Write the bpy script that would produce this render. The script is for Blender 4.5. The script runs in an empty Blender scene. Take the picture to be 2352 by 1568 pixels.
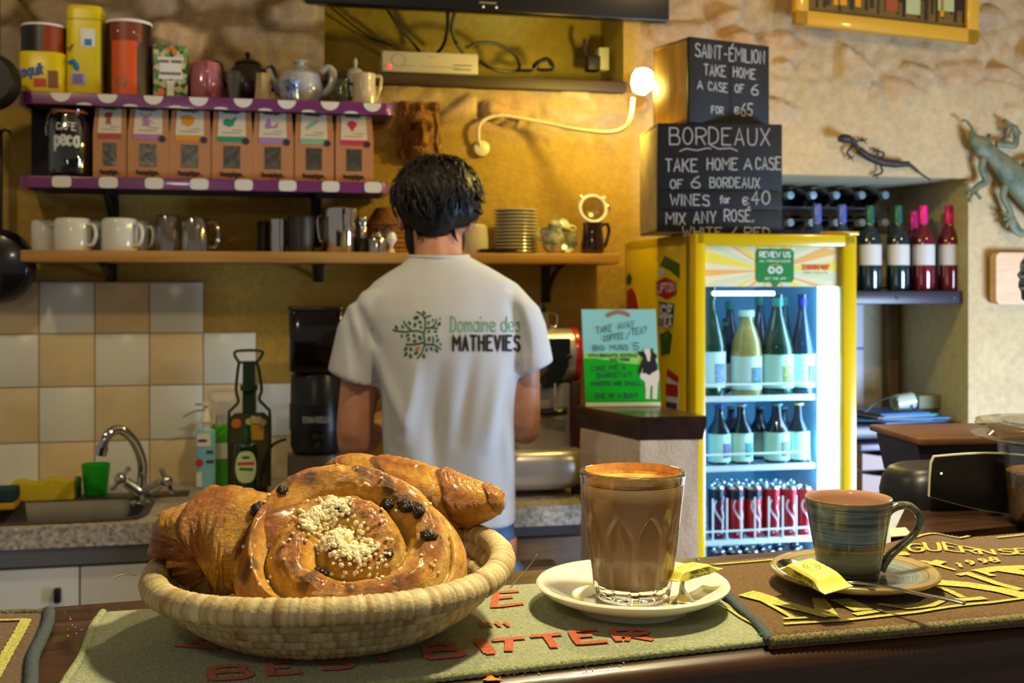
import bpy, bmesh, math, random
from mathutils import Vector, Matrix, noise
from mathutils.bvhtree import BVHTree
SC = bpy.context.scene
COL = SC.collection
random.seed(7)
PI = math.pi
R = math.radians

# ------------------------------------------------------------------ camera, light, exposure
F_PX, CX, HY = 2600.0, 1176.0, 660.0          # focal length, centre column and horizon row of the 2352x1568 frame
CAM = Vector((0, 0, 1.46))
cam_data = bpy.data.cameras.new('camera')
cam = bpy.data.objects.new('camera', cam_data)
COL.objects.link(cam)
cam.location = CAM
cam.rotation_euler = (PI / 2, 0, 0)
cam_data.sensor_width = 36
cam_data.lens = 36 * F_PX / 2352
cam_data.shift_y = -(784 - HY) / 2352
cam_data.clip_start = 0.05
cam_data.dof.use_dof = True
cam_data.dof.focus_distance = 0.83
cam_data.dof.aperture_fstop = 15.0
SC.camera = cam
SC.view_settings.view_transform = 'Standard'
SC.view_settings.look = 'None'
SC.view_settings.exposure = 0.0
SC.view_settings.gamma = 1.0
SC.view_settings.use_curve_mapping = False
world = bpy.data.worlds.new('room_air')
SC.world = world
world.use_nodes = True
bg = world.node_tree.nodes['Background']
bg.inputs[0].default_value = (1.0, 0.93, 0.83, 1)
bg.inputs[1].default_value = 0.20

def lamp(name, kind, loc, energy, color, size=0.1, aim=None, size_y=None, spread=None):
 d = bpy.data.lights.new(name, kind)
 d.energy = energy
 d.color = color
 if kind == 'AREA':
  d.size = size
  if size_y:
   d.shape = 'RECTANGLE'
   d.size_y = size_y
  if spread:
   d.spread = spread
 else:
  d.shadow_soft_size = size
 o = bpy.data.objects.new(name, d)
 COL.objects.link(o)
 o.location = loc
 if aim is not None:
  o.rotation_euler = (Vector(aim) - Vector(loc)).to_track_quat('-Z', 'Y').to_euler()
 return o
WARM = (1.0, 0.80, 0.47)
lamp('ceiling_spot', 'SPOT', (0.38, 1.72, 2.62), 56, WARM, 0.05, (0.1, 1.1, 1.0)).data.spot_size = R(150)
lamp('ceiling_spot', 'SPOT', (-1.35, 1.85, 2.62), 27, WARM, 0.05, (-1.1, 3.0, 1.2)).data.spot_size = R(150)
lamp('ceiling_spot', 'SPOT', (2.1, 2.0, 2.62), 56, (1.0, 0.68, 0.27), 0.05, (1.7, 3.6, 1.6)).data.spot_size = R(150)
lamp('side_window_daylight', 'AREA', (2.72, 2.1, 0.75), 88, (0.50, 0.70, 1.0), 0.9, (1.45, 3.6, 0.45), 0.8, R(130))
PEND = lamp('bar_pendant', 'SPOT', (0.24, 0.90, 1.93), 35, (1.0, 0.86, 0.50), 0.035, (0.22, 0.84, 1.0))
PEND.data.spot_size = R(136); PEND.data.spot_blend = 0.35
lamp('front_fill_spot', 'SPOT', (-0.5, -0.9, 2.6), 25, (1.0, 0.88, 0.66), 0.12, (-0.1, 1.0, 1.2)).data.spot_size = R(120)  # unseen fill added behind the camera to brighten the front

# ------------------------------------------------------------------ frames: pixels of the photo -> points of the place
class Frame:
 """A vertical frame: local x to the right, local y away from the camera, z up; theta turns it about z."""
 def __init__(s, origin, theta):
  s.o = Vector(origin); s.t = theta
  s.m = Matrix.Translation(s.o) @ Matrix.Rotation(theta, 4, 'Z')
  s.inv = s.m.inverted()
 def at(s, px, py, yl):
  c = s.inv @ CAM
  d = s.inv.to_3x3() @ Vector(((px - CX) / F_PX, 1.0, (HY - py) / F_PX))
  k = (yl - c.y) / d.y
  s.k = k
  return c + d * k
 def scale(s, px, yl):
  s.at(px, HY, yl)
  return s.k / F_PX
 def w(s, v):
  return s.m @ Vector(v)
TW = R(12)
WALL = Frame((0, 3.6, 0), TW)
ZC = 1.215
def CP(px, py, h=0.0):
 """Point of the counter top (or h above it) seen at a pixel."""
 d = (CAM.z - ZC - h) * F_PX / (py - HY)
 return Vector(((px - CX) / F_PX * d, d, ZC + h))

# ------------------------------------------------------------------ materials
def lin(h):
 if isinstance(h, str):
  h = h.lstrip('#')
  c = [int(h[i:i + 2], 16) / 255 for i in (0, 2, 4)]
 else:
  c = [x / 255 for x in h]
 return tuple(x / 12.92 if x <= 0.04045 else ((x + 0.055) / 1.055) ** 2.4 for x in c) + (1.0,)

class NT:
 def __init__(s, name):
  s.mat = bpy.data.materials.new(name)
  s.mat.use_nodes = True
  s.n = s.mat.node_tree.nodes; s.l = s.mat.node_tree.links
  s.b = s.n['Principled BSDF']
  s.co = None
 def node(s, t, **kw):
  nd = s.n.new(t)
  for k, v in kw.items():
   if k.startswith('i_'):
    k = k[2:]
    nd.inputs[int(k) if k.isdigit() else k.replace('_', ' ')].default_value = v
   else:
    setattr(nd, k, v)
  return nd
 def coord(s, kind='Object', scale=(1, 1, 1), rot=(0, 0, 0)):
  if s.co is None:
   s.co = s.node('ShaderNodeTexCoord')
  mp = s.node('ShaderNodeMapping')
  mp.inputs['Scale'].default_value = scale
  mp.inputs['Rotation'].default_value = rot
  s.l.new(s.co.outputs[kind], mp.inputs['Vector'])
  return mp.outputs[0]
 def noise(s, scale, detail=3, rough=0.55, vec=None, dist=0.0):
  nd = s.node('ShaderNodeTexNoise')
  nd.inputs['Scale'].default_value = scale
  nd.inputs['Detail'].default_value = detail
  nd.inputs['Roughness'].default_value = rough
  nd.inputs['Distortion'].default_value = dist
  s.l.new(vec if vec is not None else s.coord(), nd.inputs['Vector'])
  return nd.outputs['Fac']
 def ramp(s, fac, stops):
  nd = s.node('ShaderNodeValToRGB')
  e = nd.color_ramp.elements
  while len(e) < len(stops):
   e.new(0.5)
  for i, (p, c) in enumerate(stops):
   e[i].position = p
   e[i].color = lin(c) if not (isinstance(c, tuple) and len(c) == 4) else c
  s.l.new(fac, nd.inputs[0])
  return nd.outputs[0]
 def mix(s, fac, a, b, mode='MIX'):
  nd = s.node('ShaderNodeMix', data_type='RGBA', blend_type=mode)
  for inp, v in ((nd.inputs[0], fac), (nd.inputs[6], a), (nd.inputs[7], b)):
   if hasattr(v, 'links') or hasattr(v, 'is_linked'):
    s.l.new(v, inp)
   else:
    inp.default_value = v
  return nd.outputs[2]
 def math(s, op, a, b=None):
  nd = s.node('ShaderNodeMath', operation=op)
  for inp, v in zip(nd.inputs, (a, b)):
   if v is None: continue
   if hasattr(v, 'is_linked'): s.l.new(v, inp)
   else: inp.default_value = v
  return nd.outputs[0]
 def attr(s, name):
  nd = s.node('ShaderNodeAttribute', attribute_name=name)
  return nd.outputs['Color'], nd.outputs['Fac']
 def bump(s, h, strength=0.3, dist=0.01):
  nd = s.node('ShaderNodeBump')
  nd.inputs['Strength'].default_value = strength
  nd.inputs['Distance'].default_value = dist
  s.l.new(h, nd.inputs['Height'])
  s.l.new(nd.outputs[0], s.b.inputs['Normal'])
 def base(s, c):
  s.l.new(c, s.b.inputs['Base Color'])
MATS = {}
def M(name, col=None, rough=0.5, metal=0.0, var=0.0, vscale=12, bump=0.0, bscale=60, coat=0.0, spec=0.5,
  emit=None, estr=0.0, trans=0.0, ior=1.45, sss=0.0, alpha=1.0, sheen=0.0):
 if name in MATS: return MATS[name]
 n = NT(name)
 b = n.b
 c = lin(col)
 b.inputs['Base Color'].default_value = c
 b.inputs['Roughness'].default_value = rough
 b.inputs['Metallic'].default_value = metal
 b.inputs['Specular IOR Level'].default_value = spec
 b.inputs['Coat Weight'].default_value = coat
 b.inputs['Coat Roughness'].default_value = 0.05
 b.inputs['IOR'].default_value = ior
 if trans: b.inputs['Transmission Weight'].default_value = trans
 if sheen:
  b.inputs['Sheen Weight'].default_value = sheen
 if sss:
  b.inputs['Subsurface Weight'].default_value = sss
  b.inputs['Subsurface Radius'].default_value = (0.01, 0.005, 0.003)
  b.inputs['Subsurface Scale'].default_value = 1.0
 if emit:
  b.inputs['Emission Color'].default_value = lin(emit)
  b.inputs['Emission Strength'].default_value = estr
 if alpha < 1: b.inputs['Alpha'].default_value = alpha
 if var:
  f = n.noise(vscale)
  dk = tuple(x * (1 - var) for x in c[:3]) + (1,)
  lt = tuple(min(1, x * (1 + var)) for x in c[:3]) + (1,)
  n.base(n.ramp(f, [(0.3, dk), (0.7, lt)]))
 if bump:
  n.bump(n.noise(bscale, 4), bump, 0.005)
 MATS[name] = n.mat
 return n.mat
def M_wood(name, a, b, scale=(1.2, 14, 14), rough=0.5, coat=0.0, nscale=3.0, bump=0.15):
 if name in MATS: return MATS[name]
 n = NT(name)
 f = n.noise(nscale, 6, 0.65, n.coord('Object', scale), 0.4)
 n.base(n.ramp(f, [(0.32, a), (0.68, b)]))
 n.b.inputs['Roughness'].default_value = rough
 n.b.inputs['Coat Weight'].default_value = coat
 n.bump(f, bump, 0.003)
 MATS[name] = n.mat
 return n.mat
def M_glass(name, tint='#ffffff', gloss=0.06, rough=0.02):
 """Thin clear pane: lets light straight through, mirrors a little."""
 if name in MATS: return MATS[name]
 n = NT(name)
 t = n.node('ShaderNodeBsdfTransparent'); t.inputs[0].default_value = lin(tint)
 g = n.node('ShaderNodeBsdfGlossy'); g.inputs['Roughness'].default_value = rough
 fr = n.node('ShaderNodeLayerWeight'); fr.inputs[0].default_value = 0.25
 mx = n.node('ShaderNodeMixShader')
 k = n.math('MULTIPLY_ADD', fr.outputs['Facing'], 0.35)
 k.node.inputs[2].default_value = gloss
 n.l.new(k, mx.inputs[0]); n.l.new(t.outputs[0], mx.inputs[1]); n.l.new(g.outputs[0], mx.inputs[2])
 n.l.new(mx.outputs[0], n.n['Material Output'].inputs[0])
 MATS[name] = n.mat
 return n.mat

# ------------------------------------------------------------------ mesh building
class MB:
 def __init__(s):
  s.v = []; s.f = []; s.mi = []; s.cols = None
 def add(s, verts, faces, mi=0, mat=None):
  o = len(s.v)
  s.v += [tuple(mat @ Vector(v)) if mat is not None else tuple(v) for v in verts]
  s.f += [tuple(i + o for i in f) for f in faces]
  s.mi += [mi] * len(faces)
  return s
 # primitives -------------------------------------------------
 def box(s, c, d, r=0.0, mi=0, seg=2, mat=None):
  bm = bmesh.new()
  bmesh.ops.create_cube(bm, size=1)
  for v in bm.verts:
   v.co = Vector((v.co.x * d[0], v.co.y * d[1], v.co.z * d[2]))
  if r > 0:
   bmesh.ops.bevel(bm, geom=bm.edges[:], offset=min(r, min(d) * 0.49), segments=seg, affect='EDGES', profile=0.5)
  for v in bm.verts: v.co += Vector(c)
  bm.verts.index_update()
  s.add([v.co.copy() for v in bm.verts], [[v.index for v in f.verts] for f in bm.faces], mi, mat)
  bm.free()
  return s
 def lathe(s, prof, seg=32, mi=0, c=(0, 0, 0), a0=0.0, a1=2 * PI, mat=None, sx=1.0, sy=1.0, rf=None):
  full = abs(a1 - a0 - 2 * PI) < 1e-6
  n = seg if full else seg + 1
  vs = []; idx = []
  for (r, z) in prof:
   if r < 1e-7 and full:
    idx.append([len(vs)] * n); vs.append((c[0], c[1], c[2] + z))
   else:
    row = []
    for k in range(n):
     a = a0 + (a1 - a0) * k / seg
     rr = r if rf is None else rf(a, r, z)
     row.append(len(vs)); vs.append((c[0] + rr * sx * math.cos(a), c[1] + rr * sy * math.sin(a), c[2] + z))
    idx.append(row)
  fs = []
  for i in range(len(prof) - 1):
   for k in range(seg):
    k2 = (k + 1) % n
    q = [idx[i][k], idx[i][k2], idx[i + 1][k2], idx[i + 1][k]]
    u = []
    for x in q:
     if x not in u: u.append(x)
    if len(u) > 2: fs.append(u)
  return s.add(vs, fs, mi, mat)
 def cyl(s, p0, p1, r0, r1=None, seg=16, mi=0, mat=None):
  return s.tube([p0, p1], [r0, r1 if r1 is not None else r0], seg, mi, mat)
 def tube(s, path, rad, seg=8, mi=0, mat=None, closed=False, flat=1.0, caps=True):
  P = [Vector(p) for p in path]
  n = len(P)
  rs = rad if isinstance(rad, (list, tuple)) else [rad] * n
  T = []
  for i in range(n):
   if closed: t = P[(i + 1) % n] - P[i - 1]
   elif i == 0: t = P[1] - P[0]
   elif i == n - 1: t = P[-1] - P[-2]
   else: t = P[i + 1] - P[i - 1]
   if t.length < 1e-9: t = Vector((0, 0, 1))
   T.append(t.normalized())
  up = Vector((0, 0, 1)) if abs(T[0].z) < 0.9 else Vector((1, 0, 0))
  nrm = (up - T[0] * up.dot(T[0])).normalized()
  vs = []; fs = []
  for i in range(n):
   nrm = nrm - T[i] * nrm.dot(T[i])
   nrm = nrm.normalized() if nrm.length > 1e-6 else T[i].orthogonal().normalized()
   bi = T[i].cross(nrm)
   for k in range(seg):
    a = 2 * PI * k / seg
    vs.append(P[i] + nrm * (math.cos(a) * rs[i] * flat) + bi * (math.sin(a) * rs[i]))
  m = n if closed else n - 1
  for i in range(m):
   j = (i + 1) % n
   for k in range(seg):
    k2 = (k + 1) % seg
    fs.append((i * seg + k, i * seg + k2, j * seg + k2, j * seg + k))
  if not closed and caps:
   fs.append(tuple(range(seg - 1, -1, -1)))
   fs.append(tuple((n - 1) * seg + k for k in range(seg)))
  return s.add(vs, fs, mi, mat)
 def sphere(s, c, r, seg=16, mi=0, mat=None):
  rr = r if isinstance(r, (tuple, list, Vector)) else (r, r, r)
  prof = [(math.sin(PI * i / (seg // 2)), -math.cos(PI * i / (seg // 2))) for i in range(seg // 2 + 1)]
  prof[0] = (0, -1); prof[-1] = (0, 1)
  m = Matrix.Translation(c) @ Matrix.Diagonal((rr[0], rr[1], rr[2], 1))
  return s.lathe(prof, seg, mi, mat=(mat @ m if mat is not None else m))
 def prism(s, poly, y0, y1, mi=0, mat=None):
  """Polygon in x,z pushed along y."""
  n = len(poly)
  vs = [(x, y0, z) for x, z in poly] + [(x, y1, z) for x, z in poly]
  fs = [tuple(range(n)), tuple(range(2 * n - 1, n - 1, -1))]
  fs += [(i, i + n, (i + 1) % n + n, (i + 1) % n) for i in range(n)]
  return s.add(vs, fs, mi, mat)
 def plate(s, poly, z0, z1, mi=0, mat=None):
  """Polygon in x,y pushed along z."""
  n = len(poly)
  vs = [(x, y, z0) for x, y in poly] + [(x, y, z1) for x, y in poly]
  fs = [tuple(range(n - 1, -1, -1)), tuple(range(n, 2 * n))]
  fs += [(i, (i + 1) % n, (i + 1) % n + n, i + n) for i in range(n)]
  return s.add(vs, fs, mi, mat)
 def loft(s, rings, mi=0, mat=None, caps=True, closed=True):
  n = len(rings[0]); vs = [p for r in rings for p in r]; fs = []
  m = n if closed else n - 1
  for i in range(len(rings) - 1):
   for k in range(m):
    k2 = (k + 1) % n
    fs.append((i * n + k, i * n + k2, (i + 1) * n + k2, (i + 1) * n + k))
  if caps and closed:
   fs.append(tuple(range(n - 1, -1, -1)))
   fs.append(tuple((len(rings) - 1) * n + k for k in range(n)))
  return s.add(vs, fs, mi, mat)
 def grid(s, nu, nv, fn, mi=0):
  vs = [fn(i / nu, j / nv) for j in range(nv + 1) for i in range(nu + 1)]
  fs = [(j * (nu + 1) + i, j * (nu + 1) + i + 1, (j + 1) * (nu + 1) + i + 1, (j + 1) * (nu + 1) + i) for j in range(nv) for i in range(nu)]
  return s.add(vs, fs, mi)
 # out --------------------------------------------------------
 def build(s, name, mats, parent=None, angle=38, cols=None, loc=None, rz=None, clean=False):
  me = bpy.data.meshes.new(name)
  me.from_pydata([tuple(v) for v in s.v], [], s.f)
  if not isinstance(mats, (list, tuple)): mats = [mats]
  for m in mats: me.materials.append(m)
  me.polygons.foreach_set('material_index', s.mi)
  me.polygons.foreach_set('use_smooth', [angle > 0] * len(s.f))
  bm = bmesh.new(); bm.from_mesh(me)
  if clean:
   bmesh.ops.remove_doubles(bm, verts=bm.verts[:], dist=1e-6)
  bmesh.ops.recalc_face_normals(bm, faces=bm.faces[:])
  bm.to_mesh(me); bm.free()
  if 0 < angle < 170:
   me.set_sharp_from_angle(angle=R(angle))
  if cols is not None:
   for nm, vals in cols.items():
    a = me.color_attributes.new(nm, 'FLOAT_COLOR', 'POINT')
    a.data.foreach_set('color', [x for c in vals for x in (c[0], c[1], c[2], 1.0)])
  me.update()
  o = bpy.data.objects.new(name, me)
  COL.objects.link(o)
  if parent is not None: o.parent = parent
  if loc is not None: o.location = loc
  if rz is not None: o.rotation_euler = (0, 0, rz)
  return o

def tag(o, label=None, cat=None, group=None, kind=None):
 if label: o['label'] = label
 if cat: o['category'] = cat
 if group: o['group'] = group
 if kind: o['kind'] = kind
 return o
def thing(name, label, cat, loc=(0, 0, 0), rz=0.0, group=None, rot=None):
 o = bpy.data.objects.new(name, None)
 o.empty_display_size = 0.03
 COL.objects.link(o)
 o.location = loc
 o.rotation_euler = rot if rot else (0, 0, rz)
 return tag(o, label, cat, group)
def struct(name, mb, mats, **kw):
 return tag(mb.build(name, mats, **kw), kind='structure')
def kids(o):
 return [c for c in bpy.data.objects if c.parent == o]
def dup(root, loc=None, rz=None, label=None, group=None, rot=None, scale=None):
 r = root.copy(); COL.objects.link(r)
 if loc is not None: r.location = loc
 if rz is not None: r.rotation_euler = (0, 0, rz)
 if rot is not None: r.rotation_euler = rot
 if scale is not None: r.scale = scale
 if label: r['label'] = label
 if group: r['group'] = group
 for ch in kids(root):
  c = ch.copy(); COL.objects.link(c); c.parent = r
  for g in kids(ch):
   d = g.copy(); COL.objects.link(d); d.parent = c
 return r
def remat(o, slot, mat):
 o.data = o.data.copy(); o.data.materials[slot] = mat

# ------------------------------------------------------------------ one-stroke lettering
GL = {
 'A': '00 39 60|13 53', 'B': '00 09|~09 49 68 55 45 05|~05 55 73 60 30 00', 'C': '~67 58 29 07 02 20 51 62', 'D': '00 09|~09 39 67 62 30 00',
 'E': '69 09 00 60|05 45', 'F': '69 09 00|05 45', 'G': '~67 58 29 07 02 20 50 62 64|64 34', 'H': '09 00|69 60|05 65', 'I': '09 00', 'J': '~49 43 30 11 02',
 'K': '09 00|69 04|25 60', 'L': '09 00 60', 'M': '00 09 44 89 80', 'N': '00 09 60 69', 'O': '~~', 'P': '00 09|~09 59 77 65 34 04', 'Q': '~~|42 70',
 'R': '00 09|~09 59 77 65 34 04|34 60', 'S': '~68 39 08 15 45 63 60 20 01', 'T': '09 69|39 30', 'U': '~09 03 10 50 63 69', 'V': '09 30 69',
 'W': '09 20 46 60 89', 'X': '09 60|69 00', 'Y': '09 34 69|34 30', 'Z': '09 69 00 60', '0': '~~', '1': '17 39 30', '2': '~07 29 59 65 00|00 60',
 '3': '~08 59 65 35|~35 74 60 01', '4': '40 49 03 63', '5': '69 19 05|~05 45 63 40 01', '6': '~59 27 03 10 50 63 35 04', '7': '09 69 20',
 '8': '~~', '9': '~65 34 16 29 58 64 30', '\u20ac': '~67 58 29 07 02 20 51 62|05 45|04 44', '-': '14 44', ',': '11 00', '.': '00 10', '?': '~07 29 59 66 34 33|31 30',
 '/': '00 69', '\u00c9': '69 09 00 60|05 45|3b 5c', "'": '09 07', '!': '09 03|01 00', ':': '02 01|06 05',
 'a': '~s|66 60', 'd': '~s|69 60', 'o': '~s', 'm': '00 06|~04 36 45 40|~44 66 85 80', 'i': '06 00|08 09', 'n': '00 06|~04 46 55 50',
 'e': '~03 63 65 36 05 02 20 50 61', 's': '~55 26 05 34 52 30 01', 'p': '~s|06 0-', 't': '29 20|06 46', 'r': '00 06|~04 26 46', 'z': '06 56 00 50', 'v': '06 20 56',
 'q': '~s|66 6-', 'u': '~06 02 20 50 63|66 60', 'k': '09 00|46 03|14 50', 'l': '09 00', 'c': '~55 26 04 02 20 51', 'f': '~59 29 27 20|06 46', 'g': '~s|~66 6- 3- 0-',
 'h': '00 09|~04 46 55 50',
}
GW = {'I': 0, 'M': 8, 'W': 8, 'm': 8, 'i': 0, '1': 4, ',': 1, '.': 1, "'": 0, 'l': 0, 't': 4, 'r': 4, 'B': 6.4, '-': 5, '!': 0, ':': 0, 'f': 5, 'J': 4}
def _num(ch):
 return {'-': -3, 'b': 10.4, 'c': 11.8}.get(ch, None) if ch in '-bc' else int(ch)
def chaikin(p, it=2):
 for _ in range(it):
  q = [p[0]]
  for a, b in zip(p, p[1:]):
   q.append((a[0] * .75 + b[0] * .25, a[1] * .75 + b[1] * .25)); q.append((a[0] * .25 + b[0] * .75, a[1] * .25 + b[1] * .75))
  q.append(p[-1]); p = q
 return p
def glyph(ch):
 out = []
 for st in GL[ch].split('|'):
  if st.startswith('~~'):
   if ch == '8':
    out.append([(3 + 2.4 * math.sin(2 * PI * k / 14), 6.9 - 2.1 * math.cos(2 * PI * k / 14)) for k in range(15)])
    out.append([(3 + 3 * math.sin(2 * PI * k / 14), 2.4 + 2.4 * math.cos(2 * PI * k / 14)) for k in range(15)])
   else:
    out.append([(3 + 3.1 * math.sin(2 * PI * k / 18), 4.5 + 4.5 * math.cos(2 * PI * k / 18)) for k in range(19)])
  elif st == '~s':
   out.append([(3 + 3 * math.sin(2 * PI * k / 16), 3 + 3 * math.cos(2 * PI * k / 16)) for k in range(17)])
  else:
   sm = st.startswith('~')
   pts = [(_num(t[0]), _num(t[1])) for t in st.lstrip('~').split()]
   out.append(chaikin(pts) if sm else pts)
 return out
def text_strokes(txt, h, x0=0.0, y0=0.0, width=None, jit=0.0, gap=2.6, slant=0.0):
 """Polylines of a line of writing: cap height h, left end x0, baseline y0; width stretches it to fit."""
 x = 0; raw = []
 for ch in txt:
  if ch == ' ':
   x += 5; continue
  dy = random.uniform(-jit, jit) * 9
  for st in glyph(ch):
   raw.append([(x + a + random.uniform(-jit, jit) * 3 + slant * b, b + dy + random.uniform(-jit, jit) * 3) for a, b in st])
  x += GW.get(ch, 6) + gap
 tot = x - gap
 k = h / 9.0
 kx = width / tot if width else k
 return [[(x0 + a * kx, y0 + b * k) for a, b in st] for st in raw]
def ribbons(mb, strokes, w, fn, mi=0, step=None, caps=5, nrm=(0, -1, 0)):
 """Pen strokes of width w laid on a surface by fn(x, y) -> point; crossing strokes sit a hair apart."""
 nv = Vector(nrm)
 for si, st in enumerate(strokes):
  off = nv * (1.5e-5 * (si % 40 + 1))
  pts = [Vector(st[0])]
  for q in st[1:]:
   q = Vector(q)
   if (q - pts[-1]).length > 1e-7: pts.append(q)
  if len(pts) < 2: continue
  if step:
   q = [pts[0]]
   for a, b in zip(pts, pts[1:]):
    m = max(1, int((b - a).length / step))
    q += [a.lerp(b, (k + 1) / m) for k in range(m)]
   pts = q
  n = len(pts); L = []; Rr = []
  for i in range(n):
   d0 = (pts[i] - pts[i - 1]).normalized() if i else (pts[1] - pts[0]).normalized()
   d1 = (pts[i + 1] - pts[i]).normalized() if i < n - 1 else d0
   d = d0 + d1
   d = d.normalized() if d.length > 1e-6 else d1
   m = 1 / max(0.55, d.dot(d1))
   q = Vector((-d.y, d.x)) * (w / 2 * m)
   L.append(pts[i] + q); Rr.append(pts[i] - q)
  if caps:
   for end, s_ in ((0, 1), (n - 1, -1)):
    d = (pts[1] - pts[0]).normalized() if end == 0 else (pts[-1] - pts[-2]).normalized()
    q = Vector((-d.y, d.x))
    ring = [pts[end] + q * (w / 2 * math.cos(PI * k / caps)) - d * (s_ * w / 2 * math.sin(PI * k / caps)) for k in range(caps + 1)]
    mb.add([Vector(fn(*p)) + off for p in ring], [tuple(range(caps + 1))], mi)
  vs = [Vector(fn(*p)) + off for p in L] + [Vector(fn(*p)) + off for p in Rr]
  mb.add(vs, [(i, n + i, n + i + 1, i + 1) for i in range(n - 1)], mi)
 return mb
def flat(y):
 return lambda a, b: (a, y, b)
def bez(p0, p1, p2, p3, n=12):
 p0, p1, p2, p3 = map(Vector, (p0, p1, p2, p3))
 return [p0 * (1 - t) ** 3 + p1 * 3 * t * (1 - t) ** 2 + p2 * 3 * t * t * (1 - t) + p3 * t ** 3 for t in [i / n for i in range(n + 1)]]
def smooth_path(pts, n=6):
 """Catmull-Rom through points."""
 P = [Vector(p) for p in pts]
 P = [P[0] * 2 - P[1]] + P + [P[-1] * 2 - P[-2]]
 out = []
 for i in range(1, len(P) - 2):
  a, b, c, d = P[i - 1], P[i], P[i + 1], P[i + 2]
  for k in range(n):
   t = k / n
   out.append(0.5 * ((2 * b) + (c - a) * t + (2 * a - 5 * b + 4 * c - d) * t * t + (3 * b - a - 3 * c + d) * t ** 3))
 out.append(P[-2])
 return out
def sstep(a, b, x):
 t = max(0.0, min(1.0, (x - a) / (b - a)))
 return t * t * (3 - 2 * t)
def n3(x, y, z=0.0):
 return noise.noise(Vector((x, y, z)))

# ================================================================== THE SETTING: stone wall with two recesses, tiles, floor
def proj(v):
 d = v[1] - CAM.y
 return CX + F_PX * v[0] / d, HY - F_PX * (v[2] - CAM.z) / d
def wu(px): return WALL.at(px, HY, 0).x
def wz(px, py, off=0.0): return WALL.at(px, py, -off).z
U0, U1 = wu(-140), wu(2500)
Z0, Z1 = 0.0, 2.62
REC = (wu(745), wu(1432), wz(1090, 192), 2.62)           # recess behind the television
NIC = (wu(1760), wu(2224), 0.73, wz(2100, 407))           # niche with the wine shelf
def lines(a, b, cuts, step):
 pts = sorted({a, b, *cuts}); out = []
 for p, q in zip(pts, pts[1:]):
  n = max(1, round((q - p) / step)); out += [p + (q - p) * k / n for k in range(n)]
 return out + [b]
def stone_mask(px, py):
 w = n3(px * 0.008, py * 0.012, 3.3) * 45
 if px < 760: return 1 - sstep(215, 262, py + w * 0.3)
 if px < 1480:
  return sstep(175, 190, py) * (1 - sstep(265, 345, py + w + (40 if px < 1080 else 0)))
 return (1 - sstep(190, 285, py + w)) * 0.95
def stone_at(u, z, px, py):
 m = stone_mask(px, py)
 if m <= 0: return 0, 0, 0
 if px < 760: sx, sz, lo = 3.6, 6.8, 0.03
 elif px < 1480: sx, sz, lo = 7.5, 13, 0.06
 else: sx, sz, lo = 6.0, 12.5, 0.03
 wx = n3(u * 5, z * 5, 1) * 0.35; wz_ = n3(u * 5, z * 5, 9) * 0.35
 d, p = noise.voronoi(Vector((u * sx + wx, z * sz + wz_, 0.5)))
 e = sstep(lo, lo + 0.18, d[1] - d[0])
 if px >= 1480: e *= 1.0 if noise.cell(Vector((p[0].x * 7.1, p[0].y * 5.3, 2.0))) > -0.2 else 0.12
 return m * e, m, noise.cell(Vector((p[0].x * 3.7, p[0].y * 9.1, 0.7)))
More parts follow.
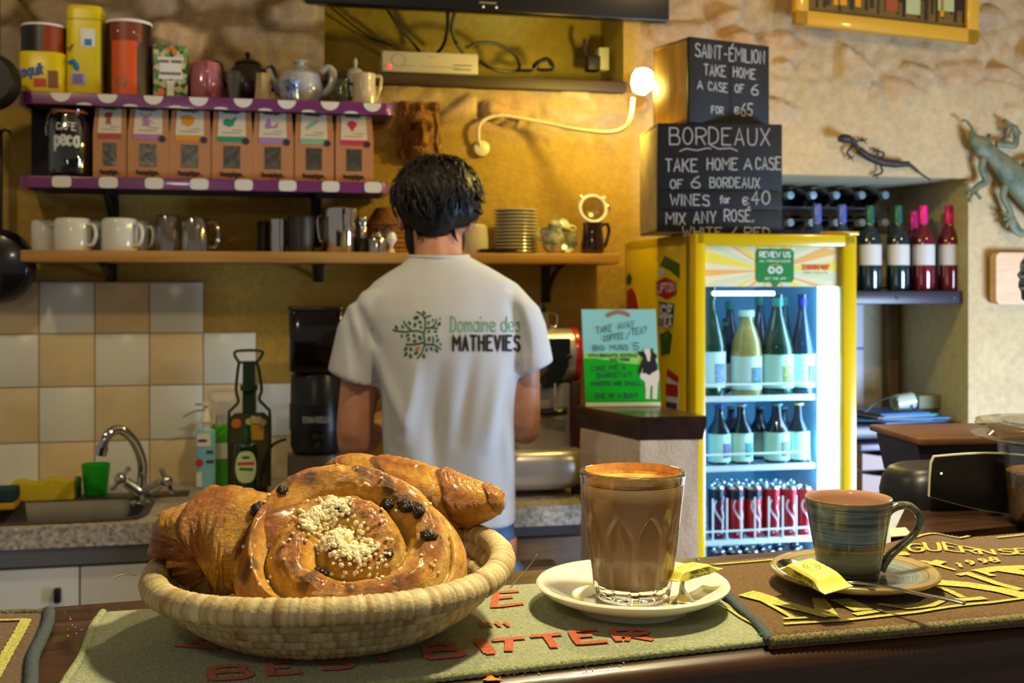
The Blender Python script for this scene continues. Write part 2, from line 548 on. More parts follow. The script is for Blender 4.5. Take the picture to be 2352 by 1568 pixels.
def build_wall():
 us = lines(U0, U1, [REC[0], REC[1], NIC[0], NIC[1]], 0.013)
 zs = lines(0.3, Z1, [REC[2], NIC[2], NIC[3]], 0.0125)
 zs = [Z0] + zs
 mb = MB(); col = []
 idx = {}
 def hole(u, z):
  return (REC[0] < u < REC[1] and z > REC[2]) or (NIC[0] < u < NIC[1] and NIC[2] < z < NIC[3])
 for j, z in enumerate(zs):
  for i, u in enumerate(us):
   w = WALL.w((u, 0, z)); px, py = proj(w)
   s, m, hsh = stone_at(u, z, px, py)
   pl = n3(u * 2.2, z * 2.2, 4) * 0.006 + n3(u * 9, z * 9, 2) * 0.0022 + n3(u * 30, z * 30, 5) * 0.0008
   rough = n3(u * 20, z * 24, 6) * 0.011 + n3(u * 48, z * 48, 8) * 0.005
   h = pl + s * (0.018 + 0.030 * hsh + (0.016 if px > 1480 else 0)) + m * rough
   eu = min(abs(u - REC[0]), abs(u - REC[1])) if z > REC[2] - .02 else 1
   ez = abs(z - REC[2]) if REC[0] - .02 < u < REC[1] + .02 else 1
   fn = min(abs(u - NIC[0]), abs(u - NIC[1])) if NIC[2] - .02 < z < NIC[3] + .02 else 1
   fz = min(abs(z - NIC[2]), abs(z - NIC[3])) if NIC[0] - .02 < u < NIC[1] + .02 else 1
   h *= sstep(0, 0.03, min(eu, ez, fn, fz))
   mb.v.append((u, -h, z))
   ochre = 1 - sstep(1440, 1500, px)
   base = Vector((0.54, 0.395, 0.215)).lerp(Vector((0.46, 0.29, 0.055)), ochre)
   if s > 0 or m > 0:
    st = [(0.56, 0.40, 0.25), (0.66, 0.46, 0.27), (0.42, 0.32, 0.22), (0.60, 0.36, 0.19)][int(hsh * 3.99)]
    joint = Vector((0.17, 0.115, 0.05)) if px < 760 else (Vector((0.46, 0.33, 0.14)) if px < 1480 else base * 0.92)
    c = base.lerp(joint.lerp((Vector(st) * 0.86).lerp(base * .9, .3 if px > 1480 else 0), s), m)
   else:
    c = base
   c = c * (1 + 0.10 * n3(u * 7, z * 7, 11) + 0.07 * n3(u * 21, z * 21, 12) * (1 + m))
   col.append((c.x, c.y, c.z))
   idx[i, j] = len(mb.v) - 1
 for j in range(len(zs) - 1):
  for i in range(len(us) - 1):
   if not hole((us[i] + us[i + 1]) / 2, (zs[j] + zs[j + 1]) / 2):
    mb.f.append((idx[i, j], idx[i + 1, j], idx[i + 1, j + 1], idx[i, j + 1])); mb.mi.append(0)
 def quad(a, b, c, d, k):
  n0 = len(mb.v); mb.v += [a, b, c, d]; mb.f.append((n0, n0 + 1, n0 + 2, n0 + 3)); mb.mi.append(0); col.extend([k] * 4)
 def recess(r, dep, k, top):
  u0, u1, z0, z1 = r
  quad((u0, dep, z0), (u1, dep, z0), (u1, dep, z1), (u0, dep, z1), k)
  quad((u0, 0, z0), (u0, dep, z0), (u0, dep, z1), (u0, 0, z1), k)
  quad((u1, 0, z0), (u1, dep, z0), (u1, dep, z1), (u1, 0, z1), k)
  quad((u0, 0, z0), (u1, 0, z0), (u1, dep, z0), (u0, dep, z0), k)
  if top: quad((u0, 0, z1), (u1, 0, z1), (u1, dep, z1), (u0, dep, z1), k)
 recess(REC, 0.26, (0.40, 0.30, 0.05), False)
 recess(NIC, 0.45, (0.52, 0.47, 0.33), True)
 n = NT('lime_plaster')
 c, _ = n.attr('tint')
 f = n.noise(38, 5, 0.6)
 n.base(n.mix(0.3, c, n.mix(1.0, c, n.ramp(f, [(0.30, '#b5a68c'), (0.62, '#ffffff')]), 'MULTIPLY')))
 n.b.inputs['Roughness'].default_value = 0.93
 n.b.inputs['Specular IOR Level'].default_value = 0.2
 n.bump(n.noise(60, 6, 0.7), 0.6, 0.011)
 o = struct('wall_back', mb, n.mat, cols={'tint': col}, angle=179)
 o.location = WALL.o; o.rotation_euler = (0, 0, TW)
 return o
build_wall()

fl = MB(); fl.box((0.4, 1.6, -0.05), (7, 6.6, 0.1))
struct('floor', fl, M('floor_tile', '#6b5a48', 0.6, var=0.2))
cl = MB(); cl.box((0.4, 1.6, 2.69), (7, 6.6, 0.1))
struct('ceiling', cl, M('ceiling_paint', '#d8c7a4', 0.9))

# tiles over the sink
def build_tiles():
 ua, ub = wu(91), wu(588)
 cw = (ub - ua) / 4
 zt = [wz(300, y) for y in (647, 765, 885, 1010, 1133)]
 mb = MB(); g = 0.0035
 ends = [4, 5, 6, 6]
 for r in range(4):
  for c in range(-3, ends[r]):
   u = ua + (c - 0.0) * cw
   i = c - 1
   x0, x1 = ua + (c - 1) * cw, ua + c * cw
   white = (c + r) % 2 == 1
   mb.box(((x0 + x1) / 2, -0.006, (zt[r] + zt[r + 1]) / 2), (cw - g, 0.012, zt[r] - zt[r + 1] - g), 0.002, 0 if white else 1)
  x0, x1 = ua - 4 * cw, ua + (ends[r] - 1) * cw
  mb.box(((x0 + x1) / 2, -0.004, (zt[r] + zt[r + 1]) / 2), (x1 - x0, 0.0082, zt[r] - zt[r + 1]), 0, 2)
 n = NT('cream_tile'); f = n.noise(9, 4, 0.6)
 n.base(n.ramp(f, [(0.3, '#d2b98a'), (0.7, '#e0cba0')])); n.b.inputs['Roughness'].default_value = 0.35
 o = struct('trim_tile_splashback', mb, [M('white_tile', '#dcdcd0', 0.22), n.mat, M('grout', '#a89878', 0.9)])
 o.location = WALL.o; o.rotation_euler = (0, 0, TW)
build_tiles()

# ================================================================== BAR COUNTER
TC = R(17)
C0 = CP(1700, 1512)                                    # a point on the front edge of the top
CNT = Frame((C0.x, C0.y, 0), TC)
def cl_(px, py, h=0.0):
 return CNT.inv @ CP(px, py, h)
M_TOP = M_wood('dark_varnished_wood', '#22140b', '#4a2e19', (1.5, 22, 22), 0.34, 0.25, 3.5)
def build_counter():
 t = thing('bar_counter', 'long dark varnished wooden bar counter under the towels and basket', 'counter', CNT.o, TC)
 yb = cl_(1200, 1311).y
 xs = cl_(2046, 1232).x
 def sec(dep):
  p = [(0.012, ZC)] + [(0.012 + -0.012 * math.sin(PI / 2 * k / 5) , ZC - 0.012 + 0.012 * math.cos(PI / 2 * k / 5)) for k in range(1, 6)]
  return p + [(0.0, ZC - 0.05), (dep, ZC - 0.05), (dep, ZC)]
 mb = MB()
 for x0, x1, dep in ((-1.6, 1.9, yb),):
  mb.loft([[(x, a, b) for a, b in sec(dep)] for x in (x0, x1)])
 mb.build('counter_top', M_TOP, t)
 mb = MB()
 pts = [CNT.inv @ CP(*q) for q in ((2046, 1234), (2104, 1112), (2700, 1085), (2900, 1150))]
 mb.plate([(q.x, q.y) for q in pts], ZC - 0.045, ZC - 0.0005)
 mb.build('side_leaf', M_TOP, t)
 mb = MB()
 mb.box((0.15, 0.035, (ZC - 0.05) / 2), (3.4, 0.03, ZC - 0.052), 0.002)
 mb.build('front_panel', M_wood('dark_panel', '#21150e', '#3a281b', (1.5, 20, 20), 0.5), t)
 mb = MB(); mb.box((0.15, yb - 0.03, (ZC - 0.05) / 2), (3.4, 0.03, ZC - 0.052), 0.002)
 mb.build('back_panel', M_wood('dark_panel', '#21150e', '#3a281b'), t)
 return t, yb
COUNTER, YB = build_counter()

# ------------------------------------------------------------------ towels on the counter
def terry(name, a, b):
 n = NT(name)
 f = n.noise(420, 4, 0.7)
 n.base(n.ramp(f, [(0.33, a), (0.62, b)]))
 n.b.inputs['Roughness'].default_value = 0.95
 n.b.inputs['Specular IOR Level'].default_value = 0.1
 n.b.inputs['Sheen Weight'].default_value = 0.3
 n.bump(n.noise(520, 3, 0.7), 0.9, 0.004)
 return n.mat
class Towel:
 def __init__(s, corners, base_h, amp, seed, thick=0.0045):
  s.c = [CNT.inv @ Vector(c) for c in corners]      # bottom-left, bottom-right, top-right, top-left
  s.h = base_h; s.amp = amp; s.seed = seed; s.th = thick
  s.bumps = []
 def p(s, u, v, lift=0.0):
  a = s.c[0].lerp(s.c[1], u); b = s.c[3].lerp(s.c[2], u)
  q = a.lerp(b, v)
  q.x += 0.004 * n3(v * 3, s.seed, u * 5) * 1.0
  e = min(u, 1 - u, v * 0.5, (1 - v) * 0.5)
  edge = sstep(-0.006, 0.012, e)
  z = s.h + s.th * edge + s.amp * max(0, n3(q.x * 9, q.y * 9, s.seed)) * sstep(0, 0.06, min(u, 1 - u, v, 1 - v) + 0.02)
  for (bu, bv, ru, rv, hh) in s.bumps:
   r2 = ((u - bu) / ru) ** 2 + ((v - bv) / rv) ** 2
   z += hh * math.exp(-r2 * 1.5)
  return Vector((q.x, q.y, ZC + z + lift))
 def mesh(s, nu=110, nv=60):
  mb = MB()
  mb.grid(nu, nv, lambda u, v: s.p(u, v))
  n0 = len(mb.v)
  mb.grid(1, 1, lambda u, v: Vector((s.p(u, v).x, s.p(u, v).y, ZC + 0.0006)))
  # skirt down to the counter
  ring = [(k / nu, 0) for k in range(nu)] + [(1, k / nv) for k in range(nv)] + [(1 - k / nu, 1) for k in range(nu)] + [(0, 1 - k / nv) for k in range(nv)]
  top = [s.p(*r) for r in ring]; bot = [Vector((p.x, p.y, ZC + 0.0004)) for p in top]
  m = len(ring)
  mb.add(top + bot, [(i, (i + 1) % m, (i + 1) % m + m, i + m) for i in range(m)])
  return mb
 def hem(s, side, w=0.0032, rope=True):
  pts = []
  n = 160
  for k in range(n + 1):
   t = k / n
   u, v = {'b': (t, 0.003), 't': (t, 0.997), 'l': (0.002, t), 'r': (0.998, t)}[side]
   p = s.p(u, v); p.z = max(ZC + s.h * 0.5 + w * 1.02, p.z - 0.001)
   pts.append(p)
  mb = MB()
  rad = [w * (1 + (0.16 if k % 2 else -0.1)) for k in range(n + 1)] if rope else w
  mb.tube(pts, rad, 8)
  return mb
 def letters(s, mb, strokes, w, step=0.01, lift=0.0009, caps=6):
  ribbons(mb, strokes, w, lambda a, b: s.p(a, b, lift), step=step, caps=caps)
GREEN = Towel([CP(98, 1652, .004), CP(1792, 1466, .004), CP(1560, 1316, .004), CP(234, 1402, .004)], 0, 0.003, 2.0)
def build_green():
 t = thing('bar_towel', 'pale green terry bar towel with orange lettering under the basket', 'towel', CNT.o, TC)
 GREEN.mesh().build('cloth', terry('green_terry', '#8d936e', '#bfc49a'), t, angle=179)
 hm = terry('green_hem', '#98a26c', '#c3c894')
 for sd in 'blr': GREEN.hem(sd, 0.0027).build('hem', hm, t, angle=179)
 g = GREEN
 # find towel coordinates of pixels by search
 def uv(px, py):
  best = None
  q = cl_(px, py, 0.005)
  u = v = 0.5
  for _ in range(40):
   p = g.p(u, v); e = Vector((q.x - p.x, q.y - p.y))
   pu = g.p(u + 1e-3, v) - p; pv = g.p(u, v + 1e-3) - p
   det = pu.x * pv.y - pu.y * pv.x
   u += (e.x * pv.y - e.y * pv.x) / det * 1e-3; v += (pu.x * e.y - pu.y * e.x) / det * 1e-3
  return u, v
 def slab(tl, tr, br, bl, ch, w):
  """A heavy slab letter filling the quad given by four pixels."""
  A = [Vector(uv(*q)) for q in (bl, br, tr, tl)]
  out = []
  for st in glyph(ch):
   st = [(a / max(GW.get(ch, 6), 1), b / 9) for a, b in st]
   q = []
   for a, b in zip(st, st[1:]):
    for k in range(4): q.append((a[0] + (b[0] - a[0]) * k / 4, a[1] + (b[1] - a[1]) * k / 4))
   q.append(st[-1])
   out.append([tuple((A[0].lerp(A[1], x).lerp(A[3].lerp(A[2], x), y))) for x, y in q])
  return out
 mb = MB()
 # aspect: u runs along ~0.55 m, v across ~0.2 m, so pens are laid in metres
 L = [('B', (485, 1533, 566, 1527, 572, 1556, 486, 1562)), ('E', (618, 1524, 680, 1518, 694, 1545, 622, 1550)), ('S', (728, 1513, 800, 1508, 806, 1533, 742, 1540)),
   ('T', (846, 1503, 912, 1497, 890, 1520, 872, 1522)), ('B', (975, 1485, 1040, 1478, 1064, 1508, 985, 1516)), ('T', (1130, 1472, 1206, 1466, 1170, 1496, 1166, 1498)),
   ('T', (1218, 1463, 1290, 1458, 1276, 1488, 1272, 1490)), ('E', (1313, 1452, 1372, 1447, 1397, 1474, 1330, 1480)), ('R', (1404, 1450, 1470, 1446, 1500, 1470, 1424, 1474)),
   ('E', (1140, 1366, 1192, 1362, 1202, 1390, 1134, 1398))]
 cnt = [0]
 def pen(mb_, pts, w0, w1=None):
  """Flat letter stroke on the cloth; every stroke a hair above the one before."""
  w1 = w0 if w1 is None else w1
  cnt[0] += 1; off = Vector((0, 0, 2.5e-5 * (cnt[0] % 20)))
  n_ = len(pts); A = []; B = []
  for i in range(n_):
   d = pts[min(n_ - 1, i + 1)] - pts[max(0, i - 1)]
   nn = Vector((-d.y, d.x, 0)).normalized() * ((w0 + (w1 - w0) * i / max(1, n_ - 1)) / 2)
   A.append(pts[i] + nn + off); B.append(pts[i] - nn + off)
  mb_.add(A + B, [(i, n_ + i, n_ + i + 1, i + 1) for i in range(n_ - 1)])
 globals()['PEN'] = pen
 def flat_pen(strokes, w):
  for st in strokes:
   pen(mb, [g.p(u, v, 0.0010) for u, v in st], w)
 for ch, q in L:
  flat_pen(slab(q[0:2], q[2:4], q[4:6], q[6:8], ch, 0), 0.0058)
 flat_pen([[uv(1100, 1468), uv(1126, 1500)]], 0.009)            # the I between B and T
 flat_pen([[uv(1092, 1470), uv(1112, 1468)], [uv(1116, 1502), uv(1138, 1500)]], 0.004)
 flat_pen([[uv(1450, 1447), uv(1440, 1473)]], 0.004)
 flat_pen([[uv(400, 1482), uv(452, 1486), uv(505, 1490)], [uv(440, 1478), uv(470, 1468)], [uv(455, 1478), uv(500, 1484)]], 0.0055)
 for x in (1100, 1118, 1138, 1158): flat_pen([[uv(x, 1430), uv(x + 12, 1440)]], 0.003)
 mb.build('lettering', terry('orange_terry', '#c24a1e', '#ee7440'), t, angle=179)
 # frayed green thread at the corner
 mb = MB(); p0 = g.p(0.985, 0.03, 0.002)
 for k in range(3):
  mb.tube([p0 + Vector((-.004 * k, 0, 0)), p0 + Vector((.003 - .004 * k, -.004, .0015)), p0 + Vector((.006 - .005 * k, -.008, -.001))], 0.0006, 5)
 mb.build('loose_thread', M('thread', '#1f8a4a', 0.8), t)
 return t
build_green()

BROWN = Towel([CP(1768, 1462, .009), CP(2660, 1384, .009), CP(2440, 1212, .009), CP(1606, 1292, .009)], 0.0045, 0.005, 5.0)
BROWN.bumps = [(0.60, 0.97, 0.10, 0.25, 0.008)]
def towel_uv(g, px, py):
 q = cl_(px, py, g.h + 0.005); u = v = 0.5
 for _ in range(40):
  p = g.p(u, v); ex, ey = q.x - p.x, q.y - p.y
  pu = g.p(u + 1e-3, v) - p; pv = g.p(u, v + 1e-3) - p
  det = pu.x * pv.y - pu.y * pv.x
  u += (ex * pv.y - ey * pv.x) / det * 1e-3; v += (pu.x * ey - pu.y * ex) / det * 1e-3
 return u, v
def build_brown():
 g = BROWN
 t = thing('bar_towel', 'brown terry bar towel with big yellow letters under the stoneware saucer', 'towel', CNT.o, TC)
 g.mesh(130, 60).build('cloth', terry('brown_terry', '#50370f', '#876027'), t, angle=179)
 hm = terry('brown_hem', '#3f3a22', '#a79a5c')
 g.hem('b', 0.0034).build('hem', hm, t, angle=179)
 g.hem('t', 0.0028).build('hem', terry('brown_hem_back', '#5c4726', '#957a48'), t, angle=179)
 g.hem('l', 0.0036).build('hem', M('slate_binding', '#4a5258', 0.9, bump=0.5, bscale=500), t, angle=179)
 mb = MB(); lift = 0.0011
 def P(px, py):
  return g.p(*towel_uv(g, px, py), lift)
 def poly(*pts):
  q = [P(*p) for p in pts]
  # subdivided outline filled as a fan of short strips
  c = sum(q, Vector()) / len(q)
  mb.add(q, [tuple(range(len(q)))])
 def strip(path, w):
  pts = []
  for a, b in zip(path, path[1:]):
   for k in range(10): pts.append((a[0] + (b[0] - a[0]) * k / 10, a[1] + (b[1] - a[1]) * k / 10))
  pts.append(path[-1])
  PEN(mb, [P(*p) for p in pts], *(w if isinstance(w, tuple) else (w,)))
 # N
 strip([(1722, 1366), (1800, 1388), (1905, 1418)], (0.020, 0.010))
 strip([(1740, 1375), (1790, 1402), (1828, 1424)], 0.0045)
 strip([(1800, 1424), (1855, 1420)], 0.004)
 strip([(1880, 1376), (1902, 1418)], (0.010, 0.016))
 strip([(1700, 1370), (1735, 1360)], 0.004)
 # I and J feet
 strip([(1930, 1378), (1960, 1392), (1985, 1404)], 0.017)
 strip([(1962, 1412), (2025, 1402)], 0.007)
 strip([(2016, 1388), (2080, 1396), (2130, 1390), (2160, 1374)], (0.006, 0.016))
 # N
 strip([(2150, 1338), (2225, 1344), (2300, 1356), (2380, 1376), (2440, 1388)], (0.017, 0.016))
 strip([(2148, 1347), (2180, 1358), (2212, 1374)], 0.006)
 strip([(2200, 1381), (2262, 1374)], 0.0075)
 strip([(2225, 1320), (2290, 1342), (2345, 1356)], 0.0085)
 strip([(2200, 1322), (2230, 1317)], 0.006)
 # T
 strip([(2244, 1315), (2300, 1306), (2360, 1304), (2430, 1298)], (0.013, 0.013))
 strip([(2250, 1314), (2282, 1326)], 0.006)
 strip([(2300, 1310), (2360, 1322), (2430, 1344)], 0.016)
 # K tail
 strip([(2078, 1290), (2130, 1294), (2195, 1311)], (0.009, 0.004))
 strip([(2140, 1300), (2162, 1292)], 0.010)
 strip([(2066, 1274), (2076, 1281)], 0.012)
 # border line
 strip([(1800, 1438), (1940, 1426), (2100, 1408), (2240, 1390), (2420, 1366)], 0.0042)
 strip([(1640, 1298), (1760, 1288), (1870, 1276)], 0.0034)
 strip([(2090, 1256), (2150, 1248), (2205, 1244), (2240, 1228)], 0.0034)
 strip([(2290, 1236), (2420, 1222)], 0.0034)
 strip([(1665, 1380), (1700, 1404), (1748, 1430)], 0.0026)
 # small words on the far side
 for i, (ch, x, y) in enumerate(zip('GUERNSEY', (2083, 2122, 2166, 2204, 2246, 2292, 2330, 2368), (1270, 1269, 1267, 1268, 1269, 1268, 1267, 1266))):
  k = 34 / 6.4
  for st in glyph(ch):
   strip([(x + a * k + (9 - b) * 0.9, y - (b - 4.5) * 1.35) for a, b in st], 0.0034)
 for ch, x, y in zip('1998', (2192, 2214, 2244, 2270), (1300, 1294, 1290, 1287)):
  for st in glyph(ch):
   strip([(x + a * 3.2 + (9 - b) * 0.7, y - (b - 4.5) * 1.05) for a, b in st], 0.0030)
 mb.build('lettering', terry('yellow_terry', '#b9b238', '#efe66a'), t, angle=179)
build_brown()

CORNER = Towel([CP(-330, 1640, .004), CP(44, 1640, .004), CP(112, 1405, .004), CP(-120, 1414, .004)], 0, 0.003, 8.0)
def build_corner():
 g = CORNER
 t = thing('bar_towel', 'corner of a brown bar towel with blue-grey edge left of the basket', 'towel', CNT.o, TC)
 g.mesh(60, 60).build('cloth', terry('brown_terry_b', '#4e3517', '#7d5a2c'), t, angle=179)
 g.hem('r', 0.0042).build('hem', M('slate_binding', '#4a5258', 0.9), t, angle=179)
 g.hem('t', 0.0034).build('hem', terry('brown_hem_c', '#4a4630', '#9a9368'), t, angle=179)
 mb = MB()
 def P(px, py): return g.p(*towel_uv(g, px, py), 0.0011)
 for path, w in (([(-60, 1436), (0, 1431), (64, 1426)], 0.004), ([(60, 1427), (42, 1462), (20, 1500), (-15, 1560)], 0.0078)):
  q = []
  for a, b in zip(path, path[1:]):
   for k in range(12): q.append(P(a[0] + (b[0] - a[0]) * k / 12 + 1.2 * ((k % 3) - 1), a[1] + (b[1] - a[1]) * k / 12))
  q.append(P(*path[-1]))
  PEN(mb, q, w)
 mb.build('lettering', terry('yellow_terry_b', '#b9b238', '#efe66a'), t, angle=179)
build_corner()

# ================================================================== ON THE COUNTER
TOPZ = ZC + 0.0048
# ------------------------------------------------------------------ bread basket
def build_basket():
 c = Vector((-0.1265, 0.797, TOPZ))
 t = thing('bread_basket', 'round coiled straw basket holding the croissants and the pearl sugar swirl', 'basket', c)
 n = NT('straw')
 a, _ = n.attr('tint')
 st = n.noise(130, 4, 0.65, n.coord('Object', (1, 1, .35)))
 n.base(n.mix(0.4, a, n.mix(1.0, a, n.ramp(st, [(0.34, '#8c7038'), (0.6, '#ffffff')]), 'MULTIPLY')))
 n.b.inputs['Roughness'].default_value = 0.62
 n.bump(n.noise(300, 3, 0.7), 0.35, 0.002)
 straw = n.mat
 def wob(a): return 0.0035 * math.sin(a + 0.6) + 0.002 * math.sin(3 * a)
 def coil(mb, col, r, z, hw, hh, seed, tiltout, seg=300):
  rng = random.Random(seed)
  tone = []; k = 0
  while len(tone) < seg:
   cc = rng.choice([(0.72, 0.58, 0.30), (0.66, 0.51, 0.24), (0.76, 0.63, 0.36), (0.60, 0.44, 0.19), (0.70, 0.56, 0.28), (0.46, 0.30, 0.11) if rng.random() < 0.22 else (0.74, 0.6, 0.32)])
   tone += [cc] * rng.choice([1, 1, 2, 2, 3])
  n0 = len(mb.v); ns = 12; vs = []; fs = []
  for i in range(seg):
   a = 2 * PI * i / seg
   edge = 0.93 if tone[i] != tone[i - 1] else 1.0
   kk = edge * (1 + 0.035 * n3(i * 0.35, seed, z * 90))
   for j in range(ns):
    b = 2 * PI * j / ns
    lr = hw * math.cos(b) * kk; lz = hh * math.sin(b) * kk
    rr = r + lr * math.cos(tiltout) - lz * math.sin(tiltout); zz = z + lr * math.sin(tiltout) + lz * math.cos(tiltout)
    q = 1 + 0.012 * math.sin(2 * a + 0.5)
    vs.append((rr * q * math.cos(a), rr * q * math.sin(a), zz + wob(a) * (z / 0.048)))
    col.append(tone[i] if edge == 1 else tuple(x * 0.72 for x in tone[i]))
  for i in range(seg):
   i2 = (i + 1) % seg
   for j in range(ns):
    j2 = (j + 1) % ns
    fs.append((i * ns + j, i * ns + j2, i2 * ns + j2, i2 * ns + j))
  mb.add(vs, fs)
 prof = [(0.066, 0.0060), (0.0770, 0.0098), (0.0872, 0.0155), (0.0965, 0.0222), (0.1050, 0.0295), (0.1125, 0.0372)]
 mb = MB(); col = []
 for i, (r, z) in enumerate(prof):
  coil(mb, col, r, z, 0.0058, 0.0066, i + 1, -0.72)
 for i, r in enumerate((0.056, 0.0455, 0.035, 0.0245, 0.014, 0.005)):
  coil(mb, col, r, 0.0052, 0.0056, 0.0048, 20 + i, 0, 90)
 mb.build('coiled_body', straw, t, angle=179, cols={'tint': col})
 mb = MB(); col = []
 coil(mb, col, 0.1190, 0.0462, 0.0098, 0.0085, 40, -0.5, 420)
 mb.build('rim', straw, t, angle=179, cols={'tint': col})
 mb = MB()
 for p0, d1, d2 in (((-0.128, -0.03, 0.045), (-0.008, 0, 0.002), (-0.015, -0.002, -0.001)), ((0.125, -0.05, 0.042), (0.012, 0.002, 0.012), (0.018, 0, 0.022))):
  p = Vector(p0); mb.tube(bez(p, p + Vector(d1) * 0.6, p + Vector(d1), p + Vector(d2), 8), 0.00045, 5)
 mb.build('loose_straw', M('pale_straw', '#cdb878', 0.7), t)
 return c
BASKET = build_basket()

def crust_mat(name, rough=0.33, coat=0.25, bump=0.35, bscale=140):
 n = NT(name)
 a, _ = n.attr('tint')
 f = n.noise(160, 5, 0.62)
 n.base(n.mix(0.42, a, n.mix(1.0, a, n.ramp(f, [(0.34, '#9c6630'), (0.58, '#fff6e0')]), 'MULTIPLY')))
 n.b.inputs['Roughness'].default_value = rough
 n.b.inputs['Coat Weight'].default_value = coat
 n.b.inputs['Coat Roughness'].default_value = 0.22
 n.b.inputs['Subsurface Weight'].default_value = 0.0
 n.bump(n.noise(bscale, 6, 0.7, n.coord('Object', (1, 1, 2.6)), 1.4), min(1, bump * 1.3), 0.004)
 return n.mat
GOLD, BROWNC, DARK, CUST = Vector((0.76, 0.37, 0.025)), Vector((0.36, 0.11, 0.010)), Vector((0.055, 0.018, 0.008)), Vector((0.76, 0.46, 0.07))

def settle(mb, t):
 """Press a pastry into the bowl of the basket: nothing reaches through its coils."""
 prof = [(0, .0115), (.060, .0115), (.077, .0175), (.0872, .0235), (.0965, .0302), (.105, .0372), (.1125, .0452)]
 m = Matrix.LocRotScale(t.location, t.rotation_euler, None); inv = m.inverted(); out = []
 for v in mb.v:
  p = m @ Vector(v); r = math.hypot(p.x - BASKET.x, p.y - BASKET.y)
  z = prof[-1][1]
  for (r0, z0), (r1, z1) in zip(prof, prof[1:]):
   if r0 <= r <= r1: z = z0 + (z1 - z0) * (r - r0) / (r1 - r0)
  if r < .1125 and p.z < BASKET.z + z: p.z = BASKET.z + z
  elif r >= .1125 and p.z < BASKET.z + .056 and r < .15:
   k = .1085 / r; p.x = BASKET.x + (p.x - BASKET.x) * k; p.y = BASKET.y + (p.y - BASKET.y) * k; p.z = max(p.z, BASKET.z + .043)
  out.append(tuple(inv @ p))
 mb.v = out
